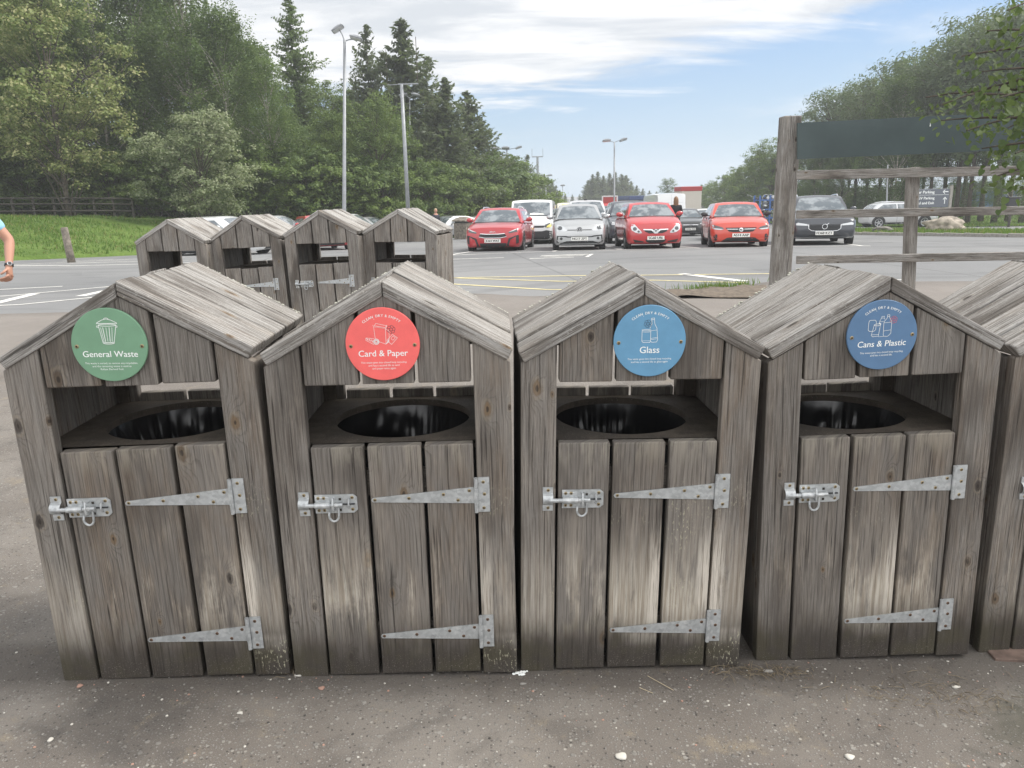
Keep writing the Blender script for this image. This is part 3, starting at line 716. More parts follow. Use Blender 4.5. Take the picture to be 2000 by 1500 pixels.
def screw(mb, x, z, y, r=.0058, mats=(1, 2)):
    M_ = Matrix.Translation((x, y, z)) @ Matrix.Rotation(math.pi/2, 4, 'X')
    mb.lathe([(0.0001, .0016), (r*.75, .0015), (r, .0002), (r, -.001)], 10, mats[0], M_)
    for a in (0.5, 0.5+math.pi/2):
        mb.box((x, y-.0017, z), (r*1.15, .0008, r*.32), mats[1], rot=Matrix.Rotation(a, 4, 'Y'))
def ring_pts(cx, cz, r, n=20, a0=0, a1=2*math.pi): return [(cx+r*math.cos(a0+(a1-a0)*i/n), cz+r*math.sin(a0+(a1-a0)*i/n)) for i in range(n+1)]

def make_hinge(parent, z, top, tone):
    mb = MB(); y0 = -.0052
    zl, zh = z-.029+.003, z+.029
    poly = [(-.072, z-.008), (-.077, z), (-.072, z+.008), (.256, zh), (.256, zl-.003)]
    poly = [(-.0735, z-.017), (-.078, z-.010), (-.0735, z-.003), (.258, z+.027), (.258, z-.029)]
    mb.prism(poly, y0, -.0012)
    mb.prism([(.272, z-.060), (.272, z+.060), (.309, z+.060), (.309, z-.060)], y0, -.0012)
    for a, b in ((-.060, -.028), (-.027, .026), (.027, .060)): mb.tube([(.265, y0-.0035, z+a), (.265, y0-.0035, z+b)], .0068, 10)
    mb.box((.2655, y0-.006, z-.003), (.013, .006, .05), 0)
    for x, dz in ((-.066, -.009), (.045, -.006), (.158, .004), (.205, -.017), (.243, .015)): screw(mb, x, z+dz, y0)
    for x, dz in ((.289, .044), (.292, .002), (.289, -.046)): screw(mb, x, z+dz, y0)
    return mb.build('strap_hinge', [M['galv'], M['screw'] if not tone else M['rust_screw'], M['screw_hole']], parent)
M['rust_screw'] = simple('rusty_screw', (.16, .095, .06), .7, .3)
def make_latch(parent, x0, z, turn):
    mb = MB(); y0 = -.005; x1 = x0+.138
    mb.prism([(x0, z-.032), (x0, z+.032), (x1-.012, z+.032), (x1, z+.022), (x1, z-.022), (x1-.012, z-.032)], y0, -.001)
    mb.tube([(x0-.045, y0-.012, z), (x0+.092, y0-.012, z)], .0072, 10)
    M_ = Matrix.Translation((x0+.002, y0-.012, z)) @ Matrix.Rotation(math.pi/2, 4, 'Y')
    mb.lathe([(.0105, 0), (.0105, .05), (.008, .052)], 14, 0, M_)                      # guide sleeve
    mb.box((x0+.026, y0-.004, z), (.046, .008, .018), 0, bev=.002); mb.box((x0+.026, y0-.0012, z), (.048, .0024, .050), 0, bev=.001)
    mb.box((x0+.105, y0-.004, z), (.05, .004, .004), 3)
    # end stop and hasp loops
    mb.tube([(x1-.026, y0, z+.016), (x1-.026, y0-.012, z+.014), (x1-.026, y0-.014, z), (x1-.026, y0-.012, z-.012), (x1-.026, y0, z-.014)], .003, 8)
    lx = x0+.058+turn*.01
    lp = [(lx, y0, z+.02), (lx, y0-.020, z+.024), (lx, y0-.026, z+.006), (lx, y0-.024, z-.014), (lx+.002, y0-.008, z-.020), (lx, y0, z-.016)]
    mb.tube(lp, .0036, 8)
    u = [(lx-.016, y0-.008, z-.024)] + [(lx-.001+.016*math.cos(a), y0-.012, z-.036+.020*math.sin(a)) for a in [math.pi+math.pi*i/8 for i in range(9)]] + [(lx+.015, y0-.010, z-.006), (lx+.013, y0-.014, z+.002)]
    mb.tube(u, .0038, 8)
    for dx in (.012, .03):
        for dz in (.021, -.021): screw(mb, x0+dx, z+dz, y0-.002)
    for dz in (.021, -.020): screw(mb, x1-.016, z+dz, y0)
    for dz in (.016, -.021): mb.box((x0+.082, y0-.0004, z+dz), (.008, .001, .008), 2)
    return mb.build('bolt_latch', [M['galv'], M['screw'], M['screw_hole'], M['dark_metal']], parent)
def make_keeper(parent, z, x=-.297):
    mb = MB(); y0 = -.005; prof = []
    for i in range(17):
        s = -.041+.082*i/16; prof.append((s, y0 - (.017*math.sqrt(max(0, 1-(s/.019)**2)) if abs(s) < .019 else 0)))
    vs = []; 
    for s, y in prof:
        for xx in (x-.017, x+.017): vs += [(xx, y, z+s)]
    for s, y in prof:
        for xx in (x-.017, x+.017): vs += [(xx, y+.0035, z+s)]
    n = len(prof); fs = [[2*i, 2*i+1, 2*i+3, 2*i+2] for i in range(n-1)]; k = 2*n
    fs += [[k+2*i, k+2*i+2, k+2*i+3, k+2*i+1] for i in range(n-1)] + [[2*i, 2*i+2, k+2*i+2, k+2*i] for i in range(n-1)] + [[2*i+1, k+2*i+1, k+2*i+3, 2*i+3] for i in range(n-1)]
    mb.add(vs, fs, 0)
    for dz in (.031, -.031): screw(mb, x+.001, z+dz, y0)
    return mb.build('latch_keeper', [M['galv'], M['screw'], M['screw_hole']], parent)

def line_icon(mb, kind, y):
    R = lambda pts, wd=.0013, mat=0, c=False: mb.ribbon(pts, wd, y, mat, c)
    def el(cx, cz, rx, rz, n=18, a0=0, a1=2*math.pi, wd=.0012, mat=0): R([(cx+rx*math.cos(a0+(a1-a0)*i/n), cz+rz*math.sin(a0+(a1-a0)*i/n)) for i in range(n+1)], wd, mat)
    def recyc(cx, cz, r, mat):
        for k in range(6):
            a = k*math.pi/3+.3; el(cx+r*.55*math.cos(a), cz+r*.55*math.sin(a), r*.42, r*.42, 6, a-1.3, a+1.3, .0009, mat)
            R([(cx+r*.25*math.cos(a), cz+r*.25*math.sin(a)), (cx+r*.9*math.cos(a+.35), cz+r*.9*math.sin(a+.35))], .0009, mat)
        el(cx, cz, r*.42, r*.42, 6, wd=.0009, mat=mat)
    if kind == 0:                                                         # dustbin
        R([(-.024, .046), (-.016, -.006), (.015, -.006), (.026, .046)], .0015); el(0, -.006, .0155, .0035, 14, math.pi, 2*math.pi, .0014); el(0, -.002, .0155, .003, 14, math.pi, 2*math.pi, .001)
        el(.001, .046, .025, .003, 16, wd=.0016); R([(-.028, .050), (-.027, .053), (-.012, .061), (0, .064), (.012, .061), (.028, .053), (.029, .049)], .0015); R([(-.027, .051), (.028, .051)], .0016)
        el(0, .064, .006, .003, 10, 0, math.pi, .0018)
        for a in (-.018, -.012, -.003, .006, .014): R([(a, .039), (a*.72, -.002)], .0018 if a in (-.012, .006) else .0012)
        for s in (-1, 1): R([(s*.025, .043), (s*.029, .044), (s*.029, .040), (s*.0245, .039)], .0013)
    elif kind == 1:                                                       # carton, tube, leaflet
        R([(-.023, .040), (-.020, .0), (.010, -.012), (.011, .034)], .0009, c=True); R([(-.025, .045), (-.023, .040), (.011, .034), (.016, .042), (-.016, .050), (-.021, .043), (.010, .037), (.016, .044)], .0009)
        R([(.011, .034), (.021, .027), (.020, .004), (.010, -.012)], .0009); R([(-.047, .008), (-.048, .001), (-.026, -.012)], .0009); R([(-.047, .008), (-.024, .005)], .0009)
        for i in range(4): el(-.018, -.004, .0085-.0016*i, .0085-.002*i, 12, wd=.0012)
        for i in range(3): R([(-.045+i*.007, .006-i*.002), (-.041+i*.006, .001-i*.003)], .0016)
        R([(.030, .017), (.044, .006), (.026, -.013), (.013, -.001)], .0009, c=True); R([(.031, .012), (.038, .007), (.031, -.001), (.025, .004)], .0008, c=True)
        for i in range(4): R([(.012+.002*i, -.010+i*.003), (.020, -.004+i*.003)], .0011)
        recyc(.027, .031, .0125, 1)
    elif kind == 2:                                                       # jar and bottle
        R([(-.024, .018), (-.024, -.012), (-.020, -.016), (0, -.016), (.002, -.012), (.002, .018)], .0012); el(-.011, .021, .0135, .002, 14, wd=.0012); el(-.011, .017, .0135, .0018, 14, math.pi, 2*math.pi, .001); R([(-.024, -.011), (.002, -.011)], .0008)
        R([(.004, .052), (.005, .040), (-.001, .026)], .0012); R([(.012, .052), (.013, .040), (.020, .026), (.023, -.008), (.020, -.015), (.006, -.016), (.002, -.012)], .0012); R([(.003, .052), (.003, .056), (.012, .057), (.012, .052)], .0012, c=True)
        R([(.003, .019), (.020, .021)], .0009); R([(.003, -.004), (.023, -.001)], .0009); R([(.003, -.008), (.023, -.005)], .0009)
        recyc(-.007, .040, .012, 1)
    else:                                                                 # can, beaker and two bottles
        R([(-.040, .035), (-.024, .035), (-.020, .030), (-.021, .006), (-.026, .001), (-.040, .001), (-.044, .006), (-.043, .030)], .0011, c=True)
        R([(-.026, .020), (-.034, -.012), (-.029, -.016), (-.012, -.015), (-.007, .020)], .0011); el(-.016, .020, .010, .003, 14, wd=.0014); R([(-.010, .024), (-.007, .022)], .004); R([(-.033, -.010), (-.012, -.010)], .0009)
        R([(-.004, .042), (-.010, .030), (-.012, .022)], .0009); R([(.004, .042), (.004, .045), (-.004, .045), (-.004, .040), (.004, .040)], .0009); R([(-.011, .029), (.002, .029)], .0008); R([(.004, .040), (.005, .036)], .0009)
        R([(.014, .044), (.013, .040), (.005, .030), (.003, .024), (.003, -.012), (.005, -.017), (.009, -.016), (.012, -.018), (.017, -.017), (.026, -.008), (.027, .028), (.020, .040), (.020, .044)], .0011); R([(.013, .044), (.013, .049), (.020, .049), (.020, .044)], .001, c=True)
        R([(.004, .025), (.027, .026)], .0009); R([(.003, 0), (.026, .002)], .0009); R([(-.012, -.017), (.003, -.017)], .0008)
        recyc(.033, .033, .0115, 2)
SIGN_TXT = [('General Waste', .166, ['This waste is sorted, to remove any recyclables,', 'and the remaining waste is used as', 'Refuse Derived Fuel.'], (.160, .118, .070)),
            ('Card & Paper', .152, ['This waste goes into closed loop recycling', 'and has a second life as card', 'and paper once again'], (.141, .096, .073)),
            ('Glass', .062, ['This waste goes into closed loop recycling', 'and has a second life as glass again'], (.139, .117)),
            ('Cans & Plastic', .157, ['This waste goes into closed loop recycling', 'and has a second life.'], (.140, .072))]
def make_sign(parent, i, cx, cz, tilt):
    root_m = Matrix.Translation((cx, -.009, cz)) @ Matrix.Rotation(tilt, 4, 'Y')
    r = .1145; mb = MB()
    Mx = Matrix.Rotation(math.pi/2, 4, 'X')
    mb.lathe([(.0001, .0045), (r-.0015, .0045), (r, .003), (r, -.003), (.0001, -.003)], 72, 0, Mx)
    for s in (-1, 1):
        screw(mb, s*(r-.016), -.004, -.0048, .0062)
    o = mb.build('round_sign', [M['sign%d' % i], M['screw'], M['screw_hole']], parent); o.matrix_local = root_m
    tx = MB(); title, wd, lines, lw = SIGN_TXT[i]; y = -.0052
    add_text(tx, title, .022, 0, -.029, y, width=wd*1.0, shear=.12 if i == 3 else 0, bold=.00025)
    for k, (ln, w_) in enumerate(zip(lines, lw)): add_text(tx, ln, .0065, 0, -.057-.0095*k, y, width=w_)
    if i:
        s = 'CLEAN, DRY & EMPTY'; adv = {' ': .45, ',': .42, 'M': 1.2, '&': 1.05, 'E': .82, 'L': .78, 'T': .85, 'P': .9}
        tot = sum(adv.get(ch, 1.0) for ch in s); span = 1.40; acc = 0
        for ch in s:
            a = adv.get(ch, 1.0); th = -span/2 + span*(acc+a/2)/tot; acc += a
            if ch != ' ': add_text(tx, ch, .0112, .0895*math.sin(th), .0895*math.cos(th) - (.004 if ch == ',' else 0), y, rot=-th, bold=.00015)
    tx.build('sign_lettering', [M['white_print'], M['dark_print'], M['red_print']], o)
    ic = MB(); line_icon(ic, i, y)
    ic.v = [(a*1.06, b, c*1.06+.013) for a, b, c in ic.v]
    ic.build('sign_drawing', [M['white_print'], M['dark_print'], M['red_print']], o)
    return o

def make_bin(label, loc, rot, front=True, sign=None, hingey=True, wood=('wood', 'post_wood', 'gable_wood', 'roof_wood'), soff=(0, 1.18), stilt=0.0, latch_x=-.262, tone=0, group=None, moss=(.5, .5), plank=None):
    root = empty('timber_bin_housing', loc, label=label, cat='bin housing', group=group, rot=rot)
    mw, mp, mg, mr = [M[k] for k in wood]
    def rd(flag=0.3): return (Rd(.26, .74), Rd(0, 1), flag)
    # upright front boards either side, front and back
    for s, fl in ((-1, moss[0]), (1, moss[1])):
        mb = MB(); a, b = (-.386, -.271) if s < 0 else (.269, .386)
        vert_board(mb, a, b, 0, under, 0, .042, rd(fl), bev=.0038); mb.build('front_post', mp, root)
        mb = MB(); vert_board(mb, a, b, 0, under, .646, .042, rd(), face=1, bev=.005); mb.build('back_post', mp, root)
        mb = MB(); n = 4; y0 = .046
        for k in range(n):
            w_ = (.600-.046)/n; side_board(mb, y0+w_*k+.003, y0+w_*(k+1)-.003, .0, 1.105, s*.384, .036, rd(.5), s)
        mb.build('side_panel', mp, root)
        mb = MB()
        for yy in (.07, .615): mb.box((s*.325, yy, .55), (.05, .05, 1.08), bev=.003)
        mb.build('corner_post', M['deck'], root)
    for a, b in ((-.263, -.093), (-.080, .082), (.095, .261)):
        mb = MB()
        if a < 0 < b:
            r_ = rd(); vert_board(mb, a, -.0004, ZG, under, 0, .040, r_, bev=.0025); vert_board(mb, .0004, b, ZG, under, 0, .040, (r_[0]+.03, r_[1], r_[2]), bev=.0025)
        else: vert_board(mb, a, b, ZG, under, 0, .040, rd(), jig=.003, bev=.005)
        mb.build('gable_board', mg, root)
    mb = MB()
    for a, b in ((-.263, -.093), (-.080, .082), (.095, .261)): vert_board(mb, a, b, ZG, under, .646, .040, rd(), face=1)
    mb.build('back_gable', mg, root)
    mb = MB()
    for a, b in ((-.263, -.095), (-.080, .080), (.093, .261)): vert_board(mb, a, b, .01, .874, .646, .034, rd(), face=1)
    mb.build('back_panel', mw, root)
    mb = MB()
    for X, Y, sx_, sy_ in ((-.285, .335, .006, .50), (.285, .335, .006, .50), (0, .085, .56, .006), (0, .585, .56, .006)): mb.box((X, Y, .41), (sx_, sy_, .79))
    mb.build('dark_inner_box', M['trim'], root)  # unseen dark walls added to stop light leaking through the plank gaps
    # deck with round hole
    mb = MB(); n = 48; hx, hy, hr = -.003, .335, .242; vs = []; fs = []
    def sq(a):
        c, s_ = math.cos(a), math.sin(a); X0, X1, Y0, Y1 = -.345, .345, .047, .612
        tt = min(((X1-hx)/c if c > 1e-9 else (X0-hx)/c if c < -1e-9 else 9), ((Y1-hy)/s_ if s_ > 1e-9 else (Y0-hy)/s_ if s_ < -1e-9 else 9)); return hx+c*tt, hy+s_*tt
    angs = sorted([2*math.pi*k/n for k in range(n)] + [math.atan2(yy-hy, xx-hx) % (2*math.pi) for xx in (-.345, .345) for yy in (.047, .612)]); n = len(angs)
    for zz in (.840, .815):
        for a in angs: X, Y = sq(a); vs += [(X, Y, zz), (hx+hr*math.cos(a), hy+hr*math.sin(a), zz)]
    for k in range(n):
        j = (k+1) % n; fs += [[2*k, 2*j, 2*j+1, 2*k+1], [2*n+2*k, 2*n+2*k+1, 2*n+2*j+1, 2*n+2*j], [2*k+1, 2*j+1, 2*n+2*j+1, 2*n+2*k+1]]
    mb.add(vs, fs); mb.build('deck_board', M['deck'], root)
    # roof: boards laid down each slope, mitred at the ridge
    for s in (-1, 1):
        mb = MB(); nb = 5; wb = DEPTH/nb
        for k in range(nb):
            yc = -.012+wb*(k+.5); Lr = .3945/math.cos(TH)+Rd(-.003, .003); lift = Rd(-.005, .004)
            A = Matrix(((s*math.cos(TH), 0, s*math.sin(TH), 0), (0, s, 0, yc), (-math.sin(TH), 0, math.cos(TH), ZA+lift), (0, 0, 0, 1)))
            mb.board(A, Lr, wb-.0065+Rd(-.002, .001), RT+Rd(-.001, .001), e0=lambda w_, t_: -t_*math.tan(TH)+.0012, rnd=(Rd(.30, .74), Rd(0, .6), 0), bev=.006)
        mb.build('roof_slope', mr, root)
    # door with three planks, ledges behind, strap hinges and bolt
    mb = MB(); ch = [Rd(-.004, .004) for _ in range(3)]; pv_ = plank or [Rd(.15, .7) for _ in range(3)]
    xs = [(-.261, -.094), (-.081, .090), (.103, .260)]
    for (a, b), z_, pb in zip(xs, ch, pv_): vert_board(mb, a+Rd(-.002, .002), b+Rd(-.002, .002), .008+abs(z_)*.5, ZD+z_+(.003 if a > 0 else -.003), Rd(-.002, .002), .038, (Rd(.26, .72), Rd(0, 1), pb), bev=.0038)
    for z_ in (.14, .70):
        A = Matrix(((1, 0, 0, -.25), (0, 0, -1, .042), (0, 1, 0, z_), (0, 0, 0, 1))); mb.board(A, .50, .09, .03, rnd=rd())
    door = mb.build('door', mw, root)
    if hingey:
        make_hinge(door, .668, True, 0); make_hinge(door, .168, False, 1)
        make_latch(door, latch_x, .649, Rd(-1, 1)); make_keeper(root, .650, -.297)
    if sign is not None: make_sign(root, sign, soff[0], soff[1], stilt)
    return root
def make_liner(loc, rot, label, seed):
    r_ = random.Random(seed); mb = MB(); n = 180; rings = 26; vs = []
    ph = [(r_.uniform(0, 6.28), r_.choice((5, 9, 13, 21, 34, 55)), r_.uniform(.15, 1)) for _ in range(6)]
    hx, hy = -.003, .335
    for j in range(rings):
        f = j/(rings-1); z = .815-.50*f
        for k in range(n):
            a = 2*math.pi*k/n; rr_ = .244-.075*f
            wr = sum(am*(1-2*abs(math.sin((fr*a+p+f*2.2*math.sin(p*3)+.5*math.sin(a*3+f*5+p))/2))) for p, fr, am in ph)/4
            rr_ += .015*min(1, f*6)*wr*(.35+.65*abs(math.sin(a*1.5+ph[0][0]))) + .010*math.sin(2*a+ph[1][0]+2*f)*min(1, f*4) + .0015*min(1, f*4)*r_.uniform(-1, 1); vs.append((hx+rr_*math.cos(a), hy+rr_*math.sin(a), z))
    vs.append((hx, hy, .30)); fs = [[j*n+k, (j+1)*n+k, (j+1)*n+(k+1) % n, j*n+(k+1) % n] for j in range(rings-1) for k in range(n)]
    fs += [[(rings-1)*n+k, rings*n, (rings-1)*n+(k+1) % n] for k in range(n)]
    from mathutils import noise as mn
    for i_, (X, Y, Z) in enumerate(vs[:-1]):
        f = (.815-Z)/.5; q_ = Vector((X, Y, Z)); d_ = (mn.noise(q_*Vector((11, 11, 3)).length*.9+Vector((seed, 0, 0)))*.012+mn.noise(Vector((X*40, Y*40, Z*13))+Vector((0, seed, 0)))*.008)*min(1, f*6); c_ = Vector((X-hx, Y-hy, 0)).normalized(); vs[i_] = (X+c_.x*d_, Y+c_.y*d_, Z+d_*.5)
    mb.add(vs, fs); o = mb.build('bin_liner', M['plastic_bag'], smooth=True); o.location = loc; o.rotation_euler = rot
    return tag(o, label, 'bin liner')

E3 = lambda yaw, tx, ty: (Matrix.Rotation(yaw, 3, 'Z') @ Matrix.Rotation(ty, 3, 'Y') @ Matrix.Rotation(tx, 3, 'X')).to_euler()
FRONT = [((-1.179, 2.344, .025), E3(.028, .009, -.009), 0, (-.042, 1.182), .03, 'weathered timber bin housing with a round green General Waste sign', (.95, .82)),
         ((-.390, 2.358, .010), E3(.010, .009, -.000), 1, (-.007, 1.177), .0, 'weathered timber bin housing with a round coral red Card & Paper sign', (.4, .7)),
         ((.395, 2.393, -.009), E3(.030, .004, .018), 2, (.020, 1.180), -.01, 'weathered timber bin housing with a round light blue Glass sign', (1.0, .9)),
         ((1.243, 2.451, -.029), E3(.016, -.007, -.016), 3, (-.022, 1.190), -.02, 'weathered timber bin housing with a round dark blue Cans & Plastic sign', (.3, .3))]
LN = ['green General Waste', 'coral Card & Paper', 'light blue Glass', 'dark blue Cans & Plastic']
for k, (loc, rot, sg, so, st, lab, ms) in enumerate(FRONT):
    make_bin(lab, loc, rot, sign=sg, soff=so, stilt=st, group='row of wooden bin housings in front', latch_x=-.262+.012*(k == 2), moss=ms, plank=((.2, .3, .5), (.55, .25, .3), (.5, 1.0, 1.0), (.2, .72, .45))[k])
    make_liner(loc, rot, 'shiny black bin liner hanging inside the %s bin' % LN[k], 11+k)
make_bin('weathered timber bin housing cut off by the right edge of the photo', (2.075, 2.50, -.045), E3(.02, 0, -.01), group='row of wooden bin housings in front')
for (x, y, z, yaw, ty), lab in zip([(-3.454, 7.971, .108, -.141, -.006), (-2.668, 7.991, .125, -.142, -.031), (-1.859, 7.82, .162, -.143, -.022), (-1.111, 7.841, .159, -.185, .009)],
        ('unsigned timber bin housing at the lawn end of the back row', 'unsigned timber bin housing second from the lawn in the back row', 'unsigned timber bin housing in the back row showing its bolt and strap hinge', 'unsigned timber bin housing at the car end of the back row, its side boards showing')):
    make_bin(lab, (x, y, z), E3(yaw, 0, ty), wood=('rear_wood', 'rear_wood', 'rear_wood', 'rear_roof'), group='back row of wooden bin housings')

# lichen crusts on roof edges, pebbles, litter
mb = MB(); rr = random.Random(21)
def crust(cx, cy, cz, r):
    bm = bmesh.new(); bmesh.ops.create_icosphere(bm, subdivisions=1, radius=r)
    for v in bm.verts: v.co = Vector((v.co.x*rr.uniform(.7, 1.4), v.co.y*rr.uniform(.7, 1.4), v.co.z*rr.uniform(.4, 1.0)))
    mb.bm(bm, 0, Matrix.Translation((cx, cy, cz)))
for k, (loc, rot, *_r) in enumerate(FRONT):
    R4 = Matrix.Translation(loc) @ rot.to_matrix().to_4x4()
    for s in (-1, 1):
        for _ in range((70, 90, 25, 40)[k]):
            l = rr.betavariate(1.5, 1.2)*.44; p = R4 @ Vector((s*l*math.cos(TH), DEPTH-.012-abs(rr.gauss(0, .010)), ZA-l*math.sin(TH)-.001)); crust(p.x, p.y, p.z, rr.uniform(.0022, .0062))
M['lichen'] = simple('grey_lichen', (.42, .42, .36), .95, noise=.3, nscale=60)
tag(mb.build('lichen', M['lichen']), 'crusty grey lichen along the rear roof edges', None, None, 'stuff')
def pebbles(name, n, area, smin, smax, mats, label, seed):
    mb = MB(); q = random.Random(seed)
    for _ in range(n):
        x, y = area(q); r = smin+(smax-smin)*q.random()**3
        bm = bmesh.new(); bmesh.ops.create_icosphere(bm, subdivisions=1, radius=r)
        for v in bm.verts: v.co = Vector((v.co.x*q.uniform(.75, 1.35), v.co.y*q.uniform(.7, 1.2), v.co.z*q.uniform(.35, .75)))
        mb.bm(bm, q.choices(range(len(mats)), weights=[5, 3, 2, 2][:len(mats)])[0], Matrix.Translation((x, y, P(x, y)+r*.15)) @ Matrix.Rotation(q.uniform(0, 6), 4, 'Z'))
    return tag(mb.build(name, mats), label, None, None, 'stuff')
PB = [simple('pebble_grey', (.24, .23, .21), .9), simple('pebble_pale', (.52, .50, .45), .9), simple('pebble_dark', (.06, .055, .05), .9), simple('pebble_pink', (.36, .22, .17), .9)]
def wide(q):
    y = 1.55+q.random()*1.0; return (q.uniform(-2.2, 2.2), y)
pebbles('loose_chippings', 1500, wide, .0013, .0055, PB, 'small loose stone chippings scattered over the tarmac', 5)
pebbles('grit', 420, lambda q: (q.uniform(-1.55, 2.2), 2.33+.055*q.uniform(-1.55, 2.2)-abs(q.gauss(0, .035))), .001, .005, PB, 'grit and crumbs along the feet of the bins', 6)
def stone(x, y, r, mat, lab, seed, flat=.6):
    q = random.Random(seed); bm = bmesh.new(); bmesh.ops.create_icosphere(bm, subdivisions=2, radius=r)
    for v in bm.verts:
        f = 1+.22*math.sin(v.co.x/r*3+seed)+.15*math.sin(v.co.y/r*4+seed*2); v.co = Vector((v.co.x*f*1.2, v.co.y*f, v.co.z*f*flat))
    m_ = MB(); m_.bm(bm); o = m_.build('pebble', mat, smooth=True); o.location = (x, y, P(x, y)+r*.25); return tag(o, lab, 'pebble')
from_px = {}
def gpt(px, py, z=0.0):
    u, v = px-1000, py-750; c, s_ = math.cos(ROLL), math.sin(ROLL)
    a = c*u+s_*v; b = -s_*u+c*v; d = _rt*(a/FPX)+_up*(-b/FPX)+_fw; t = (z-CAM_H)/d.z; return d*t+Vector((0, 0, CAM_H))
def ypt(px, py, Y):
    u, v = px-1000, py-750; c, s_ = math.cos(ROLL), math.sin(ROLL)
    a = c*u+s_*v; b = -s_*u+c*v; d = _rt*(a/FPX)+_up*(-b/FPX)+_fw; return d*(Y/d.y)+Vector((0, 0, CAM_H))
for px, py, r, mt, lab in ((160, 1358, .009, 3, 'pink pebble by the left corner of the General Waste bin'), (628, 1353, .009, 3, 'pinkish pebble in front of the Card & Paper bin'), (583, 1328, .010, 1, 'pale pebble at the foot of the gap left of the Card & Paper bin'),
        (1212, 1475, .014, 1, 'cream flat stone near the bottom edge of the photo'), (1500, 1302, .013, 0, 'grey stone beside the dry grass at the foot of the Cans & Plastic bin'), (1662, 1467, .012, 1, 'buff flattened pebble near the lower right'),
        (470, 1404, .007, 1, 'small white pebble in front of the General Waste bin'), (103, 1464, .008, 1, 'white pebble near the lower left corner'), (1022, 1336, .008, 0, 'grey pebble below the white splat'), (1870, 1325, .010, 1, 'buff stone in front of the red brown board')):
    g = gpt(px, py); stone(g.x, g.y, r, PB[mt], lab, px, .45)
g = gpt(1016, 1315); mb = MB(); q = random.Random(4)
for _ in range(16):
    bm = bmesh.new(); bmesh.ops.create_icosphere(bm, subdivisions=1, radius=q.uniform(.002, .008))
    for v in bm.verts: v.co.z *= .4
    mb.bm(bm, 0, Matrix.Translation((g.x+q.gauss(0, .012), g.y+q.gauss(0, .006), P(g.x, g.y)+.003)))
tag(mb.build('bird_dropping', M['white_print']), 'white splat on the tarmac between the red and blue signed bins', 'dropping')
def straw(cx, cy, n, sp, label, seed, name='dry_grass_tuft'):
    mb = MB(); q = random.Random(seed)
    for _ in range(n):
        x, y = cx+q.gauss(0, sp), cy+q.gauss(0, sp*.35); a = q.uniform(0, 6.28); L = q.uniform(.015, .06); z = P(x, y)+.004
        mb.tube([(x, y, z), (x+L*.5*math.cos(a), y+L*.5*math.sin(a), z+q.uniform(.002, .012)), (x+L*math.cos(a), y+L*math.sin(a), z+q.uniform(-.002, .006))], [.0011, .001, .0004], 4, q.choice((0, 0, 1)))
    return tag(mb.build(name, [simple('straw', (.19, .155, .105), .9), simple('dark_straw', (.10, .08, .055), .9)]), label, None, None, 'stuff')
g = gpt(1500, 1306); straw(g.x+.02, g.y, 90, .055, 'dry grass tuft left of the foot of the Cans & Plastic bin', 1)
g = gpt(1425, 1302); straw(g.x, g.y, 55, .05, 'dry grass at the foot of the Glass bin', 2)
g = gpt(565, 1323); straw(g.x, g.y, 40, .04, 'dry bits at the foot of the gap beside the General Waste bin', 3)
g = gpt(1830, 1345); straw(g.x, g.y, 120, .16, 'loose scatter of dry stalks before the red brown board', 4, 'dry_stalks')
for k, (px, py, a, L) in enumerate(((1290, 1330, 2.3, .11), (1262, 1345, 2.5, .05))):
    g = gpt(px, py); mb = MB(); mb.tube([(g.x-L/2*math.cos(a), g.y-L/2*math.sin(a), P(g.x, g.y)+.003), (g.x+L/2*math.cos(a), g.y+L/2*math.sin(a), P(g.x, g.y)+.004)], .0011, 5)
    tag(mb.build('straw_stalk', simple('pale_straw', (.45, .38, .26), .8)), ('long pale straw lying in front of the Glass bin', 'short pale straw lying in front of the Glass bin')[k], 'straw')
# loose red-brown board on the ground at the right
mb = MB(); A = Matrix.Translation((2.06, 2.45, P(2.0, 2.45)+.016)) @ Matrix.Rotation(-.10, 4, 'Z'); mb.board(A @ Matrix.Translation((-.34, 0, 0)), .9, .09, .014, rnd=(.4, .9, 0), bev=.003)
M['red_board'] = simple('red_brown_board', (.15, .105, .085), .9, noise=.3, nscale=20)
tag(mb.build('loose_board', M['red_board']), 'red brown board lying along the foot of the bin at the right edge', 'board')
# ------------------------------------------------------------------ vehicles
M['tyre'] = simple('tyre_rubber', (.018, .018, .019), .85)
M['chrome'] = simple('chrome_trim', (.72, .73, .74), .18, .9)
M['alloy'] = simple('alloy_rim', (.50, .51, .52), .3, .8)
def glass_mat():
    m, t, bs, out = new_mat('car_glass')
    p = t.n('ShaderNodeTexCoord').outputs['Object']; n = t.noise(p, 2.6, 3, .6)
    t.set(bs.inputs['Base Color'], t.mix(t.ss(n, .4, .62), (.085, .105, .12), (.24, .265, .28))); bs.inputs['Roughness'].default_value = .06  # pale blue-grey reflection mixed into the base colour
    bs.inputs['Specular IOR Level'].default_value = .8; bs.inputs['Coat Weight'].default_value = .6; return m
M['glass'] = glass_mat()
M['headlamp'] = simple('headlamp_lens', (.58, .60, .61), .12, .35)
M['headlamp_dark'] = simple('headlamp_housing', (.11, .115, .12), .15, .3)
M['indicator'] = simple('lit_indicator', (.85, .75, .22), .3)
M['tail'] = simple('tail_lamp', (.35, .02, .02), .2)
M['plate_white'] = simple('white_number_plate', (.78, .78, .74), .5); M['plate_yellow'] = simple('yellow_number_plate', (.78, .56, .06), .5)
M['plate_ink'] = simple('plate_lettering', (.02, .02, .022), .6)
def paint(name, col, metal=.0, rough=.28):
    return simple('car_paint_' + name, col, rough, metal, .5, .9)
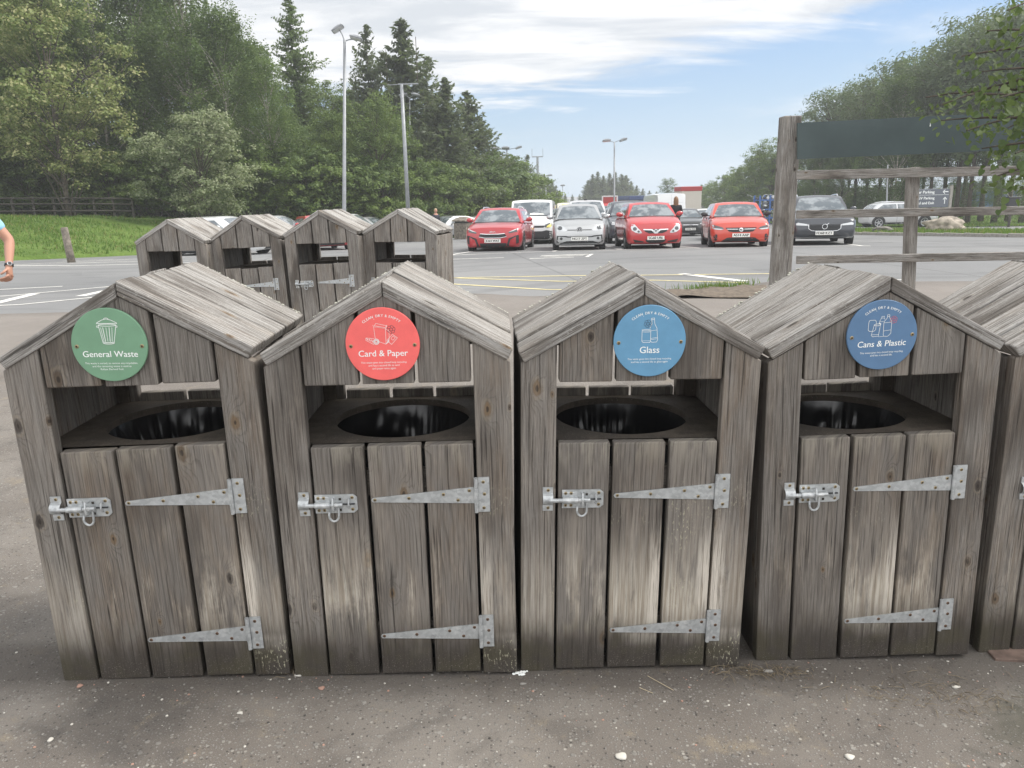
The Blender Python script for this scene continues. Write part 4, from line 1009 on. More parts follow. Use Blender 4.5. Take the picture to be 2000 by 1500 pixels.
PAINT = dict(red=paint('red', (.42, .022, .030)), signal=paint('signal_red', (.46, .030, .034)), orange=paint('orange_red', (.58, .060, .034)), silver=paint('silver', (.46, .47, .475), .55, .32),
             white=paint('white', (.72, .73, .73)), grey=paint('dark_grey', (.045, .05, .06), .3), black=paint('black', (.02, .022, .024)), green=paint('dark_green', (.02, .035, .03)), navy=paint('navy', (.03, .035, .05)),
             pearl=paint('pale_silver', (.60, .61, .62), .4), lgrey=paint('light_grey', (.36, .37, .38), .5), cream=paint('cream', (.72, .68, .55)))

PROF = {  # L, W, H, bottom, hood front z, cowl z, cowl y, windscreen top y, roof end y, rear base y, rear base z, wheel r, wheelbase front y, rear y
 'hatch': dict(L=4.0, W=1.74, H=1.45, zb=.20, zf=.70, zc=.95, yc=.88, yw=1.62, yr=3.35, ye=3.88, ze=.98, wr=.31, y1=.78, y2=3.28),
 'mini': dict(L=3.6, W=1.64, H=1.48, zb=.20, zf=.74, zc=.98, yc=.66, yw=1.38, yr=3.1, ye=3.52, ze=.98, wr=.29, y1=.58, y2=3.0),
 'suv': dict(L=4.6, W=1.88, H=1.64, zb=.26, zf=.82, zc=1.08, yc=1.12, yw=1.95, yr=3.9, ye=4.45, ze=1.08, wr=.36, y1=.90, y2=3.76),
 'saloon': dict(L=4.6, W=1.81, H=1.43, zb=.19, zf=.72, zc=.95, yc=1.22, yw=2.0, yr=3.1, ye=4.05, ze=1.0, wr=.32, y1=.85, y2=3.7),
 'van': dict(L=4.4, W=1.85, H=1.84, zb=.22, zf=.92, zc=1.16, yc=.72, yw=1.40, yr=4.15, ye=4.36, ze=1.1, wr=.33, y1=.82, y2=3.6, van=1),
 'bigvan': dict(L=5.9, W=2.0, H=2.55, zb=.28, zf=1.05, zc=1.35, yc=.62, yw=1.55, yr=5.7, ye=5.86, ze=1.2, wr=.35, y1=.95, y2=4.5, van=1),
}
def lerp(a, b, t): return a+(b-a)*t
def car_shell(p):
    L, W, H, zb, zf, zc = p['L'], p['W'], p['H'], p['zb'], p['zf'], p['zc']; hw = W/2
    bm = bmesh.new(); st = []
    # (y, half width, bottom, top edge, crown)
    def top(y):
        if y < p['yc']: return lerp(zf, zc, min(1, max(0, (y-.04)/(p['yc']-.04)))**.72)
        if y > p['ye']-.12: return lerp(p['ze'], p['ze']-.16, min(1, (y-p['ye']+.12)/(L-p['ye']+.12)))
        return lerp(zc, p['ze'], (y-p['yc'])/(p['ye']-p['yc']))
    ys = [0, .03, .09, .2, .36, .55, .8, 1.1, 1.5, 2.0, 2.5, 3.0, L-.9, L-.55, L-.3, L-.12, L-.04, L]
    ys = sorted(set(round(y, 3) for y in ys if 0 <= y <= L))
    for y in ys:
        e = min(1.0, y/.42); r = min(1.0, (L-y)/.40)
        wv = hw*(1-.20*(1-math.sqrt(max(0, 1-(1-e)**2))))*(1-.14*(1-math.sqrt(max(0, 1-(1-r)**2))))
        b = zb + (.10*(1-min(1, y/.12))) + (.12*(1-min(1, (L-y)/.2)))
        tp = top(y) - (.16*(1-min(1, y/.10))**1.5 if y < .10 else 0)
        pts = [(0, tp+.035), (.45*wv, tp+.028), (.78*wv, tp+.008), (.93*wv, tp-.035), (.985*wv, tp-.11), (wv, lerp(b, tp, .56)), (.992*wv, lerp(b, tp, .32)), (.965*wv, b+.07), (.90*wv, b), (.5*wv, b-.01), (0, b-.01)]
        if y < .005 or y > L-.005: pts = [(x*.96, lerp((b+tp)/2, z, .86)) for x, z in pts]
        ring = pts + [(-x, z) for x, z in pts[-2:0:-1]]
        st.append([bm.verts.new((x, y, z)) for x, z in ring])
    n = len(st[0])
    for a, b in zip(st, st[1:]):
        for k in range(n): bm.faces.new((a[k], a[(k+1) % n], b[(k+1) % n], b[k]))
    bm.faces.new(st[0][::-1]); bm.faces.new(st[-1])
    # cabin
    yc, yw, yr, ye = p['yc'], p['yw'], p['yr'], p['ye']; wb_ = hw*.955; wr_ = hw*(.90 if p.get('van') else .72)
    sts = []
    cy = [(yc, 0), (lerp(yc, yw, .33), .40), (lerp(yc, yw, .66), .74), (lerp(yc, yw, .90), .945), (yw+.12, .985), (lerp(yw, yr, .4), 1.0), (lerp(yw, yr, .75), .99), (yr, .955), (lerp(yr, ye, .35), .74), (lerp(yr, ye, .7), .36), (ye, 0)]
    for y, h in cy:
        base = top(y)-.02; zr = base+.02+(H-top(y)-.0)*h
        f = min(1, max(0, (y-yc)/.25)); g = min(1, max(0, (ye-y)/.25)); wbb = wb_*(1-.05*(1-f))*(1-.06*(1-g))
        wt = lerp(wbb*.95, wr_, h)
        pts = [(0, zr+.012*h), (wt*.55, zr+.004*h), (wt*.88, zr-.018*h), (wt, lerp(base, zr, 1-.06)), (lerp(wbb, wt, .5)+.012*h, lerp(base, zr, .5)), (wbb, base)]
        ring = pts + [(-x, z) for x, z in pts[::-1][:-1]]
        sts.append([bm.verts.new((x, y, z)) for x, z in ring])
    m_ = len(sts[0])
    for a, b in zip(sts, sts[1:]):
        for k in range(m_): bm.faces.new((a[k], a[(k+1) % m_], b[(k+1) % m_], b[k]))
    bmesh.ops.recalc_face_normals(bm, faces=bm.faces[:])
    return bm
def conform(bvh, poly, axis, off, back=.03, cuts=.07):
    """project a flat polygon onto the shell. axis: 'F' front (x,z), 'R' rear (x,z), 'S+'/'S-' sides (y,z)"""
    bm = bmesh.new(); vs = [bm.verts.new((a, 0, b)) for a, b in poly]
    es = [bm.edges.new((vs[i], vs[(i+1) % len(vs)])) for i in range(len(vs))]
    bmesh.ops.triangle_fill(bm, edges=es, use_beauty=True, use_dissolve=False)
    for _ in range(5):
        el = [e for e in bm.edges if e.calc_length() > cuts]
        if not el: break
        bmesh.ops.subdivide_edges(bm, edges=el, cuts=1); bmesh.ops.triangulate(bm, faces=bm.faces[:])
    bdry = [e for e in bm.edges if e.is_boundary]
    d = {'F': Vector((0, 1, 0)), 'R': Vector((0, -1, 0)), 'S+': Vector((-1, 0, 0)), 'S-': Vector((1, 0, 0))}[axis]; last = None
    for v in bm.verts:
        a, b = v.co.x, v.co.z
        o = {'F': Vector((a, -3, b)), 'R': Vector((a, 9, b)), 'S+': Vector((3, a, b)), 'S-': Vector((-3, a, b))}[axis]
        hit = bvh.ray_cast(o, d)[0]
        if hit is None:
            nr = bvh.find_nearest(Vector((a, 0.15, b)) if axis == 'F' else Vector((a, 4.2, b)) if axis == 'R' else Vector((.8 if axis == 'S+' else -.8, a, b)))[0]; hit = nr
        v.co = hit - d*off
    r_ = bmesh.ops.extrude_edge_only(bm, edges=bdry)
    for g in r_['geom']:
        if isinstance(g, bmesh.types.BMVert): g.co += d*back
    bmesh.ops.recalc_face_normals(bm, faces=bm.faces[:])
    return bm
def ell(cx, cz, rx, rz=None, n=20): return [(cx+rx*math.cos(2*math.pi*k/n), cz+(rz or rx)*math.sin(2*math.pi*k/n)) for k in range(n)]
def mir(poly): return [(-x, z) for x, z in poly][::-1]

class Car:
    def __init__(s, kind, col, label, cat='car', name='parked_car', group='cars in the car park', **ov):
        s.p = dict(PROF[kind]); s.p.update(ov); s.kind = kind
        if kind in ('van', 'bigvan'):
            pass
        s.root = empty(name, (0, 0, 0), label=label, cat=cat, group=group)
        s.shell = car_shell(PROF[kind] if not ov else s.p); s.bvh = BVHTree.FromBMesh(s.shell)
        mb = MB(); mb.bm(s.shell.copy()); s.body = mb.build('body', col, s.root, smooth=True); s.col = col
        try: s.body.data.set_sharp_from_angle(angle=rad(38))
        except Exception: pass
        p = s.p; hw = p['W']/2
        # wheels with arches
        for y in (p['y1'], p['y2']):
            for sx in (-1, 1):
                mb = MB(); r = p['wr']; wd = .20; Mx = Matrix.Translation((sx*(hw-.085), y, r)) @ Matrix.Rotation(sx*math.pi/2, 4, 'Y')
                mb.lathe([(r*.62, -.10), (r*.92, -.10), (r, -.07), (r, .05), (r*.965, .085), (r*.70, .092), (r*.66, .075)], 28, 0, Mx)
                wh = mb.build('wheel', M['tyre'], s.root, smooth=True)
                rm = MB(); rm.lathe([(.0001, .05), (r*.16, .075), (r*.18, .06)], 16, 0, Mx); rm.lathe([(r*.60, .085), (r*.68, .088), (r*.68, .03), (r*.60, .03)], 28, 0, Mx); rm.lathe([(.0001, .02), (r*.66, .02)], 24, 1, Mx)
                for k in range(5):
                    a = 2*math.pi*k/5+.3
                    rm.box((r*.38*math.cos(a), r*.38*math.sin(a), .062), (r*.52, r*.15, .03), 0, M=Mx, rot=Matrix.Rotation(a, 4, 'Z'))
                rm.build('rim', [M['alloy'], M['dark_metal']], wh)
        for y in (p['y1'], p['y2']):
            for ax in ('S+', 'S-'):
                mb = MB(); arch = [(y+(p['wr']+.065)*math.cos(a), p['wr']+(p['wr']+.065)*math.sin(a)) for a in [math.pi*k/16 for k in range(17)]]
                arch = [(a, min(b, p['zc']-.12)) for a, b in arch]; arch += [(y-p['wr']-.06, p['zb']+.02), (y+p['wr']+.06, p['zb']+.02)]
                mb.bm(conform(s.bvh, arch, ax, .003)); mb.build('wheel_arch', M['trim'], s.root)
        s.windows()
    def patch(s, name, mat, polys, axis='F', off=.006, both=False, parent=None, cuts=.07, label=None):
        allp = [q for pl in polys for q in ([pl, mir(pl)] if both else [pl])]
        if name in ('headlight', 'headlight_lamp', 'headlight_strip', 'fog_lamp', 'fog_lamp_lens', 'fog_recess', 'tail_light', 'side_window', 'door_handle', 'bumper_vent', 'air_intake', 'bumper_line', 'door_gap'):
            for q in allp: mb = MB(); mb.bm(conform(s.bvh, q, axis, off, cuts=cuts)); o = mb.build(name, mat, parent or s.root, label=label)
            return o
        mb = MB()
        for q in allp: mb.bm(conform(s.bvh, q, axis, off, cuts=cuts))
        return mb.build(name, mat, parent or s.root, label=label)
    def windows(s):
        p = s.p; hw = p['W']/2; van = s.kind in ('van', 'bigvan'); wr_ = hw*(.90 if van else .72)
        zt = p['H']-.10; zl = p['zc']+.03
        if van: zt = lerp(p['zc'], p['H'], .80) if s.kind == 'van' else lerp(p['zc'], p['H'], .62)
        wt = wr_*.86 if not van else wr_*.9; wl = hw*.845
        s.patch('windscreen', M['glass'], [[(-wl, zl), (wl, zl), (wt, zt), (wt*.6, zt+.022), (0, zt+.03), (-wt*.6, zt+.022), (-wt, zt)]], 'F', .005)
        s.patch('wiper_cowl', M['trim'], [[(-wl*1.02, zl-.005), (-wl*1.02, zl-.035), (0, zl-.018), (wl*1.02, zl-.035), (wl*1.02, zl-.005), (0, zl+.012)]], 'F', .009)
        zt2 = p['H']-.13; ze = p['ze']+.04
        if s.kind != 'bigvan': s.patch('rear_window', M['glass'], [[(-wl*.95, ze+.02), (wl*.95, ze+.02), (wt*.92, zt2-.02), (-wt*.92, zt2-.02)]], 'R', .005)
        else: s.patch('door_gap', M['lens'], [[(-.01, .5), (.01, .5), (.01, zt2), (-.01, zt2)], [(-.75, zt2-.5), (-.1, zt2-.5), (-.1, zt2-.48), (-.75, zt2-.48)], [(.1, zt2-.5), (.75, zt2-.5), (.75, zt2-.48), (.1, zt2-.48)]], 'R', .006, cuts=.2)
        a0, a1 = p['yc']+.38, lerp(p['yc'], p['yw'], .92)+.12; b1, b0 = p['yr']-.12, lerp(p['yr'], p['ye'], .40)
        ym = lerp(p['yw'], p['yr'], .42); zs = p['zc']+.035; zz = p['H']-.13
        for ax in ('S+', 'S-'):
            if van: polys = [[(a0, zs), (a1+.04, lerp(zs, zz, .93) if s.kind == 'van' else lerp(zs, zz, .6)), (p['yw']+.75, lerp(zs, zz, .93) if s.kind == 'van' else lerp(zs, zz, .6)), (p['yw']+.75, zs)]]
            else: polys = [[(a0, zs), (a1, zz), (ym-.04, zz+.015), (ym-.04, zs+.01)], [(ym+.04, zs+.01), (ym+.04, zz+.015), (b1, zz-.01), (b0, lerp(zs, zz, .30)), (b0-.12, zs+.05)]]
            s.patch('side_window', M['glass'], polys, ax, .004)
            if not van:
                zl_ = p['zb']+.12; s.patch('door_gap', M['trim'], [[(a0+.1, zl_), (a0+.112, zl_), (a0+.112, zs-.03), (a0+.1, zs-.03)], [(ym-.006, zl_), (ym+.006, zl_), (ym+.006, zs), (ym-.006, zs)], [(b0-.18, zl_+.3), (b0-.168, zl_+.3), (b0-.1, zs), (b0-.112, zs)]], ax, .003, cuts=.3)
                s.patch('door_handle', s.col, [[(ym-.26, zs-.12), (ym-.08, zs-.12), (ym-.08, zs-.09), (ym-.26, zs-.09)], [(b0-.42, zs-.10), (b0-.24, zs-.10), (b0-.24, zs-.07), (b0-.42, zs-.07)]], ax, .022, cuts=.3)
    def mirrors(s, mat, z=None):
        p = s.p; z = z or p['zc']+.06; hw = p['W']/2
        for sx in (-1, 1):
            mb = MB(); bm = bmesh.new(); bmesh.ops.create_icosphere(bm, subdivisions=2, radius=1)
            for v in bm.verts: v.co = Vector((v.co.x*.115+sx*(hw+.10), v.co.y*.065+p['yc']+.52, v.co.z*.075+z+.03+.012*v.co.x*sx))
            mb.bm(bm); mb.box((sx*(hw+.0), p['yc']+.53, z-.01), (.14, .05, .03), 0, bev=.006); mb.build('wing_mirror', mat, s.root, smooth=True)
    def plate(s, txt, z, rear=False):
        hit = s.bvh.ray_cast(Vector((0, -3, z)), Vector((0, 1, 0)))[0] if not rear else s.bvh.ray_cast(Vector((0, 9, z)), Vector((0, -1, 0)))[0]
        y = (hit.y-.03) if not rear else hit.y+.03; mb = MB(); mb.box((0, y, z), (.52, .012, .112), 0, bev=.003)
        pl = mb.build('number_plate', M['plate_white'] if not rear else M['plate_yellow'], s.root)
        if txt:
            t = MB(); add_text(t, txt, .095, 0, z, y-.0072 if not rear else y+.0072, width=.45, bold=.004); t.build('plate_lettering', M['plate_ink'], pl)
    def rails(s, mat):
        p = s.p; mb = MB(); w_ = p['W']/2*.66
        for sx in (-1, 1):
            mb.tube([(sx*w_, p['yw']+.12, p['H']-.04), (sx*w_, p['yw']+.3, p['H']+.025), (sx*w_, lerp(p['yw'], p['yr'], .6), p['H']+.03), (sx*w_*.96, p['yr']-.1, p['H']-.02)], .02, 8)
        mb.build('roof_rails', mat, s.root)
    def place(s, x, y, rz=0.0, z=None):
        s.root.location = (x, y, G(y+1.5)+.0 if z is None else z); s.root.rotation_euler = (-.028 if y > 23 else 0, 0, rz); s.shell.free(); return s.root
    def bottom(s, h, mat=None): # dark lower valance
        p = s.p; hw = p['W']/2
        s.patch('lower_valance', mat or M['trim'], [[(-hw*.95, p['zb']-.02), (hw*.95, p['zb']-.02), (hw*.97, h), (-hw*.97, h)]], 'F', .006)
        for ax in ('S+', 'S-'): s.patch('sill', mat or M['trim'], [[(p['y1']+.2, p['zb']-.02), (p['y2']-.2, p['zb']-.02), (p['y2']-.2, p['zb']+.10), (p['y1']+.2, p['zb']+.10)]], ax, .005)

# -- red crossover, front row left
c = Car('hatch', PAINT['red'], 'red crossover car with silver edged black grille, leftmost of the front row', L=4.4, W=1.83, H=1.49, zf=.80, zc=1.0, yc=1.0, yw=1.75, yr=3.6, ye=4.2, wr=.335, y1=.88, y2=3.55, zb=.22)
c.patch('grille', M['trim'], [[(-.45, .575), (-.40, .655), (-.19, .635), (.19, .635), (.40, .655), (.45, .575), (.24, .535), (-.24, .535)]])
c.patch('grille_trim', M['chrome'], [[(-.45, .575), (-.24, .535), (.24, .535), (.45, .575), (.45, .560), (.24, .513), (-.24, .513), (-.45, .560)], [(-.40, .655), (-.19, .635), (.19, .635), (.40, .655), (.40, .672), (.19, .655), (-.19, .655), (-.40, .672)]], off=.012, cuts=.05)
hl = [(.54, .665), (.50, .70), (.66, .765), (.82, .835), (.86, .81), (.80, .715), (.60, .675)]
c.patch('headlight', M['headlamp_dark'], [hl]); c.patch('headlight', M['headlamp_dark'], [mir(hl)])
c.patch('headlight_strip', M['headlamp'], [[(.50, .70), (.66, .765), (.82, .838), (.85, .815), (.66, .738)]], off=.012, both=True, cuts=.05)
c.patch('air_intake', M['trim'], [[(-.42, .36), (.45, .36), (.42, .215), (-.40, .215)]])
c.patch('bumper_vent', M['trim'], [[(.755, .33), (.84, .35), (.84, .60), (.80, .61), (.52, .51), (.47, .35), (.42, .22), (.56, .22), (.52, .30), (.58, .47), (.755, .565)]], both=True, cuts=.05)
c.bottom(.235); c.patch('skid_plate', M['chrome'], [[(-.38, .225), (.44, .225), (.44, .195), (-.38, .195)]], off=.014)
kl = MB(); hit = c.bvh.ray_cast(Vector((0, -3, .72)), Vector((0, 1, 0)))[0]
for a, b in (((-.085, .70), (-.085, .735)), ((-.085, .715), (-.045, .735)), ((-.085, .715), (-.04, .70)), ((-.03, .70), (-.03, .735)), ((-.03, .735), (.02, .70)), ((.02, .70), (.06, .735)), ((.06, .735), (.095, .70))): kl.ribbon([a, b], .012, hit.y-.02)
kl.build('bonnet_badge', M['chrome'], c.root)
c.plate('JO64 WAT', .435); c.mirrors(c.col); c.rails(M['chrome']); c.place(-.52, 24.9, rad(-8), z=-.16)
# -- white panel van behind it
c = Car('van', PAINT['white'], 'white panel van with black bumper and one indicator lit, behind the red crossover', 'van', 'parked_van', 'vans in the car park')
c.patch('bumper', M['trim'], [[(-.90, .24), (.90, .24), (.915, .56), (.66, .60), (.5, .56), (-.5, .56), (-.66, .60), (-.915, .56)]])
c.patch('grille', M['trim'], [[(-.55, .70), (.55, .70), (.60, .78), (-.60, .78)]])
hl = [(.56, .74), (.62, .82), (.86, .92), (.90, .88), (.88, .74), (.70, .68)]
c.patch('headlight', M['headlamp_dark'], [hl]); c.patch('headlight', M['headlamp_dark'], [mir(hl)]); c.patch('indicator_lamp', M['indicator'], [[(.66, .70), (.70, .78), (.84, .86), (.87, .80), (.84, .72)]], off=.014)
c.patch('dash_paper', M['plate_white'], [[(-.05, 1.22), (.55, 1.22), (.5, 1.26), (.1, 1.30), (-.05, 1.28)]], off=.010)
mb = MB(); mb.tube([(.0, 1.55, 1.82), (0, 1.75, 2.25)], .006, 5); mb.build('aerial', M['dark_metal'], c.root)
c.mirrors(M['trim'], 1.22); c.place(.86, 31.5, rad(-6))
# -- silver city car
c = Car('mini', PAINT['silver'], 'small silver hatchback with round badge and framed lower bumper, second in the front row')
hl = [(.36, .655), (.42, .70), (.48, .77), (.66, .845), (.745, .80), (.745, .70), (.70, .645), (.46, .625)]
c.patch('headlight', M['headlamp'], [hl]); c.patch('headlight', M['headlamp'], [mir(hl)]); c.patch('headlight_lamp', M['headlamp_dark'], [ell(.61, .735, .075, .06)], off=.012, both=True, cuts=.05)
c.patch('bonnet_gap', M['trim'], [[(-.38, .66), (.38, .66), (.38, .68), (-.38, .68)]], off=.008, cuts=.05)
fr = [(-.70, .50), (-.42, .495), (-.36, .475), (.36, .475), (.42, .495), (.70, .52), (.72, .30), (.60, .24), (-.60, .24), (-.72, .30)]
c.patch('bumper_frame', M['trim'], [fr])
c.patch('bumper_insert', c.col, [[(-.66, .475), (-.44, .455), (-.38, .44), (.38, .44), (.44, .455), (.66, .475), (.68, .32), (.58, .275), (.40, .335), (-.40, .335), (-.58, .275), (-.68, .32)]], off=.014)
c.patch('fog_lamp', M['headlamp'], [ell(.57, .40, .062)], off=.022, both=True, cuts=.05); c.patch('fog_lamp_lens', M['trim'], [ell(.57, .41, .043)], off=.028, both=True, cuts=.05)
c.patch('bumper_lip', M['headlamp'], [[(-.55, .235), (.55, .235), (.55, .255), (-.55, .255)]], off=.016); c.bottom(.20)
hit = c.bvh.ray_cast(Vector((0, -3, .675)), Vector((0, 1, 0)))[0]; lb = MB(); yb = hit.y-.022
Mx = Matrix.Translation((0, hit.y, .675)) @ Matrix.Rotation(math.pi/2, 4, 'X'); lb.lathe([(.0001, .015), (.085, .015), (.088, .0)], 28, 1, Mx)
lb.ribbon(ring_pts(0, .675, .078, 28), .012, yb); lb.ribbon([(-.035, .742), (0, .672), (.035, .742)], .011, yb); lb.ribbon([(-.066, .715), (-.035, .612), (0, .672), (.035, .612), (.066, .715)], .011, yb)
lb.build('round_badge', [M['chrome'], M['headlamp_dark']], c.root)
c.plate('NG17 ZPT', .400); c.mirrors(c.col); c.place(2.20, 24.2, rad(-3))
# -- grey people carrier behind it
c = Car('suv', PAINT['pearl'], 'pale silver tall car almost hidden behind the small silver hatchback', H=1.78, W=1.9)
c.patch('grille', M['trim'], [[(-.5, .55), (.5, .55), (.55, .75), (-.55, .75)]]); hl = [(.55, .70), (.6, .80), (.86, .86), (.86, .74)]; c.patch('headlight', M['headlamp'], [hl], both=True); c.mirrors(c.col)
mb = MB(); mb.box((-.02, 2.05, 1.80), (.12, .1, .05), bev=.01); mb.build('roof_aerial', M['dark_metal'], c.root); c.place(3.15, 31.2, rad(-4))
# -- dark green car, rear view
c = Car('hatch', PAINT['green'], 'dark green car seen from behind with yellow rear plate, between van and silver hatchback', H=1.46)
c.patch('tail_light', M['tail'], [[(.60, .66), (.80, .66), (.82, .92), (.66, .92)]], 'R', both=True); c.patch('bumper_line', M['trim'], [[(-.8, .25), (.8, .25), (.8, .36), (-.8, .36)]], 'R'); c.plate('', .62, True); c.mirrors(c.col)
c.place(2.25, 38.6, rad(180-4), z=G(38)-.02); c.root.rotation_euler = (.028, 0, rad(176))
# -- red three-door hatch
c = Car('hatch', PAINT['signal'], 'red hatchback with chrome V grille bar, beside the standing woman', L=4.0, W=1.73, H=1.49, zf=.76, zc=1.02, yc=.82, yw=1.55, yr=3.3, ye=3.85, ze=1.0)
hl = [(.43, .535), (.44, .575), (.55, .69), (.64, .80), (.73, .80), (.76, .70), (.73, .62), (.62, .55), (.50, .525)]
c.patch('headlight', M['headlamp'], [hl]); c.patch('headlight', M['headlamp'], [mir(hl)]); c.patch('headlight_lamp', M['headlamp_dark'], [ell(.64, .665, .06, .055), ell(.53, .585, .035)], off=.012, both=True, cuts=.05)
c.patch('grille', M['trim'], [[(-.37, .645), (.37, .645), (.33, .575), (.20, .52), (-.20, .52), (-.33, .575)]])
c.patch('grille_bar', M['chrome'], [[(-.38, .655), (-.12, .648), (-.05, .60), (0, .56), (.05, .60), (.12, .648), (.38, .655), (.38, .625), (.14, .612), (.04, .515), (-.04, .515), (-.14, .612), (-.38, .625)]], off=.013, cuts=.05)
c.patch('grille_badge', M['chrome'], [ell(0, .60, .045)], off=.02, cuts=.04); c.patch('grille_badge_core', M['dark_metal'], [ell(0, .60, .025, .03)], off=.024, cuts=.04)
c.patch('air_intake', M['trim'], [[(-.33, .335), (.33, .335), (.27, .255), (.18, .225), (-.18, .225), (-.27, .255)], [(.36, .28), (.69, .345), (.65, .25), (.37, .245)], mir([(.36, .28), (.69, .345), (.65, .25), (.37, .245)])])
c.bottom(.205); c.plate('SG60 UBL', .380); c.mirrors(c.col); c.place(4.52, 23.95, rad(-1.5))
# -- dark SUV behind it
c = Car('suv', PAINT['navy'], 'dark blue off-roader half hidden to the left of the red hatchback', H=1.68); c.patch('grille', M['trim'], [[(-.45, .60), (.45, .60), (.48, .80), (-.48, .80)]])
c.patch('headlight', M['headlamp'], [[(.52, .74), (.55, .86), (.84, .88), (.84, .76)]], both=True); c.patch('bumper_line', M['lens'], [[(.45, .45), (.62, .45), (.62, .60), (.58, .60), (.58, .49), (.45, .49)]], off=.012, both=True); c.mirrors(M['headlamp']); c.bottom(.34); c.place(4.75, 29.6, rad(-3))
# -- black saloon
c = Car('saloon', PAINT['black'], 'black saloon with star badge on a barred grille, behind the woman')
c.patch('grille', M['trim'], [[(-.40, .67), (.40, .67), (.36, .49), (-.36, .49)]]); c.patch('grille_bar', M['chrome'], [[(-.39, .625), (.39, .625), (.39, .60), (-.39, .60)], [(-.38, .565), (.38, .565), (.38, .54), (-.38, .54)]], off=.012)
hit = c.bvh.ray_cast(Vector((0, -3, .585)), Vector((0, 1, 0)))[0]; lb = MB(); lb.ribbon(ring_pts(0, .585, .085, 24), .014, hit.y-.026)
for k in range(3): a = math.pi/2+k*2*math.pi/3; lb.ribbon([(0, .585), (.08*math.cos(a), .585+.08*math.sin(a))], .014, hit.y-.026)
lb.build('star_badge', M['chrome'], c.root)
c.patch('headlight', M['headlamp'], [[(.48, .66), (.56, .72), (.80, .74), (.82, .66), (.60, .60)]], both=True); c.patch('bumper_line', M['chrome'], [[(-.75, .22), (.75, .22), (.75, .245), (-.75, .245)]], off=.012); c.plate('HX66 XLS', .40); c.mirrors(c.col); c.place(9.15, 39.3, rad(-3))
# -- orange-red hatch
c = Car('hatch', PAINT['orange'], 'orange red hatchback with slim dark headlights and wide black intake', L=4.06, W=1.765, H=1.43, zf=.74, zc=.96, yc=.92, yw=1.62, yr=3.35, ye=3.95)
hl = [(.50, .605), (.56, .655), (.84, .735), (.86, .70), (.84, .61), (.60, .575)]
c.patch('headlight', M['headlamp_dark'], [hl]); c.patch('headlight', M['headlamp_dark'], [mir(hl)]); c.patch('headlight_strip', M['headlamp'], [[(.52, .60), (.84, .635), (.83, .60), (.60, .575)], [(.80, .72), (.85, .735), (.85, .62), (.82, .61)]], off=.012, both=True, cuts=.05)
c.patch('grille', M['trim'], [[(-.47, .64), (.46, .64), (.36, .525), (.24, .505), (-.24, .505), (-.36, .525)]]); c.patch('grille_bar', M['chrome'], [[(-.43, .605), (-.09, .600), (-.09, .583), (-.40, .588)], [(.43, .605), (.09, .600), (.09, .583), (.40, .588)]], off=.012, cuts=.05)
c.patch('round_badge', M['chrome'], [ell(0, .575, .062)], off=.016, cuts=.04); c.patch('round_badge_core', M['dark_metal'], [[(-.04, .60), (.03, .60), (-.01, .575), (.035, .575), (-.01, .535), (.0, .565), (-.04, .56)]], off=.021, cuts=.04)
c.patch('air_intake', M['trim'], [[(-.60, .215), (.60, .215), (.42, .335), (.34, .345), (-.34, .345), (-.42, .335)]]); fog = [(.70, .25), (.79, .25), (.81, .40), (.74, .455), (.70, .42)]; c.patch('fog_recess', M['trim'], [fog], both=True)
c.bottom(.195); c.plate('AS14 AAP', .410); c.mirrors(M['trim']); c.place(7.08, 23.75, rad(-9))
# -- grey estate/SUV behind the post
c = Car('suv', PAINT['grey'], 'dark grey off-roader with diagonal badge in a framed grille, behind the wooden post', L=4.7, W=1.9, H=1.62, zb=.27, wr=.37)
c.patch('grille', M['trim'], [[(-.46, .70), (.46, .70), (.45, .58), (.38, .525), (.25, .515), (-.25, .515), (-.38, .525), (-.45, .58)]])
c.patch('grille_trim', M['chrome'], [[(-.46, .70), (-.45, .575), (-.37, .52), (-.25, .51), (.25, .51), (.37, .52), (.45, .575), (.46, .70), (.48, .70), (.47, .57), (.38, .505), (.25, .493), (-.25, .493), (-.38, .505), (-.47, .57), (-.48, .70)]], off=.012, cuts=.06)
hit = c.bvh.ray_cast(Vector((0, -3, .635)), Vector((0, 1, 0)))[0]; lb = MB(); lb.ribbon(ring_pts(0, .635, .072, 22), .022, hit.y-.02); lb.ribbon([(.05, .685), (.11, .73)], .02, hit.y-.021); lb.build('ring_badge', M['chrome'], c.root)
hl = [(.49, .665), (.50, .71), (.78, .76), (.84, .73), (.82, .68)]; c.patch('headlight', M['headlamp'], [hl]); c.patch('headlight', M['headlamp'], [mir(hl)])
c.patch('air_intake', M['trim'], [[(-.48, .335), (.48, .335), (.34, .42), (.28, .375), (-.28, .375), (-.34, .42)]]); c.patch('skid_plate', M['headlamp'], [[(-.85, .305), (.85, .305), (.85, .318), (-.85, .318)]], off=.012); c.bottom(.28)
c.plate('FD68 KZT', .435); c.mirrors(c.col); c.rails(M['chrome']); c.place(9.72, 24.0, rad(-14), z=-.10)
# -- pale silver crossover, side on
c = Car('suv', PAINT['pearl'], 'pale silver crossover parked side on beyond the boulders', L=4.4, W=1.82, H=1.60, yw=1.95, yr=3.6, ye=4.25)
c.patch('tail_light', M['tail'], [[(3.95, .86), (4.30, .90), (4.30, .97), (4.0, .95)]], 'S+'); c.patch('tail_light', M['tail'], [[(3.95, .86), (4.30, .90), (4.30, .97), (4.0, .95)]], 'S-'); c.mirrors(M['trim']); c.bottom(.36); c.rails(M['chrome']); c.place(27.2, 50.2, rad(90), z=G(50)); c.root.rotation_euler = (0, 0, rad(88))
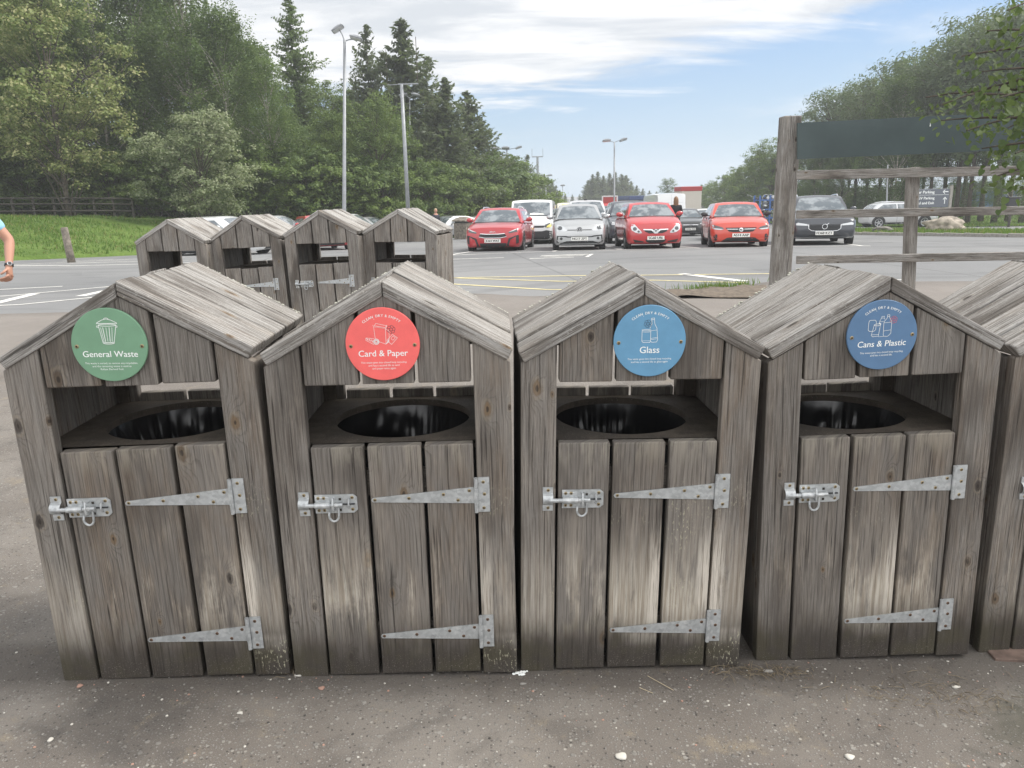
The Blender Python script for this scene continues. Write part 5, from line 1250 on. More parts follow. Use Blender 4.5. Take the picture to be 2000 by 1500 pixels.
# -- cars behind the back row of bins
def plain(kind, col, label, x, y, rz, **ov):
    c = Car(kind, PAINT[col], label, **ov)
    c.patch('headlight', M['headlamp'], [[(.50, c.p['zf']-.10), (.54, c.p['zf']+.0), (.80, c.p['zf']+.06), (.82, c.p['zf']-.06)]], both=True); c.patch('grille', M['trim'], [[(-.42, .48), (.42, .48), (.45, .62), (-.45, .62)]])
    c.patch('air_intake', M['trim'], [[(-.5, .24), (.5, .24), (.42, .36), (-.42, .36)]]); c.patch('tail_light', M['tail'], [[(.58, .70), (.80, .70), (.80, .95), (.66, .95)]], 'R', both=True); c.mirrors(c.col); c.bottom(.22)
    return c.place(x, y, rad(rz))
plain('hatch', 'white', 'white hatchback behind the bin nearest the lawn in the back row', -8.35, 27.5, 80, H=1.42)
plain('hatch', 'pearl', 'pale silver car behind the gap between the second and third back row bins', -8.2, 33.2, 80, H=1.48)
plain('hatch', 'white', 'white car with curved roof behind the bin with the bolt in the back row', -6.0, 38.2, 80, H=1.55)
plain('hatch', 'signal', 'red car mostly hidden, its wheel and bumper seen through a back row bin', -6.7, 29.6, 25, H=1.40)
plain('saloon', 'lgrey', 'silver grey car beyond the small distant bin by the wood', -4.2, 51.5, -72)
plain('hatch', 'silver', 'silver car roof at the foot of the utility pole', -6.4, 44.5, 70)
plain('saloon', 'lgrey', 'low silver car bonnet left of the small distant bin', -5.3, 47.5, -50)
plain('hatch', 'white', 'white car peeping out behind the black saloon and orange hatchback', 10.9, 43.5, -20)
plain('suv', 'grey', 'dark car behind the right shoulder of the orange hatchback', 9.0, 30.6, -12, H=1.5)
# -- commercial vehicles farther off
c = Car('bigvan', PAINT['white'], 'tall white van standing behind the woman', 'van', 'parked_van', 'vans in the car park', H=2.62)
c.patch('grille', M['trim'], [[(-.6, .60), (.6, .60), (.65, .85), (-.65, .85)]]); c.patch('headlight', M['headlamp'], [[(.66, .80), (.7, 1.02), (.92, 1.05), (.92, .82)]], both=True); c.mirrors(M['trim'], 1.45); c.place(10.35, 56.5, rad(178)); c.root.rotation_euler = (.02, 0, rad(182))
c = Car('bigvan', PAINT['cream'], 'cream and yellow van beyond the dark green car', 'van', 'parked_van', 'vans in the car park', H=2.3, W=1.95)
c.patch('yellow_panel', M['plate_yellow'], [[(-.5, 1.98), (.7, 1.98), (.7, 2.15), (-.5, 2.15)]], 'F', .01); c.mirrors(M['trim'], 1.5); c.place(5.1, 66, rad(0))
c = Car('bigvan', PAINT['signal'], 'red van in the distance beside the red box trailer', 'van', 'parked_van', 'vans in the car park', H=2.2); c.mirrors(M['chrome'], 1.5); c.place(10.4, 79, rad(2))
c = Car('bigvan', PAINT['white'], 'white camper front behind the lamp post by the red hatchback', 'van', 'parked_van', 'vans in the car park', H=2.2); c.patch('grille', M['trim'], [[(-.7, .5), (.7, .5), (.7, .85), (-.7, .85)]]); c.mirrors(M['trim'], 1.5); c.place(10.2, 68, rad(-20))
def box_trailer(name, label, cat, loc, size, mats, rz=0, band=None, frame=None):
    r_ = empty(name, loc, rad(rz), label, cat); sx, sy, sz = size; mb = MB(); mb.box((0, 0, .75+sz/2), (sx, sy, sz), bev=.03)
    for k in range(1, 8): mb.box((-sx/2+sx*k/8, -sy/2-.008, .75+sz*.46), (.02, .012, sz*.86))
    mb.build('body', mats[0], r_)
    if band: mb = MB(); mb.box((0, 0, .75+sz-.18), (sx+.08, sy+.08, .42), bev=.03); mb.build('top_band', band, r_)
    if frame:
        mb = MB()
        for xx in (-sx/2, sx/2): mb.box((xx, -sy/2-.03, .75+sz/2), (.14, .06, sz+.1))
        mb.box((0, -sy/2-.03, .75+sz), (sx-.16, .06, .14)); mb.box((0, -sy/2-.03, .78), (sx-.16, .06, .14)); mb.build('body_frame', frame, r_)
    mb = MB(); mb.box((0, 0, .62), (sx*.8, sy*.96, .2)); mb.build('chassis', M['dark_metal'], r_)
    for yy in (-sy*.3, sy*.3):
        for s in (-1, 1):
            mb = MB(); mb.lathe([(.18, -.12), (.38, -.12), (.4, 0), (.38, .12), (.0001, .12)], 20, 0, Matrix.Translation((s*(sx/2-.15), yy, .4)) @ Matrix.Rotation(math.pi/2, 4, 'Y')); mb.build('wheel', M['tyre'], r_)
    return r_
M['cream_panel'] = simple('cream_panel', (.60, .56, .49), .6, noise=.06); M['red_panel'] = simple('red_panel', (.40, .035, .035), .5); M['white_panel'] = simple('white_panel', (.7, .7, .7), .5); M['dark_curtain'] = simple('dark_curtain', (.05, .055, .06), .7); M['blue_panel'] = simple('blue_panel', (.05, .085, .20), .6); M['blue_steel'] = simple('blue_steel', (.045, .14, .42), .45)
box_trailer('box_trailer', 'cream box trailer with red band along the top, behind the black saloon', 'trailer', (17.1, 75, G(75)), (1.9, 3.0, 2.72), [M['cream_panel']], 0, band=M['red_panel'])
box_trailer('box_trailer', 'red box trailer with white edges beside the far lamp post', 'trailer', (10.75, 83, G(83)), (1.5, 4, 2.1), [M['red_panel']], -8, frame=M['white_panel'])
r_ = box_trailer('curtain_trailer', 'dark curtain sided trailer with blue top rail, beyond the red hatchback', 'trailer', (15.0, 88, G(88)), (4.2, 6, 2.1), [M['dark_curtain']], 4, band=M['blue_panel'])
# blue rack loaded with gear
r_ = empty('storage_rack', (23.5, 70, G(70)), 0, 'blue steel rack loaded with silver and black gear beside the wooden post', 'rack'); mb = MB()
for k in range(4):
    for yy in (-.8, .8): mb.box((-1.35+k*.9, yy, 1.25), (.13, .13, 2.5), bev=.01)
for zz in (.55, 1.3, 2.1):
    for yy in (-.8, .8): mb.box((0, yy+.1, zz), (2.7, .06, .1))

for k in range(4):
    for zz in (.55, 2.1): mb.box((-1.35+k*.9, 0, zz), (.08, 1.5, .08))
mb.build('frame', M['blue_steel'], r_); q = random.Random(9); mb = MB()
for _ in range(90):
    bm = bmesh.new(); bmesh.ops.create_icosphere(bm, subdivisions=1, radius=q.uniform(.08, .24))
    for v in bm.verts: v.co = Vector((v.co.x*q.uniform(.6, 1.5), v.co.y, v.co.z*q.uniform(.5, 1.1)))
    x, z = q.uniform(-1.3, 1.3), q.uniform(.3, 2.5); mb.bm(bm, 1 if (z > 1.9 and q.random() < .7) or q.random() < .2 else 0, Matrix.Translation((x, q.uniform(-.7, .6), z)))
for _ in range(14): x, z = q.uniform(-1.2, 1.2), q.choice((.75, 1.5, 2.3)); mb.tube([(x+.28*math.cos(a), -.6, z+.28*math.sin(a)) for a in [k*math.pi/8 for k in range(17)]], .025, 6, q.choice((0, 1)))
mb.build('stacked_gear', [M['trim'], M['headlamp']], r_)
# ------------------------------------------------------------------ trees
def leaves_mesh(name, C, size, seed, up=.45, aspect=1.6, droop=0.0, tone=None, fold=.25):
    """C: (n,3) leaf centres -> one folded leaf (two triangles pairs) each"""
    rs = np.random.RandomState(seed); n = len(C); C = np.asarray(C, float)
    nrm = rs.normal(0, 1, (n, 3)); nrm[:, 2] = np.abs(nrm[:, 2])+up; nrm /= np.linalg.norm(nrm, axis=1)[:, None]
    d = rs.normal(0, 1, (n, 3)); d[:, 2] -= droop; d -= nrm*(d*nrm).sum(1)[:, None]; d /= np.linalg.norm(d, axis=1)[:, None]
    s = np.cross(nrm, d); L = size*rs.uniform(.65, 1.35, n)[:, None]; Wd = L/aspect
    V = np.empty((n, 4, 3)); V[:, 0] = C-d*L*.5; V[:, 1] = C+s*Wd*.5+nrm*L*fold*.2; V[:, 2] = C+d*L*.5; V[:, 3] = C-s*Wd*.5+nrm*L*fold*.2
    me = bpy.data.meshes.new(name); me.vertices.add(n*4); me.vertices.foreach_set('co', V.ravel())
    me.loops.add(n*4); me.loops.foreach_set('vertex_index', np.arange(n*4)); me.polygons.add(n); me.polygons.foreach_set('loop_start', np.arange(0, n*4, 4))
    me.update(calc_edges=True)
    ca = me.color_attributes.new('rnd', 'FLOAT_COLOR', 'CORNER'); cc = np.ones((n*4, 4)); t = rs.uniform(0, 1, n) if tone is None else np.clip(np.asarray(tone)+rs.normal(0, .16, n), 0, 1)
    cc[:, 0] = np.repeat(t, 4); cc[:, 1] = np.repeat(rs.uniform(0, 1, n), 4); ca.data.foreach_set('color', cc.ravel())
    return me
def trunk_mb(h, r0, rs, lean=.02, top=.15, limbs=(), n=9):
    mb = MB(); path = []; x = y = 0
    for i in range(8):
        f = i/7; path.append((x, y, h*f-.3*(i == 0))); x += rs.uniform(-1, 1)*lean*h*.12; y += rs.uniform(-1, 1)*lean*h*.12
    mb.tube(path, [r0*(1.35 if i == 0 else 1)*(1-(1-top)*i/7) for i in range(8)], n); return mb, path
def proto_broad(seed, h, R, z0, nt, ncl, nl, leaf, size, bark, droop=0.0, vert=.55, trunk=.16, shape=1.0):
    rs = random.Random(seed); nr = np.random.RandomState(seed)
    mb, path = trunk_mb(h*.82, trunk, rs); P_ = []; T = []
    for k in range(nt):
        # tips through an egg-shaped crown, denser near its skin
        f = rs.random()**.8; z = z0+(h-z0)*f; rad_ = R*math.sin(math.pi*min(.98, max(.06, .12+.86*f**shape)))**.62*(1-.12*rs.random())
        a = k*2.399+rs.uniform(-.5, .5); q = (.42+.58*rs.random()**.5); lump = 1+.24*math.sin(a*3+seed)+.18*math.sin(a*5+z*1.3)
        tip = Vector((rad_*q*lump*math.cos(a), rad_*q*lump*math.sin(a), z)); sz = max(0.5, z-rs.uniform(.8, 2.2)*R*.35)
        i = min(7, int(7*sz/(h*.82))); b = Vector(path[i]); mid = b.lerp(tip, .55)+Vector((0, 0, .25))
        mb.tube([b, mid, tip], [.055*trunk/.16, .028, .008], 5, 0, False)
        tn = rs.random()
        for _ in range(ncl):
            c = tip+Vector((rs.gauss(0, .52), rs.gauss(0, .52), rs.gauss(0, .38)))*R*.31
            m_ = max(6, int(nl*rs.uniform(.5, 1.4))); sp = rs.uniform(.17, .36)*R*.28
            pts = nr.normal(0, 1, (m_, 3))*[sp, sp, sp*vert]
            if droop: pts[:, 2] -= np.abs(nr.normal(0, 1, m_))*droop; pts[:, :2] *= .7
            P_.append(pts+np.array(c)); T += [min(1, max(0, tn*1.0+rs.uniform(-.2, .2)))]*m_
    crown = leaves_mesh('crown', np.vstack(P_), size, seed, up=.5, droop=droop*.8, tone=T)
    return ('broad', mb, bark, crown, leaf)
def proto_spruce(seed, h, R, leaf, size=.40, gap=.0, sparse=1.0, bark='bark', z0=.6, upturn=.25):
    rs = random.Random(seed); nr = np.random.RandomState(seed); mb, path = trunk_mb(h*.985, .15, rs, .006, .06); V = []; T = []; z = z0
    while z < h-.12:
        f = (z-z0)/(h-z0); L0 = R*(1-f)**.70*(.92+.16*math.sin(z*2.3+seed)); nb = max(3, int(10*sparse*(1-f*.45)))
        for k in range(nb):
            if rs.random() < gap*(1-.5*f): continue
            a = rs.uniform(0, 6.283); L = max(.22, L0*(.42+.75*rs.random()**.8)*(1.25 if rs.random() < .10 else 1)); tn = rs.random()
            for j in range(max(3, int(L/.15))):
                s = (j+.6)/max(3, int(L/.15)); r = L*s; zz = z - L*.42*s+upturn*L*s*s*1.4
                nw = 2 if s < .85 else 1; w_ = .5*L*.30*(1-abs(s-.45))
                for _ in range(nw+1):
                    u = rs.uniform(-1, 1)*w_; V.append((r*math.cos(a)-u*math.sin(a), r*math.sin(a)+u*math.cos(a), zz-abs(u)*.35+rs.uniform(-.10, .04))); T.append(.25+.6*s*tn+.1)
            mb.tube([(0, 0, z), (L*.5*math.cos(a), L*.5*math.sin(a), z-L*.13), (L*math.cos(a), L*math.sin(a), z-.42*L+upturn*L*1.4)], [.03*(1-f)+.008, .018*(1-f)+.005, .004], 4, 0, False)
        z += rs.uniform(.13, .27)*(1+.5*(1-sparse))*(1-.35*f)
    for k in range(5): V.append((rs.gauss(0, .03), rs.gauss(0, .03), h-.1*k)); T.append(.6)
    crown = leaves_mesh('crown', np.array(V), size, seed, up=.2, aspect=2.6, droop=.5, tone=T)
    return ('spruce', mb, bark, crown, leaf)
def proto_pine(seed, h, R, zb, nt=44, size=.33):
    rs = random.Random(seed); nr = np.random.RandomState(seed); mb, path = trunk_mb(h*.95, .17, rs, .022, .25); P_ = []; T = []
    for k in range(nt):
        f = k/nt; z = zb+(h-zb)*(f**.9); rr_ = R*(math.sin(math.pi*min(1, .25+.72*(1-f)))**.7)*rs.uniform(.35, 1.05); a = k*2.399+rs.uniform(-.4, .4)
        i = min(7, int(7*z/(h*.95))); b = Vector(path[i])+Vector((0, 0, -.3)); tip = Vector((b.x+rr_*math.cos(a), b.y+rr_*math.sin(a), z+rs.uniform(.1, .6)))
        mb.tube([b, b.lerp(tip, .5)+Vector((0, 0, -.08)), tip], [.06, .035, .012], 5, 0, False); tn = rs.random()
        for _ in range(5):
            c = tip+Vector((rs.gauss(0, .45), rs.gauss(0, .45), rs.gauss(.05, .22))); m_ = int(34*rs.uniform(.6, 1.3)); sp = rs.uniform(.25, .42)
            P_.append(nr.normal(0, 1, (m_, 3))*[sp*1.15, sp*1.15, sp*.7]+np.array(c)); T += [.2+.6*tn]*m_
    for s in range(6):      # dead stubs on the bare trunk
        z = rs.uniform(1.2, zb); a = rs.uniform(0, 6.28); mb.tube([(0, 0, z), (.7*math.cos(a), .7*math.sin(a), z+.1)], [.025, .006], 4, 0, False)
    crown = leaves_mesh('crown', np.vstack(P_), size, seed, up=.6, aspect=3.4, tone=T)
    return ('pine', mb, 'bark_red', crown, 'needle_pine')
PROTO = {}
def proto(key, *a):
    kind, mb, bark, crown, leaf = a[0]; crown.materials.append(M[leaf])
    tm = mb.build('trunk', M[bark]); me = tm.data; bpy.data.objects.remove(tm, do_unlink=True); me.polygons.foreach_set('use_smooth', [True]*len(me.polygons)); PROTO[key] = (me, crown)
proto('broad1', proto_broad(1, 15, 4.3, 2.2, 58, 9, 54, 'leaf', .20, 'bark'))
proto('broad2', proto_broad(2, 13, 4.0, 1.6, 54, 9, 54, 'leaf', .20, 'bark', .15))
proto('pale', proto_broad(3, 14, 3.9, 2.6, 60, 9, 56, 'leaf_pale', .185, 'bark'))
proto('birch1', proto_broad(4, 17, 3.5, 3.2, 66, 9, 60, 'leaf_birch', .155, 'bark_pale', .75, .9, .12))
proto('birch2', proto_broad(5, 16, 3.2, 2.4, 62, 9, 60, 'leaf_birch', .155, 'bark_pale', .95, .9, .11))
proto('bush', proto_broad(6, 5.2, 2.5, .3, 44, 8, 46, 'leaf', .165, 'bark', 0, .6, .07))
proto('whitebeam', proto_broad(7, 6.2, 2.7, .9, 46, 9, 56, 'leaf_white', .14, 'bark', 0, .55, .07))
proto('spruce1', proto_spruce(8, 14, 3.7, 'needle', size=.35, gap=.22, upturn=.5)); proto('spruce2', proto_spruce(9, 13, 3.7, 'needle', size=.34, gap=.38, sparse=.75, upturn=.75)); proto('spruce3', proto_spruce(10, 11, 3.6, 'needle', size=.35, gap=.22, upturn=.55))
proto('larch', proto_spruce(12, 17, 3.6, 'leaf_birch', .30, .22, .85, 'bark', 3.0, .35))
for k_ in (1, 2, 3): proto('pine%d' % k_, proto_pine(20+k_, (11.5, 12.5, 10.5)[k_-1], (2.5, 2.8, 2.3)[k_-1], (3.9, 4.3, 3.4)[k_-1]))
NAMES = dict(broad='broadleaf_tree', pale='broadleaf_tree', birch='birch_tree', bush='bush', whitebeam='whitebeam_bush', spruce='spruce_tree', larch='larch_tree', pine='pine_tree')
HT = dict(broad1=15, broad2=13, pale=14, birch1=17, birch2=16, bush=5.2, whitebeam=6.2, spruce1=14, spruce2=13, spruce3=11, larch=17, pine1=11.5, pine2=12.5, pine3=10.5)
trr = random.Random(77)
def tree(key, px, Y, ytop, label, group=None, zf=None, wide=1.0):
    """px/ytop: where trunk and top stand in the photo at distance Y -> real position and height"""
    p = ypt(px, 400, Y); q = ypt(px, ytop, Y); x = p.x; zb = (zf or bank)(x, Y); h = q.z-zb; s = h/HT[key]
    nm = NAMES[key.rstrip('123')]; o = empty(nm, (x, Y, zb), trr.uniform(0, 6.28), label, 'bush' if 'bush' in nm else 'tree', group); o.scale = (s*wide*(1 if s < 1 else s**-.35), s*wide*(1 if s < 1 else s**-.35), s)
    tm, cm = PROTO[key]; link('trunk', tm, None, o); link('crown', cm, None, o); return o
LEFT = [  # prominent, one by one
 ('pale', 132, 43, -60, 'tall tree with pale yellow green crown standing before the wood at the left', 1.0),
 ('broad1', -20, 46, -140, 'broad green tree cut off by the left edge of the photo', 1.05),
 ('broad2', 70, 49, -40, 'dark green tree behind the pale yellow green one', 1.1),
 ('whitebeam', 398, 41.5, 222, 'rounded grey green bush in front of the birches, above the back row of bins', 1.05),
 ('birch1', 228, 49, -120, 'tall birch just right of the pale yellow green tree', 1.1),
 ('birch2', 305, 52, -150, 'tall birch above and left of the grey green bush', 1.1),
 ('birch1', 395, 50, -90, 'tall birch rising behind the grey green bush', 1.15),
 ('birch2', 462, 48, 20, 'birch whose crown ends against the open sky left of the larch', 1.15),
 ('larch', 597, 58, -30, 'tall dark larch left of the near lamp post, its top above the photo', 1.0),
 ('birch1', 540, 47, 120, 'drooping green birch in front of the dark larch', 1.2),
 ('broad2', 655, 50, 225, 'green tree behind the near lamp post with sloping bare limbs', .95),
 ('broad1', 742, 49, 182, 'green rounded tree between the near lamp post and the utility pole', .9),
 ('spruce2', 735, 62, 48, 'ragged spruce top left of the utility pole', 1.12),
 ('spruce1', 800, 60, 36, 'tallest spruce right behind the utility pole', 1.47),
 ('spruce2', 845, 66, 110, 'open spruce just right of the tallest spruce', 1.40),
 ('spruce1', 878, 58, 152, 'dense dark spruce near the middle of the conifer row', 1.40),
 ('spruce3', 918, 66, 178, 'dark spruce right of the middle of the conifer row', 1.40),
 ('spruce2', 945, 74, 236, 'spruce near the right end of the conifer row', 1.40),
 ('spruce3', 968, 80, 282, 'shorter spruce closing the conifer row before the triple headed lamp', 1.54),
 ('broad2', 1012, 98, 345, 'pale green roundish tree behind the white panel van', 1.1),
 ('spruce2', 1031, 118, 302, 'solitary spruce beside the radio mast', 1.40),
 ('spruce3', 1000, 102, 316, 'small dark spruce just right of the triple headed lamp', 1.40),
]
for k, px, Y, yt, lab, wd in LEFT: tree(k, px, Y, yt, lab, wide=wd)
# second row and undergrowth: look-alikes share a label
q = random.Random(31)
for px, Y, yt, k in ((-90, 48, -80, 'broad2'), (20, 56, -20, 'broad1'), (165, 57, 10, 'broad2'), (260, 60, -10, 'broad1'), (350, 60, 0, 'broad2'), (430, 60, 30, 'broad1'), (500, 58, 90, 'broad2')):
    tree(k, px, Y, yt, 'dark leafy tree in the second row of the wood on the left', 'second row trees of the left wood')
for px, Y, yt in ((-40, 45, 300), (60, 46.5, 300), (215, 46, 295), (285, 46.5, 290), (340, 46, 300), (480, 46, 290), (560, 47, 290), (620, 47, 300), (690, 47.5, 310), (745, 48, 320), (800, 51, 320), (850, 54, 330), (900, 58, 335), (945, 63, 340)):
    tree('bush', px, Y, yt, 'dark green undergrowth bush along the foot of the left wood', 'undergrowth bushes of the left wood', wide=1.15)
    tree('bush', px+38, Y+9, yt-25, 'dark green undergrowth bush along the foot of the left wood', 'undergrowth bushes of the left wood', wide=1.5)
for px, Y, yt, k in ((640, 64, 150, 'broad1'), (700, 66, 190, 'broad2'), (835, 56, 240, 'spruce3'), (900, 62, 250, 'spruce3'), (770, 55, 230, 'broad2'), (980, 88, 330, 'broad2')):
    tree(k, px, Y, yt, 'green tree filling the gaps behind the conifer row', 'filler trees behind the conifer row', wide=1.1)
for px, Y, yt in ((1045, 125, 338), (1052, 132, 352), (1062, 135, 340), (1070, 142, 346), (1078, 148, 352), (1086, 150, 362), (1094, 160, 372), (1104, 200, 378), (1118, 230, 380), (1132, 240, 379), (1140, 245, 381)):
    tree(q.choice(('spruce1', 'spruce3', 'spruce2')), px, Y, yt, 'small distant conifer at the far left side of the car park', 'distant conifers on the left', wide=1.35)
gz = lambda x, y: G(y)
for px, Y, yt in ((1148, 185, 352), (1157, 178, 340), (1167, 182, 335), (1178, 180, 343), (1190, 185, 338), (1201, 183, 336), (1213, 186, 340), (1222, 190, 342), (1232, 196, 354), (1243, 200, 362), (1255, 210, 368), (1268, 220, 372), (1282, 230, 374)):
    tree(q.choice(('spruce1', 'spruce3')), px, Y, yt, 'distant dark spruce in the clump behind the far lamp post', 'distant spruce clump in the middle', gz, 1.5)
tree('pine1', 1303, 140, 353, 'lone rounded conifer left of the box trailer roof', None, gz, 1.1)
for px, Y, yt, k, lab in ((1505, 84, 272, 'broad1', 'leafy green tree just left of the wooden post'), (1478, 92, 300, 'broad2', 'leafy green tree second from the wooden post'), (1450, 100, 322, 'broad1', 'leafy green tree above the orange red hatchback'), (1415, 112, 345, 'broad2', 'leafy green tree above the left mirror of the orange red hatchback'), (1392, 122, 353, 'broad1', 'leafy green tree at the low left end of the right hand wood'), (1375, 130, 366, 'bush', 'low bush at the left end of the right hand wood')):
    tree(k, px, Y, yt, lab, None, gz, 1.15)
for px, Y, yt in ((1432, 118, 340), (1490, 110, 318), (1530, 100, 300), (1545, 92, 270)): tree('broad2', px, Y, yt, 'dark green tree behind the leafy trees of the right hand wood', 'rear trees of the right hand wood', gz, 1.1)
pn = 0
for px, Y, yt in ((1588, 82, 226), (1615, 78, 188), (1642, 84, 200), (1668, 74, 172), (1690, 80, 180), (1715, 70, 150), (1738, 74, 152), (1762, 66, 130), (1790, 70, 122), (1815, 62, 112), (1842, 66, 92), (1868, 60, 60), (1893, 58, 70), (1918, 62, 48), (1945, 55, 40), (1972, 58, 20), (2000, 53, 30), (2030, 55, 0), (1655, 92, 205), (1730, 88, 175), (1800, 82, 140), (1880, 76, 95), (1950, 72, 62)):
    pn += 1; tree('pine%d' % (1+pn % 3), px, Y, yt, 'slender dark pine with bare lower trunk in the row behind the green board', 'pines behind the green board', gz, .95)
for px, Y, yt, lab in ((1595, 74, 300, 'light green young birch right behind the top of the wooden post'), (1885, 64, 296, 'light green sapling under the right part of the green board'), (1745, 62, 150, 'light green birch standing out among the dark pines above the green board'), (1640, 70, 305, 'light green young birch below the left part of the green board'), (1800, 68, 300, 'light green sapling below the middle of the green board'), (1975, 48, 300, 'leafy young birch at the right edge below the green board')):
    tree('birch2', px, Y, yt, lab, None, gz, 1.15 if yt < 200 else 1.6)
for px, Y in ((1600, 95), (1680, 98), (1760, 96), (1570, 92), (1640, 90), (1720, 88), (1860, 92), (1940, 88), (2000, 86)): tree('bush', px, Y, 366, 'low hedge bush seen between the pine trunks', 'hedge bushes behind the pines', gz, 1.6)

# lime tree overhanging from the right, close to the camera
def lime():
    rs = random.Random(41); root = empty('lime_tree', (5.0, 5.9, P(5, 6)), 0, 'leafy lime tree reaching in from the right edge over the green board', 'tree'); mb = MB()
    mb.tube([(0, 0, -.1), (.03, 0, 1.2), (-.02, .05, 2.4), (.05, 0, 3.6), (0, .1, 5.2)], [.13, .11, .10, .08, .04], 10); V = []; D = []; T = []
    targets = []
    for px, py, Y in ((1890, 60, 5.6), (1930, 20, 5.5), (1960, 110, 5.4), (1880, 140, 5.8), (1850, 185, 5.7), (1915, 190, 5.3), (1960, 230, 5.2), (1800, 205, 6.0), (1770, 190, 6.2), (1850, 255, 5.5), (1800, 235, 5.8), (1880, 290, 5.4), (1945, 300, 5.1), (1985, 180, 5.0), (1990, 60, 5.2), (1990, 330, 5.0), (1955, 370, 5.1), (1840, 110, 6.0), (1905, 345, 5.5), (1970, 20, 5.8), (1990, 250, 5.6), (1930, 250, 6.1), (1880, 215, 6.2), (1940, 150, 6.1), (1990, 120, 6.3), (2030, 200, 5.4), (2060, 80, 5.6), (2060, 300, 5.5), (2100, 160, 5.8), (2120, 20, 6)):
        targets.append(ypt(px+38, py, Y)-Vector(root.location))
    for _ in range(26):
        a = rs.uniform(-1.4, 2.2); targets.append(Vector((rs.uniform(.2, 1.8)*math.cos(a)+.3, rs.uniform(.2, 1.9)*math.sin(a)+.2, rs.uniform(2.6, 5.8))))
    for tgt in targets:
        b = Vector((0, 0, min(4.8, max(1.7, tgt.z-.1+rs.uniform(-.2, .5))))); mid = b.lerp(tgt, .55)+Vector((0, 0, .16))
        pts = [b.lerp(mid, t_).lerp(mid.lerp(tgt, t_), t_) for t_ in [k/10 for k in range(11)]]; mb.tube(pts, [.022*(1-k/11)+.0025 for k in range(11)], 5, 0, False)
        L = (tgt-b).length
        for k in range(58):
            t_ = 1-.62*rs.random()**1.4; i = min(9, int(t_*10)); base = pts[i].lerp(pts[i+1], t_*10-i); off = Vector((rs.gauss(0, .085), rs.gauss(0, .085), rs.gauss(-.035, .06))); V.append(base+off); D.append(off); T.append(rs.random())
    mb.build('trunk', M['bark'], root, smooth=True)
    lf = MB()
    # heart-shaped leaf, folded along its midrib
    outl = [(0, 0), (.30, -.10), (.50, .12), (.50, .42), (.30, .78), (0, 1.08)]
    for c, off, tn in zip(V, D, T):
        s = rs.uniform(.026, .054); d = Vector((off.x*3+rs.gauss(0, .3), off.y*3+rs.gauss(0, .3), -.55+rs.gauss(0, .35))).normalized(); n_ = Vector((rs.gauss(0, .5), rs.gauss(0, .5)-.3, 1)).normalized(); sd = d.cross(n_).normalized(); n_ = sd.cross(d); fo = rs.uniform(.1, .4)
        vs = [c+d*(b*s)+sd*(a*s)+n_*(a*fo*s) for a, b in outl] + [c+d*(b*s)-sd*(a*s)+n_*(a*fo*s) for a, b in outl[1:-1]]
        lf.add(vs, [[0, 1, 2, 3, 4, 5], [0, 5, 9, 8, 7, 6]], 0, col=(tn, rs.random(), 0))
    lf.build('crown', M['leaf_lime'], root)
lime()
# ------------------------------------------------------------------ poles, board, fences, signs, boulders
def lamp(px, Y, ytop, heads, label, name='lamp_post', r=.075, dxtop=0.0, cat='lamp post', box=False, ball=False):
    z0 = bank(ypt(px, 410, Y).x, Y) if px < 900 else G(Y); b = ypt(px, 410, Y); t = ypt(px+dxtop, ytop, Y); h = t.z-z0; root = empty(name, (b.x, Y, z0), 0, label, cat)
    lx = (t.x-b.x); mb = MB(); mb.tube([(0, 0, -.2), (lx*.13, 0, h*.13), (lx*.14, 0, h*.14), (lx, 0, h)], [r*1.25, r*1.2, r*.95, r*.6], 12); mb.build('pole', M['steel_pole'], root, smooth=True)
    if box: mb = MB(); mb.box((.10, -.06, .9), (.12, .1, .42), bev=.01); mb.build('control_box', M['steel_pole'], root)
    for hx, hz, ang, sz in heads:
        mb = MB(); mb.tube([(lx, 0, h-.05), (lx+hx*.5, 0, h+hz*.6), (lx+hx, 0, h+hz)], .028, 6); mb.build('arm', M['steel_pole'], root)
        R_ = Matrix.Translation((lx+hx*1.25, -.05, h+hz+.03)) @ Matrix.Rotation(ang, 4, 'Y') @ Matrix.Rotation(-.2, 4, 'X'); mb = MB(); mb.box((0, 0, 0), (.62*sz, .42*sz, .10*sz), bev=.03, M=R_); mb.box((0, 0, .07*sz), (.34*sz, .26*sz, .08*sz), bev=.02, M=R_); hd = mb.build('floodlight', M['steel_pole'], root)
        mb = MB(); mb.box((0, 0, -.055*sz), (.52*sz, .34*sz, .012), M=R_); mb.build('lamp_glass', M['lens'], hd)
    return root
lamp(667, 36.2, 78, [(-.20, .42, -.5, .9), (.42, .02, .25, .9)], 'tall grey lamp post with two floodlights rising behind the back row of bins', dxtop=6, r=.10, box=True)
lamp(800, 58, 190, [(-.35, .12, -.2, 1), (.35, .12, .2, 1)], 'lamp post half hidden behind the utility pole')
lamp(990, 76, 292, [(-.9, .05, .05, 1.2), (-.1, .1, 0, 1.2), (.9, .12, -.3, 1.0)], 'distant lamp post with a row of three heads, above the red crossover', r=.09)
lamp(1024, 92, 338, [(.3, .05, .1, .8)], 'thin distant pole standing between the spruces above the white van', r=.075)
lamp(1066, 108, 344, [(-.35, .05, .05, 1.2), (.4, .05, -.1, 1.2)], 'distant lamp post above the gap between the white van and silver hatchback', r=.085)
lamp(1099, 150, 363, [(0, .05, 0, 1.4)], 'farthest lamp post, among the small conifers', r=.09)
lamp(1200, 70, 277, [(-.55, .08, -.05, 1.15), (.62, .12, -.25, 1.1)], 'distant lamp post with two heads between the silver and red hatchbacks', r=.095)
lamp(1734, 56, 322, [], 'plain thin pole among the pine trunks behind the silver crossover', r=.075)
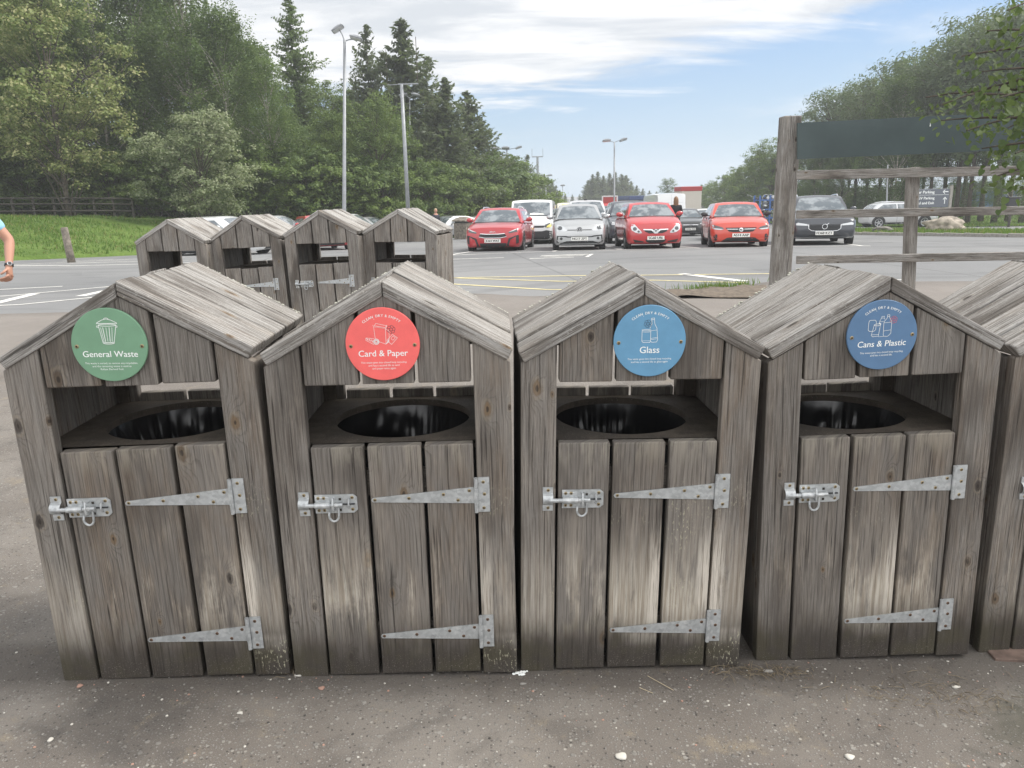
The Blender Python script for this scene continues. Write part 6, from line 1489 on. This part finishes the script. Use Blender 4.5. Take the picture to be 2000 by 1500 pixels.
# utility pole with crossarm and whip aerials
z0 = bank(-5.6, 40); b = ypt(797, 410, 40); t = ypt(787, 165, 40); h = t.z-z0; r_ = empty('utility_pole', (b.x, 40, z0), 0, 'grey pole with a crossarm and thin whip aerials in front of the tallest spruce', 'pole')
mb = MB(); mb.tube([(0, 0, -.2), (0, 0, h)], [.115, .085], 12); mb.build('pole', M['steel_pole'], r_, smooth=True); mb = MB(); mb.box((.33, 0, h+.02), (.98, .07, .06)); mb.box((-.4, 0, h+.0), (.6, .03, .03)); mb.build('crossarm', M['steel_pole'], r_)
mb = MB(); mb.tube([(.80, 0, h), (.80, 0, h+2.15)], .018, 6); mb.tube([(-.68, 0, h), (-.68, 0, h+1.6)], .010, 6); mb.build('aerial', M['bark'], r_)
b = ypt(1051, 400, 140); t = ypt(1051, 306, 140); h = t.z-G(140); r_ = empty('radio_mast', (b.x, 140, G(140)), 0, 'distant radio mast with a cross bar and two upright aerials', 'mast')
mb = MB(); mb.tube([(0, 0, -.2), (0, 0, h)], [.28, .2], 10); 
for k in range(4): mb.tube([(-.25, -.1, h-1-k*.7), (.25, -.1, h-1-k*.7)], .05, 5)
mb.build('pole', M['steel_pole'], r_); mb = MB(); mb.tube([(-.95, 0, h), (.95, 0, h)], .09, 6); mb.build('crossarm', M['steel_pole'], r_); mb = MB(); mb.tube([(-.95, 0, h), (-.95, 0, h+1.3)], .035, 5); mb.tube([(.95, 0, h), (.95, 0, h+1.4)], .035, 5); mb.build('aerial', M['steel_pole'], r_)
# feather banner and orange cabin
r_ = empty('banner', (ypt(1077, 410, 62).x, 62, G(62)), 0, 'small blue upright banner between the white van and silver hatchback', 'banner'); mb = MB(); mb.tube([(-.2, 0, 0), (-.2, 0, 2.25)], .02, 6); mb.build('pole', M['dark_metal'], r_); mb = MB(); mb.box((.03, 0, 1.6), (.44, .012, 1.2), bev=.004); mb.build('flag', M['blue_panel'], r_)
M['orange_panel'] = simple('orange_panel', (.62, .20, .05), .5)
box_trailer('trailer', 'low orange and cream trailer behind the blue banner', 'trailer', (ypt(1080, 410, 70).x, 70, G(70)), (2.6, 3, 1.3), [M['orange_panel']], 0, band=M['cream_panel'])

# big board on posts
def beam(mb, p, q, w_, t_, rnd=None, roll=0.0, bev=.006):
    p, q = Vector(p), Vector(q); d = (q-p); L = d.length; d.normalize(); s = Vector((0, 0, 1)); n_ = (s.cross(d)); 
    n_ = n_.normalized() if n_.length > 1e-4 else Vector((0, -1, 0)); 
    if n_.y > 0: n_ = -n_
    wv = n_.cross(d).normalized(); A = Matrix(((d.x, wv.x, n_.x, p.x), (d.y, wv.y, n_.y, p.y), (d.z, wv.z, n_.z, p.z), (0, 0, 0, 1)))
    mb.board(A, L, w_, t_, rnd=rnd or (RNG.uniform(.35, .65), RNG.uniform(0, .6), 0), bev=bev)
r_ = empty('notice_board', (3.05, 8.5, 0), 0, 'back of a long dark green board on a timber frame with three rails', 'notice board')
inv = lambda v: Vector(v)-Vector((3.05, 8.5, 0))
pz = ypt(1542, 224, 8.5); mb = MB(); beam(mb, (0, .10, P(3, 8.5)-.2), (.01, .10, pz.z), .192, .18, (.55, .2, 0), bev=.012); mb.build('post', M['rail_wood'], r_)
m1 = ypt(1795, 326, 8.25); m2 = ypt(1793, 555, 8.25); mb = MB(); beam(mb, inv((m2.x, 8.33, P(4.3, 8)-.2)), inv((m1.x, 8.33, m1.z)), .115, .09, (.55, .2, 0), bev=.008); mb.build('post', M['rail_wood'], r_)
a1, a2 = ypt(2330, 300, 7.6), ypt(2330, 560, 7.6); mb = MB(); beam(mb, inv((a2.x, 7.7, 0)), inv((a1.x, 7.7, 2.45)), .2, .19, (.55, .2, 0), bev=.012); mb.build('post', M['rail_wood'], r_)
for (x0, y0, Y0), (x1, y1, Y1), wz in (((1556, 342, 8.44), (2000, 333, 8.05), .095), ((1556, 419, 8.44), (2000, 411, 8.05), .085), ((1556, 508, 8.44), (2000, 500, 8.05), .085)):
    p, q = ypt(x0, y0, Y0), ypt(x1, y1, Y1); q = p+(q-p)*1.72; mb = MB(); beam(mb, inv(p), inv(q), wz, .045, (.5, .3, 0)); mb.build('rail', M['rail_wood'], r_)
M['green_board'] = simple('dark_green_board', (.056, .080, .082), .45, noise=.14, nscale=2.2)
tl, bl, tr = ypt(1558, 240, 8.46), ypt(1558, 311, 8.46), ypt(1915, 222, 8.12); br = ypt(1905, 296, 8.12); k_ = 2.05
tr = tl+(tr-tl)*k_; br = bl+(br-bl)*k_; mb = MB(); vs = [inv(v) for v in (tl, tr, br, bl)]; vs2 = [v+Vector((0, .03, 0)) for v in vs]
mb.add(vs+vs2, [[0, 3, 2, 1], [4, 5, 6, 7], [0, 1, 5, 4], [1, 2, 6, 5], [2, 3, 7, 6], [3, 0, 4, 7]]); mb.build('panel', M['green_board'], r_)
mb = MB(); d_ = ypt(1816, 242, 8.2)-Vector((3.05, 8.5, 0)); mb.box((d_.x, d_.y-.012, d_.z), (.006, .004, .03)); mb.box((d_.x, d_.y-.012, d_.z-.02), (.010, .004, .012)); mb.build('splash_mark', M['white_print'], r_)
# direction sign
c = ypt(1818, 387, 43); W2 = 67/1498*43/2/.98; r_ = empty('direction_sign', (c.x, 43, G(43)), 0, 'grey direction sign with white arrows standing by the boulder', 'sign'); zc = c.z-G(43)
mb = MB(); mb.box((0, 0, zc), (W2*2, .04, .98), bev=.01); pn = mb.build('panel', simple('slate_sign_panel', (.115, .13, .155), .5), r_)
for s in (-1, 1): mb = MB(); mb.box((s*(W2+.12), .05, zc*.5+.27), (.15, .12, zc+.54+.2), bev=.01); mb.build('post', M['kerb'], r_)
mb = MB(); y_ = -.023; mb.box((0, y_, zc+.17), (W2*2-.04, .004, .015)); L0 = -W2+.12
for tx, zz, w_ in (('Car Parking', .32, 1.02), ('HGV Parking', .00, 1.05), ('Fuel and Exit', -.26, 1.05)): add_text(mb, tx, .20, L0+w_/2, zc+zz, y_, width=w_, bold=.006)
ax = W2-.22
mb.ribbon([(ax-.13, zc+.33), (ax+.14, zc+.33)], .04, y_); mb.ribbon([(ax-.04, zc+.42), (ax-.14, zc+.33), (ax-.04, zc+.24)], .04, y_); mb.ribbon([(ax, zc-.30), (ax, zc+.03)], .04, y_); mb.ribbon([(ax-.09, zc-.07), (ax, zc+.04), (ax+.09, zc-.07)], .04, y_)
mb.build('sign_lettering', M['white_print'], pn)
# boulders
def boulder(px, py, Y, sx, sy, sz, mat, lab, seed):
    b = ypt(px, py, Y); bm = bmesh.new(); bmesh.ops.create_icosphere(bm, subdivisions=4, radius=1); q = random.Random(seed); ph = [q.uniform(0, 6) for _ in range(9)]
    from mathutils import noise as mn
    for v in bm.verts:
        d = v.co.normalized(); f = 1+.30*mn.noise(d*1.6+Vector((seed, 0, 0)))+.14*mn.noise(d*4+Vector((seed, 2, 0)))+.05*mn.noise(d*10); v.co = Vector((d.x*sx*f, d.y*sy*f, d.z*sz*f))
    mb = MB(); mb.bm(bm); o = mb.build('boulder', mat, smooth=True); o.location = (b.x, Y, G(Y)+.1+sz*.55); return tag(o, lab, 'boulder')
boulder(1843, 452, 33.2, .86, .5, .40, M['stone'], 'large buff boulder on the grass island', 3)
boulder(1724, 452, 35.0, .42, .3, .16, M['stone_dark'], 'small dark boulder near the island kerb in front of the silver crossover', 7)
M['bollard_wood'] = simple('greyed_bollard_timber', (.19, .165, .135), .85, noise=.4, nscale=9)
# wooden bollard
b = gpt(140, 513, -.02); r_ = empty('bollard', (b.x, b.y, G(b.y)), 0, 'leaning round wooden bollard at the lawn edge', 'bollard', rot=(0, rad(-3.5), 0)); mb = MB(); mb.tube([(0, 0, -.1), (.0, 0, .5), (0, 0, 1.02), (0, 0, 1.05)], [.115, .108, .10, .085], 14); mb.build('post', M['bollard_wood'], r_, smooth=True)
# post and rail fence under the trees
def fence(pts, label, h=1.1, rails=(.35, .72, 1.02)):
    r_ = empty('post_and_rail_fence', (pts[0].x, pts[0].y, 0), 0, label, 'fence'); o = Vector((pts[0].x, pts[0].y, 0)); Z = lambda p: bank(p.x, p.y)
    for i, p in enumerate(pts): mb = MB(); z = Z(p); mb.box((p.x-o.x, p.y-o.y, z+h/2-.1), (.12, .11, h+.2), bev=.012); mb.build('post', M['fence_wood'], r_)
    for k in rails:
        mb = MB()
        for a, b in zip(pts, pts[1:]): mb.tube([(a.x-o.x, a.y-o.y-.07, Z(a)+k), (b.x-o.x, b.y-o.y-.07, Z(b)+k)], [.05, .05], 4)
        mb.build('rail', M['fence_wood'], r_)
A_, B_ = ypt(-60, 400, 41), ypt(258, 395, 44.3); fence([Vector((lerp(A_.x, B_.x, k/8), lerp(A_.y, B_.y, k/8))) for k in range(9)], 'weathered post and rail fence, toned for shade, along the foot of the left wood')
# small distant bin on the lawn edge
b = ypt(906, 452, 44.5); r_ = empty('litter_bin_housing', (b.x, 44.5, bank(b.x, 44.5)), rad(-35), 'small square timber bin housing far off beside the red crossover', 'bin housing')
mb = MB()
for k in range(5): mb.box((-.32+.16*k, -.39, .45), (.145, .04, .9), bev=.006); mb.box((-.32+.16*k, .39, .45), (.145, .04, .9), bev=.006)
for k in range(5): mb.box((-.41, -.30+.15*k, .45), (.04, .135, .9), bev=.006); mb.box((.41, -.30+.15*k, .45), (.04, .135, .9), bev=.006)
mb.build('body', M['bollard_wood'], r_); mb = MB(); mb.box((0, 0, .55), (.72, .68, 1.0)); mb.build('dark_inner_box', M['trim'], r_)
mb = MB(); bm = bmesh.new(); v = [bm.verts.new(p) for p in ((-.5, -.48, 1.06), (.5, -.48, 1.06), (.5, .48, 1.06), (-.5, .48, 1.06), (-.25, 0, 1.25), (.25, 0, 1.25), (-.5, -.48, 1.0), (.5, -.48, 1.0), (.5, .48, 1.0), (-.5, .48, 1.0))]
for f in ((0, 1, 5, 4), (2, 3, 4, 5), (1, 2, 5), (3, 0, 4), (6, 7, 1, 0), (7, 8, 2, 1), (8, 9, 3, 2), (9, 6, 0, 3), (9, 8, 7, 6)): bm.faces.new([v[k] for k in f])
mb.bm(bm); mb.build('roof', M['bollard_wood'], r_); mb = MB(); mb.box((-.435, 0, .72), (.012, .36, .46), bev=.004); mb.build('notice', simple('pale_green_notice', (.20, .42, .33), .5), r_)
# container and cabin beyond the pines, dark board at the field edge
b = ypt(1928, 400, 84); r_ = empty('container', (b.x, 84, G(84)), rad(-6), 'blue steel container seen between the pine trunks', 'container'); mb = MB(); mb.box((0, 0, 1.35), (4.6, 2.4, 2.5), bev=.03)
for k in range(18): mb.box((-2.2+k*.26, -1.22, 1.35), (.12, .05, 2.2))
mb.build('body', M['blue_steel'] if 0 else simple('faded_blue_container', (.085, .15, .30), .6), r_); mb = MB(); mb.box((0, -1.22, 2.56), (4.62, .06, .12)); mb.build('top_rail', M['steel_pole'], r_)
b = ypt(1893, 385, 92); r_ = empty('site_cabin', (b.x, 92, G(92)), 0, 'pale grey blue cabin seen between the pine trunks left of the container', 'cabin'); mb = MB(); mb.box((0, 0, 1.7), (3.2, 3, 3.4), bev=.03); mb.build('wall', simple('grey_blue_cabin', (.25, .31, .36), .6), r_); mb = MB(); mb.box((0, 0, 3.5), (3.5, 3.3, .16), bev=.02); mb.build('roof', simple('teal_roof', (.14, .28, .27), .6), r_)
b = ypt(1974, 410, 44); r_ = empty('litter_bin', (b.x, 44, G(44)), 0, 'dark square litter bin on a post right of the blue container', 'litter bin'); mb = MB(); mb.box((0, 0, 1.25), (.62, .45, .72), bev=.03); mb.box((0, 0, 1.64), (.68, .5, .06), bev=.02); mb.build('body', M['trim'], r_); mb = MB(); mb.tube([(0, 0, -.1), (0, 0, .9)], .07, 10); mb.build('post', M['fence_wood'], r_)

# ------------------------------------------------------------------ people
SKIN = simple('skin', (.50, .265, .185), .5); SKIN.node_tree.nodes
def skin_mesh(J, E_, root_idx=0, levels=2, jitter=0):
    me = bpy.data.meshes.new('sk'); me.from_pydata([j[:3] for j in J], E_, []); o = bpy.data.objects.new('sk', me); COL.objects.link(o)
    m_ = o.modifiers.new('s', 'SKIN'); m_.use_smooth_shade = True; m2 = o.modifiers.new('ss', 'SUBSURF'); m2.levels = levels; m2.render_levels = levels
    sv = me.skin_vertices[0].data
    for k, j in enumerate(J):
        r = j[3]; sv[k].radius = (r, r) if not isinstance(r, tuple) else r; sv[k].use_root = (k == root_idx)
    bpy.context.view_layer.update(); dg = bpy.context.evaluated_depsgraph_get(); nm = bpy.data.meshes.new_from_object(o.evaluated_get(dg)); bpy.data.objects.remove(o, do_unlink=True); return nm
def put(name, me, mat, parent):
    me.materials.clear(); return link(name, me, mat, parent, True)
def hand(J, E_, wrist, d, side, r=.024, curl=1.0):
    """adds palm, four fingers and thumb below joint index wrist; d = pointing direction, side = thumb direction"""
    w0 = Vector(J[wrist][:3]); d = d.normalized(); side = side.normalized(); nrm = d.cross(side)
    J.append((*(w0+d*.05), (.022, .036))); palm = len(J)-1; E_.append((wrist, palm)); 
    for k, (off, L) in enumerate(((.030, .070), (.010, .080), (-.010, .075), (-.030, .058))):
        p = w0+d*.095+side*off; J.append((*p, .0105)); a = len(J)-1; E_.append((palm, a)); q = p; dd = d.copy(); prev = a
        for s_ in range(3):
            dd = (dd+nrm*curl*.75).normalized(); q = q+dd*L*.38; J.append((*q, .0092-.0008*s_)); E_.append((prev, len(J)-1)); prev = len(J)-1
    p = w0+d*.04+side*.035; J.append((*p, .012)); a = len(J)-1; E_.append((palm, a)); q = p+(d*.7+side*.5+nrm*.3).normalized()*.038; J.append((*q, .0105)); E_.append((a, len(J)-1)); q = q+(d*.9+nrm*.6*curl).normalized()*.03; J.append((*q, .009)); E_.append((len(J)-2, len(J)-1))
LIPS = simple('lips', (.42, .15, .12), .5)
def head_part(root, c, face, hairmat, hair='short', skin=None):
    """head with brow, nose, mouth, eyes and ears, plus hair as its own mesh; c = centre, face = unit direction"""
    f = Vector((face[0], face[1], 0)).normalized(); s = Vector((-f.y, f.x, 0)); u = Vector((0, 0, 1)); bm = bmesh.new(); bmesh.ops.create_icosphere(bm, subdivisions=4, radius=1)
    for v in bm.verts:
        a, b, z = v.co.x, v.co.y, v.co.z; X, Y_, Z = a*.076, b*.096, z*.118
        if z < 0: X *= 1+.25*z; Y_ *= 1+.12*z
        if b > .5:
            Y_ += .022*math.exp(-((a/.16)**2+((z+.12)/.20)**2)) + .007*math.exp(-((a/.3)**2+((z+.50)/.1)**2)) - .010*math.exp(-(((abs(a)-.38)/.16)**2+((z-.08)/.12)**2)) + .006*math.exp(-((a/.35)**2+((z+.82)/.15)**2))
        if abs(a) > .9 and abs(z) < .25 and abs(b) < .3: X *= 1.18
        v.co = Vector(c)+s*X+f*Y_+u*Z
    mb = MB(); mb.bm(bm)
    hd = mb.build('head', skin or SKIN, root, smooth=True)
    for sx in (-1, 1):
        eb = MB()
        e = Vector(c)+s*sx*.030+f*.083+u*.010
        bm = bmesh.new(); bmesh.ops.create_icosphere(bm, subdivisions=2, radius=.010); eb.bm(bm, 0, Matrix.Translation(e)); eb.build('eye', M['dark_metal'], hd)
    bm = bmesh.new(); bmesh.ops.create_icosphere(bm, subdivisions=2, radius=1)
    for v in bm.verts: v.co = Vector(c)+s*v.co.x*.022+f*(.0905+v.co.y*.006)+u*(-.057+v.co.z*.006)
    eb = MB(); eb.bm(bm); eb.build('mouth', LIPS, hd)
    bm = bmesh.new(); bmesh.ops.create_icosphere(bm, subdivisions=4, radius=1); q = random.Random(3)
    dele = []
    for v in bm.verts:
        a, b, z = v.co.x, v.co.y, v.co.z
        if b > .35 and z < .52: dele.append(v)
        elif z < (-.35 if hair == 'short' else -.9): dele.append(v)
        k = 1.06+.02*q.random(); X, Y_, Z = a*.080*k, b*.102*k-.004, z*.122*k
        if hair == 'long' and z < .1: Z = .1*.122+(z-.1)*.36; X *= 1.12-.15*(z+.2); Y_ = Y_*.85-.02
        v.co = Vector(c)+s*X+f*Y_+u*Z
    bmesh.ops.delete(bm, geom=dele, context='VERTS'); mb = MB(); mb.bm(bm); mb.build('hair', hairmat, root, smooth=True)
def person(label, x, y, z, h, rz, arms, legs, skinm, topm, botm, hairm, hair='short', sleeve=.6, shoem=None, group=None, watch=None, long_sleeve=False):
    root = empty('person', (x, y, z), rz, label, 'person', group); k = h/1.75
    J = [(0, 0, .98, .125), (0, 0, 1.12, .115), (0, .0, 1.28, .13), (0, .0, 1.40, .105), (0, -.005, 1.475, .058), (0, -.012, 1.54, .056)]; E_ = [(0, 1), (1, 2), (2, 3), (3, 4), (4, 5)]
    sh = {}
    for s, (el, wr) in zip((-1, 1), arms):
        J.append((s*.172, 0, 1.385, .062)); a = len(J)-1; E_.append((3, a)); J.append((*el, .046)); b = len(J)-1; mid = [(p+q)/2 for p, q in zip(J[a][:3], el)]; J[b] = (*mid, .054); E_.append((a, b)); J.append((*el, .043)); c_ = len(J)-1; E_.append((b, c_))
        m2 = [(p*.6+q*.4) for p, q in zip(el, wr)]; J.append((*m2, .040)); E_.append((c_, len(J)-1)); J.append((*wr, .027)); E_.append((len(J)-2, len(J)-1)); wi = len(J)-1; sh[s] = (a, b, c_, wi)
        d = Vector(wr)-Vector(el); d.normalize(); hand(J, E_, wi, (d+Vector((0, 0, -.5))).normalized(), Vector((0, -1, 0)).cross(d).cross(d)*-1 if abs(d.y) < .95 else Vector((1, 0, 0)), curl=1.45 if watch is None else 2.6)
    lg = {}
    for s, (kn, an) in zip((-1, 1), legs):
        J.append((s*.095, 0, .90, .092)); a = len(J)-1; E_.append((0, a)); J.append((*kn, .050)); E_.append((a, len(J)-1)); b = len(J)-1; m2 = [(p*.65+q*.35) for p, q in zip(kn, an)]; J.append((m2[0], m2[1]+.012, m2[2], .058)); E_.append((b, len(J)-1)); J.append((*an, .038)); E_.append((len(J)-2, len(J)-1)); an_i = len(J)-1; J.append((an[0]+s*.02, an[1]-.13, max(.03, an[2]-.055), (.034, .026))); E_.append((an_i, len(J)-1)); lg[s] = (a, b, an_i)
    JS = [(a*k, b*k, c_*k, (r*k if not isinstance(r, tuple) else (r[0]*k, r[1]*k))) for a, b, c_, r in J]
    put('body', skin_mesh(JS, E_), skinm, root)
    # top: torso and sleeves
    T = [(0, 0, .80, .168), (0, 0, .93, .172), (0, 0, 1.12, .155), (0, 0, 1.28, .158), (0, 0, 1.395, .112), (0, -.004, 1.455, .070)]; TE = [(0, 1), (1, 2), (2, 3), (3, 4), (4, 5)]
    for s in (-1, 1):
        a, b, c_, wi = sh[s]; T.append((s*.165, 0, 1.382, .080)); TE.append((4, len(T)-1)); e = Vector(J[a][:3]).lerp(Vector(J[c_][:3]), .72 if not long_sleeve else 1.0); T.append((*e, .068 if not long_sleeve else .056)); TE.append((len(T)-2, len(T)-1))
        if long_sleeve: e2 = Vector(J[c_][:3]).lerp(Vector(J[wi][:3]), .92); T.append((*e2, .040)); TE.append((len(T)-2, len(T)-1))
    put('top', skin_mesh([(a*k, b*k, c_*k, r*k) for a, b, c_, r in T], TE), topm, root)
    B = [(0, 0, 1.02, .140), (0, 0, .93, .160)]; BE = [(0, 1)]
    for s in (-1, 1):
        a, b, an = lg[s]; B.append((s*.095, 0, .86, .112)); BE.append((1, len(B)-1)); B.append((*Vector(J[b][:3]).lerp(Vector((s*.095, 0, .9)), .4), .095)); BE.append((len(B)-2, len(B)-1)); B.append((*J[b][:3], .084)); BE.append((len(B)-2, len(B)-1)); e = Vector(J[b][:3]).lerp(Vector(J[an][:3]), .9); B.append((*e, .058)); BE.append((len(B)-2, len(B)-1))
    put('trousers', skin_mesh([(a*k, b*k, c_*k, r*k) for a, b, c_, r in B], BE), botm, root)
    head_part(root, Vector((0, -.02, 1.635))*k, (0, -1), hairm, hair, skinm)
    SM = MB()
    for s in (-1, 1):
        an = J[lg[s][2]]; bm = bmesh.new(); bmesh.ops.create_icosphere(bm, subdivisions=3, radius=1)
        for v in bm.verts: v.co = Vector((v.co.x*.048+an[0]+s*.01, v.co.y*.135+an[1]-.06, max(-.045, v.co.z*.055)+an[2]-.035))*k
        SM.bm(bm)
    SM.build('shoes', shoem or M['trim'], root, smooth=True)
    if watch is not None:
        a, b, c_, wi = sh[watch]; w_ = Vector(J[wi][:3])*k; e = Vector(J[c_][:3])*k; d = (w_-e).normalized(); Mw = Matrix.Translation(w_-d*.012) @ d.to_track_quat('Z', 'Y').to_matrix().to_4x4(); mb = MB(); mb.lathe([(.0335, -.011), (.0365, -.010), (.0365, .010), (.0335, .011)], 22, 0, Mw)
        out = Vector((.55*watch, -.8, 0)); out = (out-d*out.dot(d)).normalized(); Mc = Matrix.Translation(w_-d*.012+out*.036) @ out.to_track_quat('Z', 'Y').to_matrix().to_4x4(); mb.lathe([(.0001, .009), (.017, .009), (.021, .005), (.021, -.006)], 20, 1, Mc); mb.lathe([(.0001, .0098), (.015, .0098)], 18, 0, Mc); mb.build('wrist_watch', [M['trim'], M['chrome']], root)
    return root
g = ypt(12, 525, 7.0); zg = P(-4.6, 7.0); SX = g.x-.318
LS = lambda s, x: s*x
person('person in pale blue T-shirt with black wrist watch, cut off by the left edge', SX-.0, 7.02, zg, 1.88, rad(4),
       [((-.25, .06, 1.14), (-.24, -.10, .92)), ((.312, .05, 1.165), (.332, -.06, .955))], [((-.10, -.10, .50), (-.10, .05, .09)), ((.07, -.06, .50), (.04, -.10, .08))],
       SKIN, simple('pale_blue_cotton', (.30, .56, .74), .85), simple('grey_shorts', (.09, .10, .12), .85), simple('grey_hair', (.20, .18, .16), .8), watch=1)
w_ = ypt(1321, 410, 29.6)
person('person in black coat with long brown hair, back turned, beside the red hatchback', w_.x-.02, 29.6, G(29.6), 1.70, rad(172),
       [((-.23, -.05, 1.15), (-.16, -.22, .98)), ((.23, -.05, 1.15), (.16, -.22, .98))], [((-.09, -.02, .5), (-.09, .03, .08)), ((.09, .0, .5), (.09, .03, .08))],
       SKIN, simple('black_coat', (.016, .016, .018), .85), simple('black_trousers', (.014, .014, .016), .9), simple('brown_hair', (.20, .115, .06), .6), 'long', long_sleeve=True)
w_ = ypt(851, 420, 42); 
person('person with fair hair, dark jacket and white shirt, far off by the wood', w_.x, 42, bank(w_.x, 42), 1.68, rad(35),
       [((-.24, .05, 1.15), (-.22, -.05, .90)), ((.24, .05, 1.15), (.22, -.05, .90))], [((-.09, -.05, .5), (-.09, .05, .08)), ((.09, .03, .5), (.09, .08, .08))],
       SKIN, simple('dark_jacket', (.03, .032, .045), .85), simple('dark_jeans', (.03, .035, .05), .9), simple('fair_hair', (.52, .42, .25), .6), long_sleeve=True)
# ------------------------------------------------------------------ the air itself: light summer haze
hm = bpy.data.materials.new('summer_haze'); hm.use_nodes = True; hm.node_tree.nodes.clear(); ht = NT(hm.node_tree)
ho = ht.n('ShaderNodeOutputMaterial'); hv = ht.n('ShaderNodeVolumePrincipled', {'Color': (.93, .96, 1.0), 'Density': .0011, 'Anisotropy': .25}); ht.nt.links.new(hv.outputs[0], ho.inputs['Volume'])
mb = MB(); mb.box((0, 290, 9.5), (700, 740, 26)); hz_ = mb.build('haze', hm); tag(hz_, 'thin pale summer haze over the car park', None, None, 'stuff')
scene.cycles.volume_step_rate = 1.0; scene.cycles.volume_bounces = 1
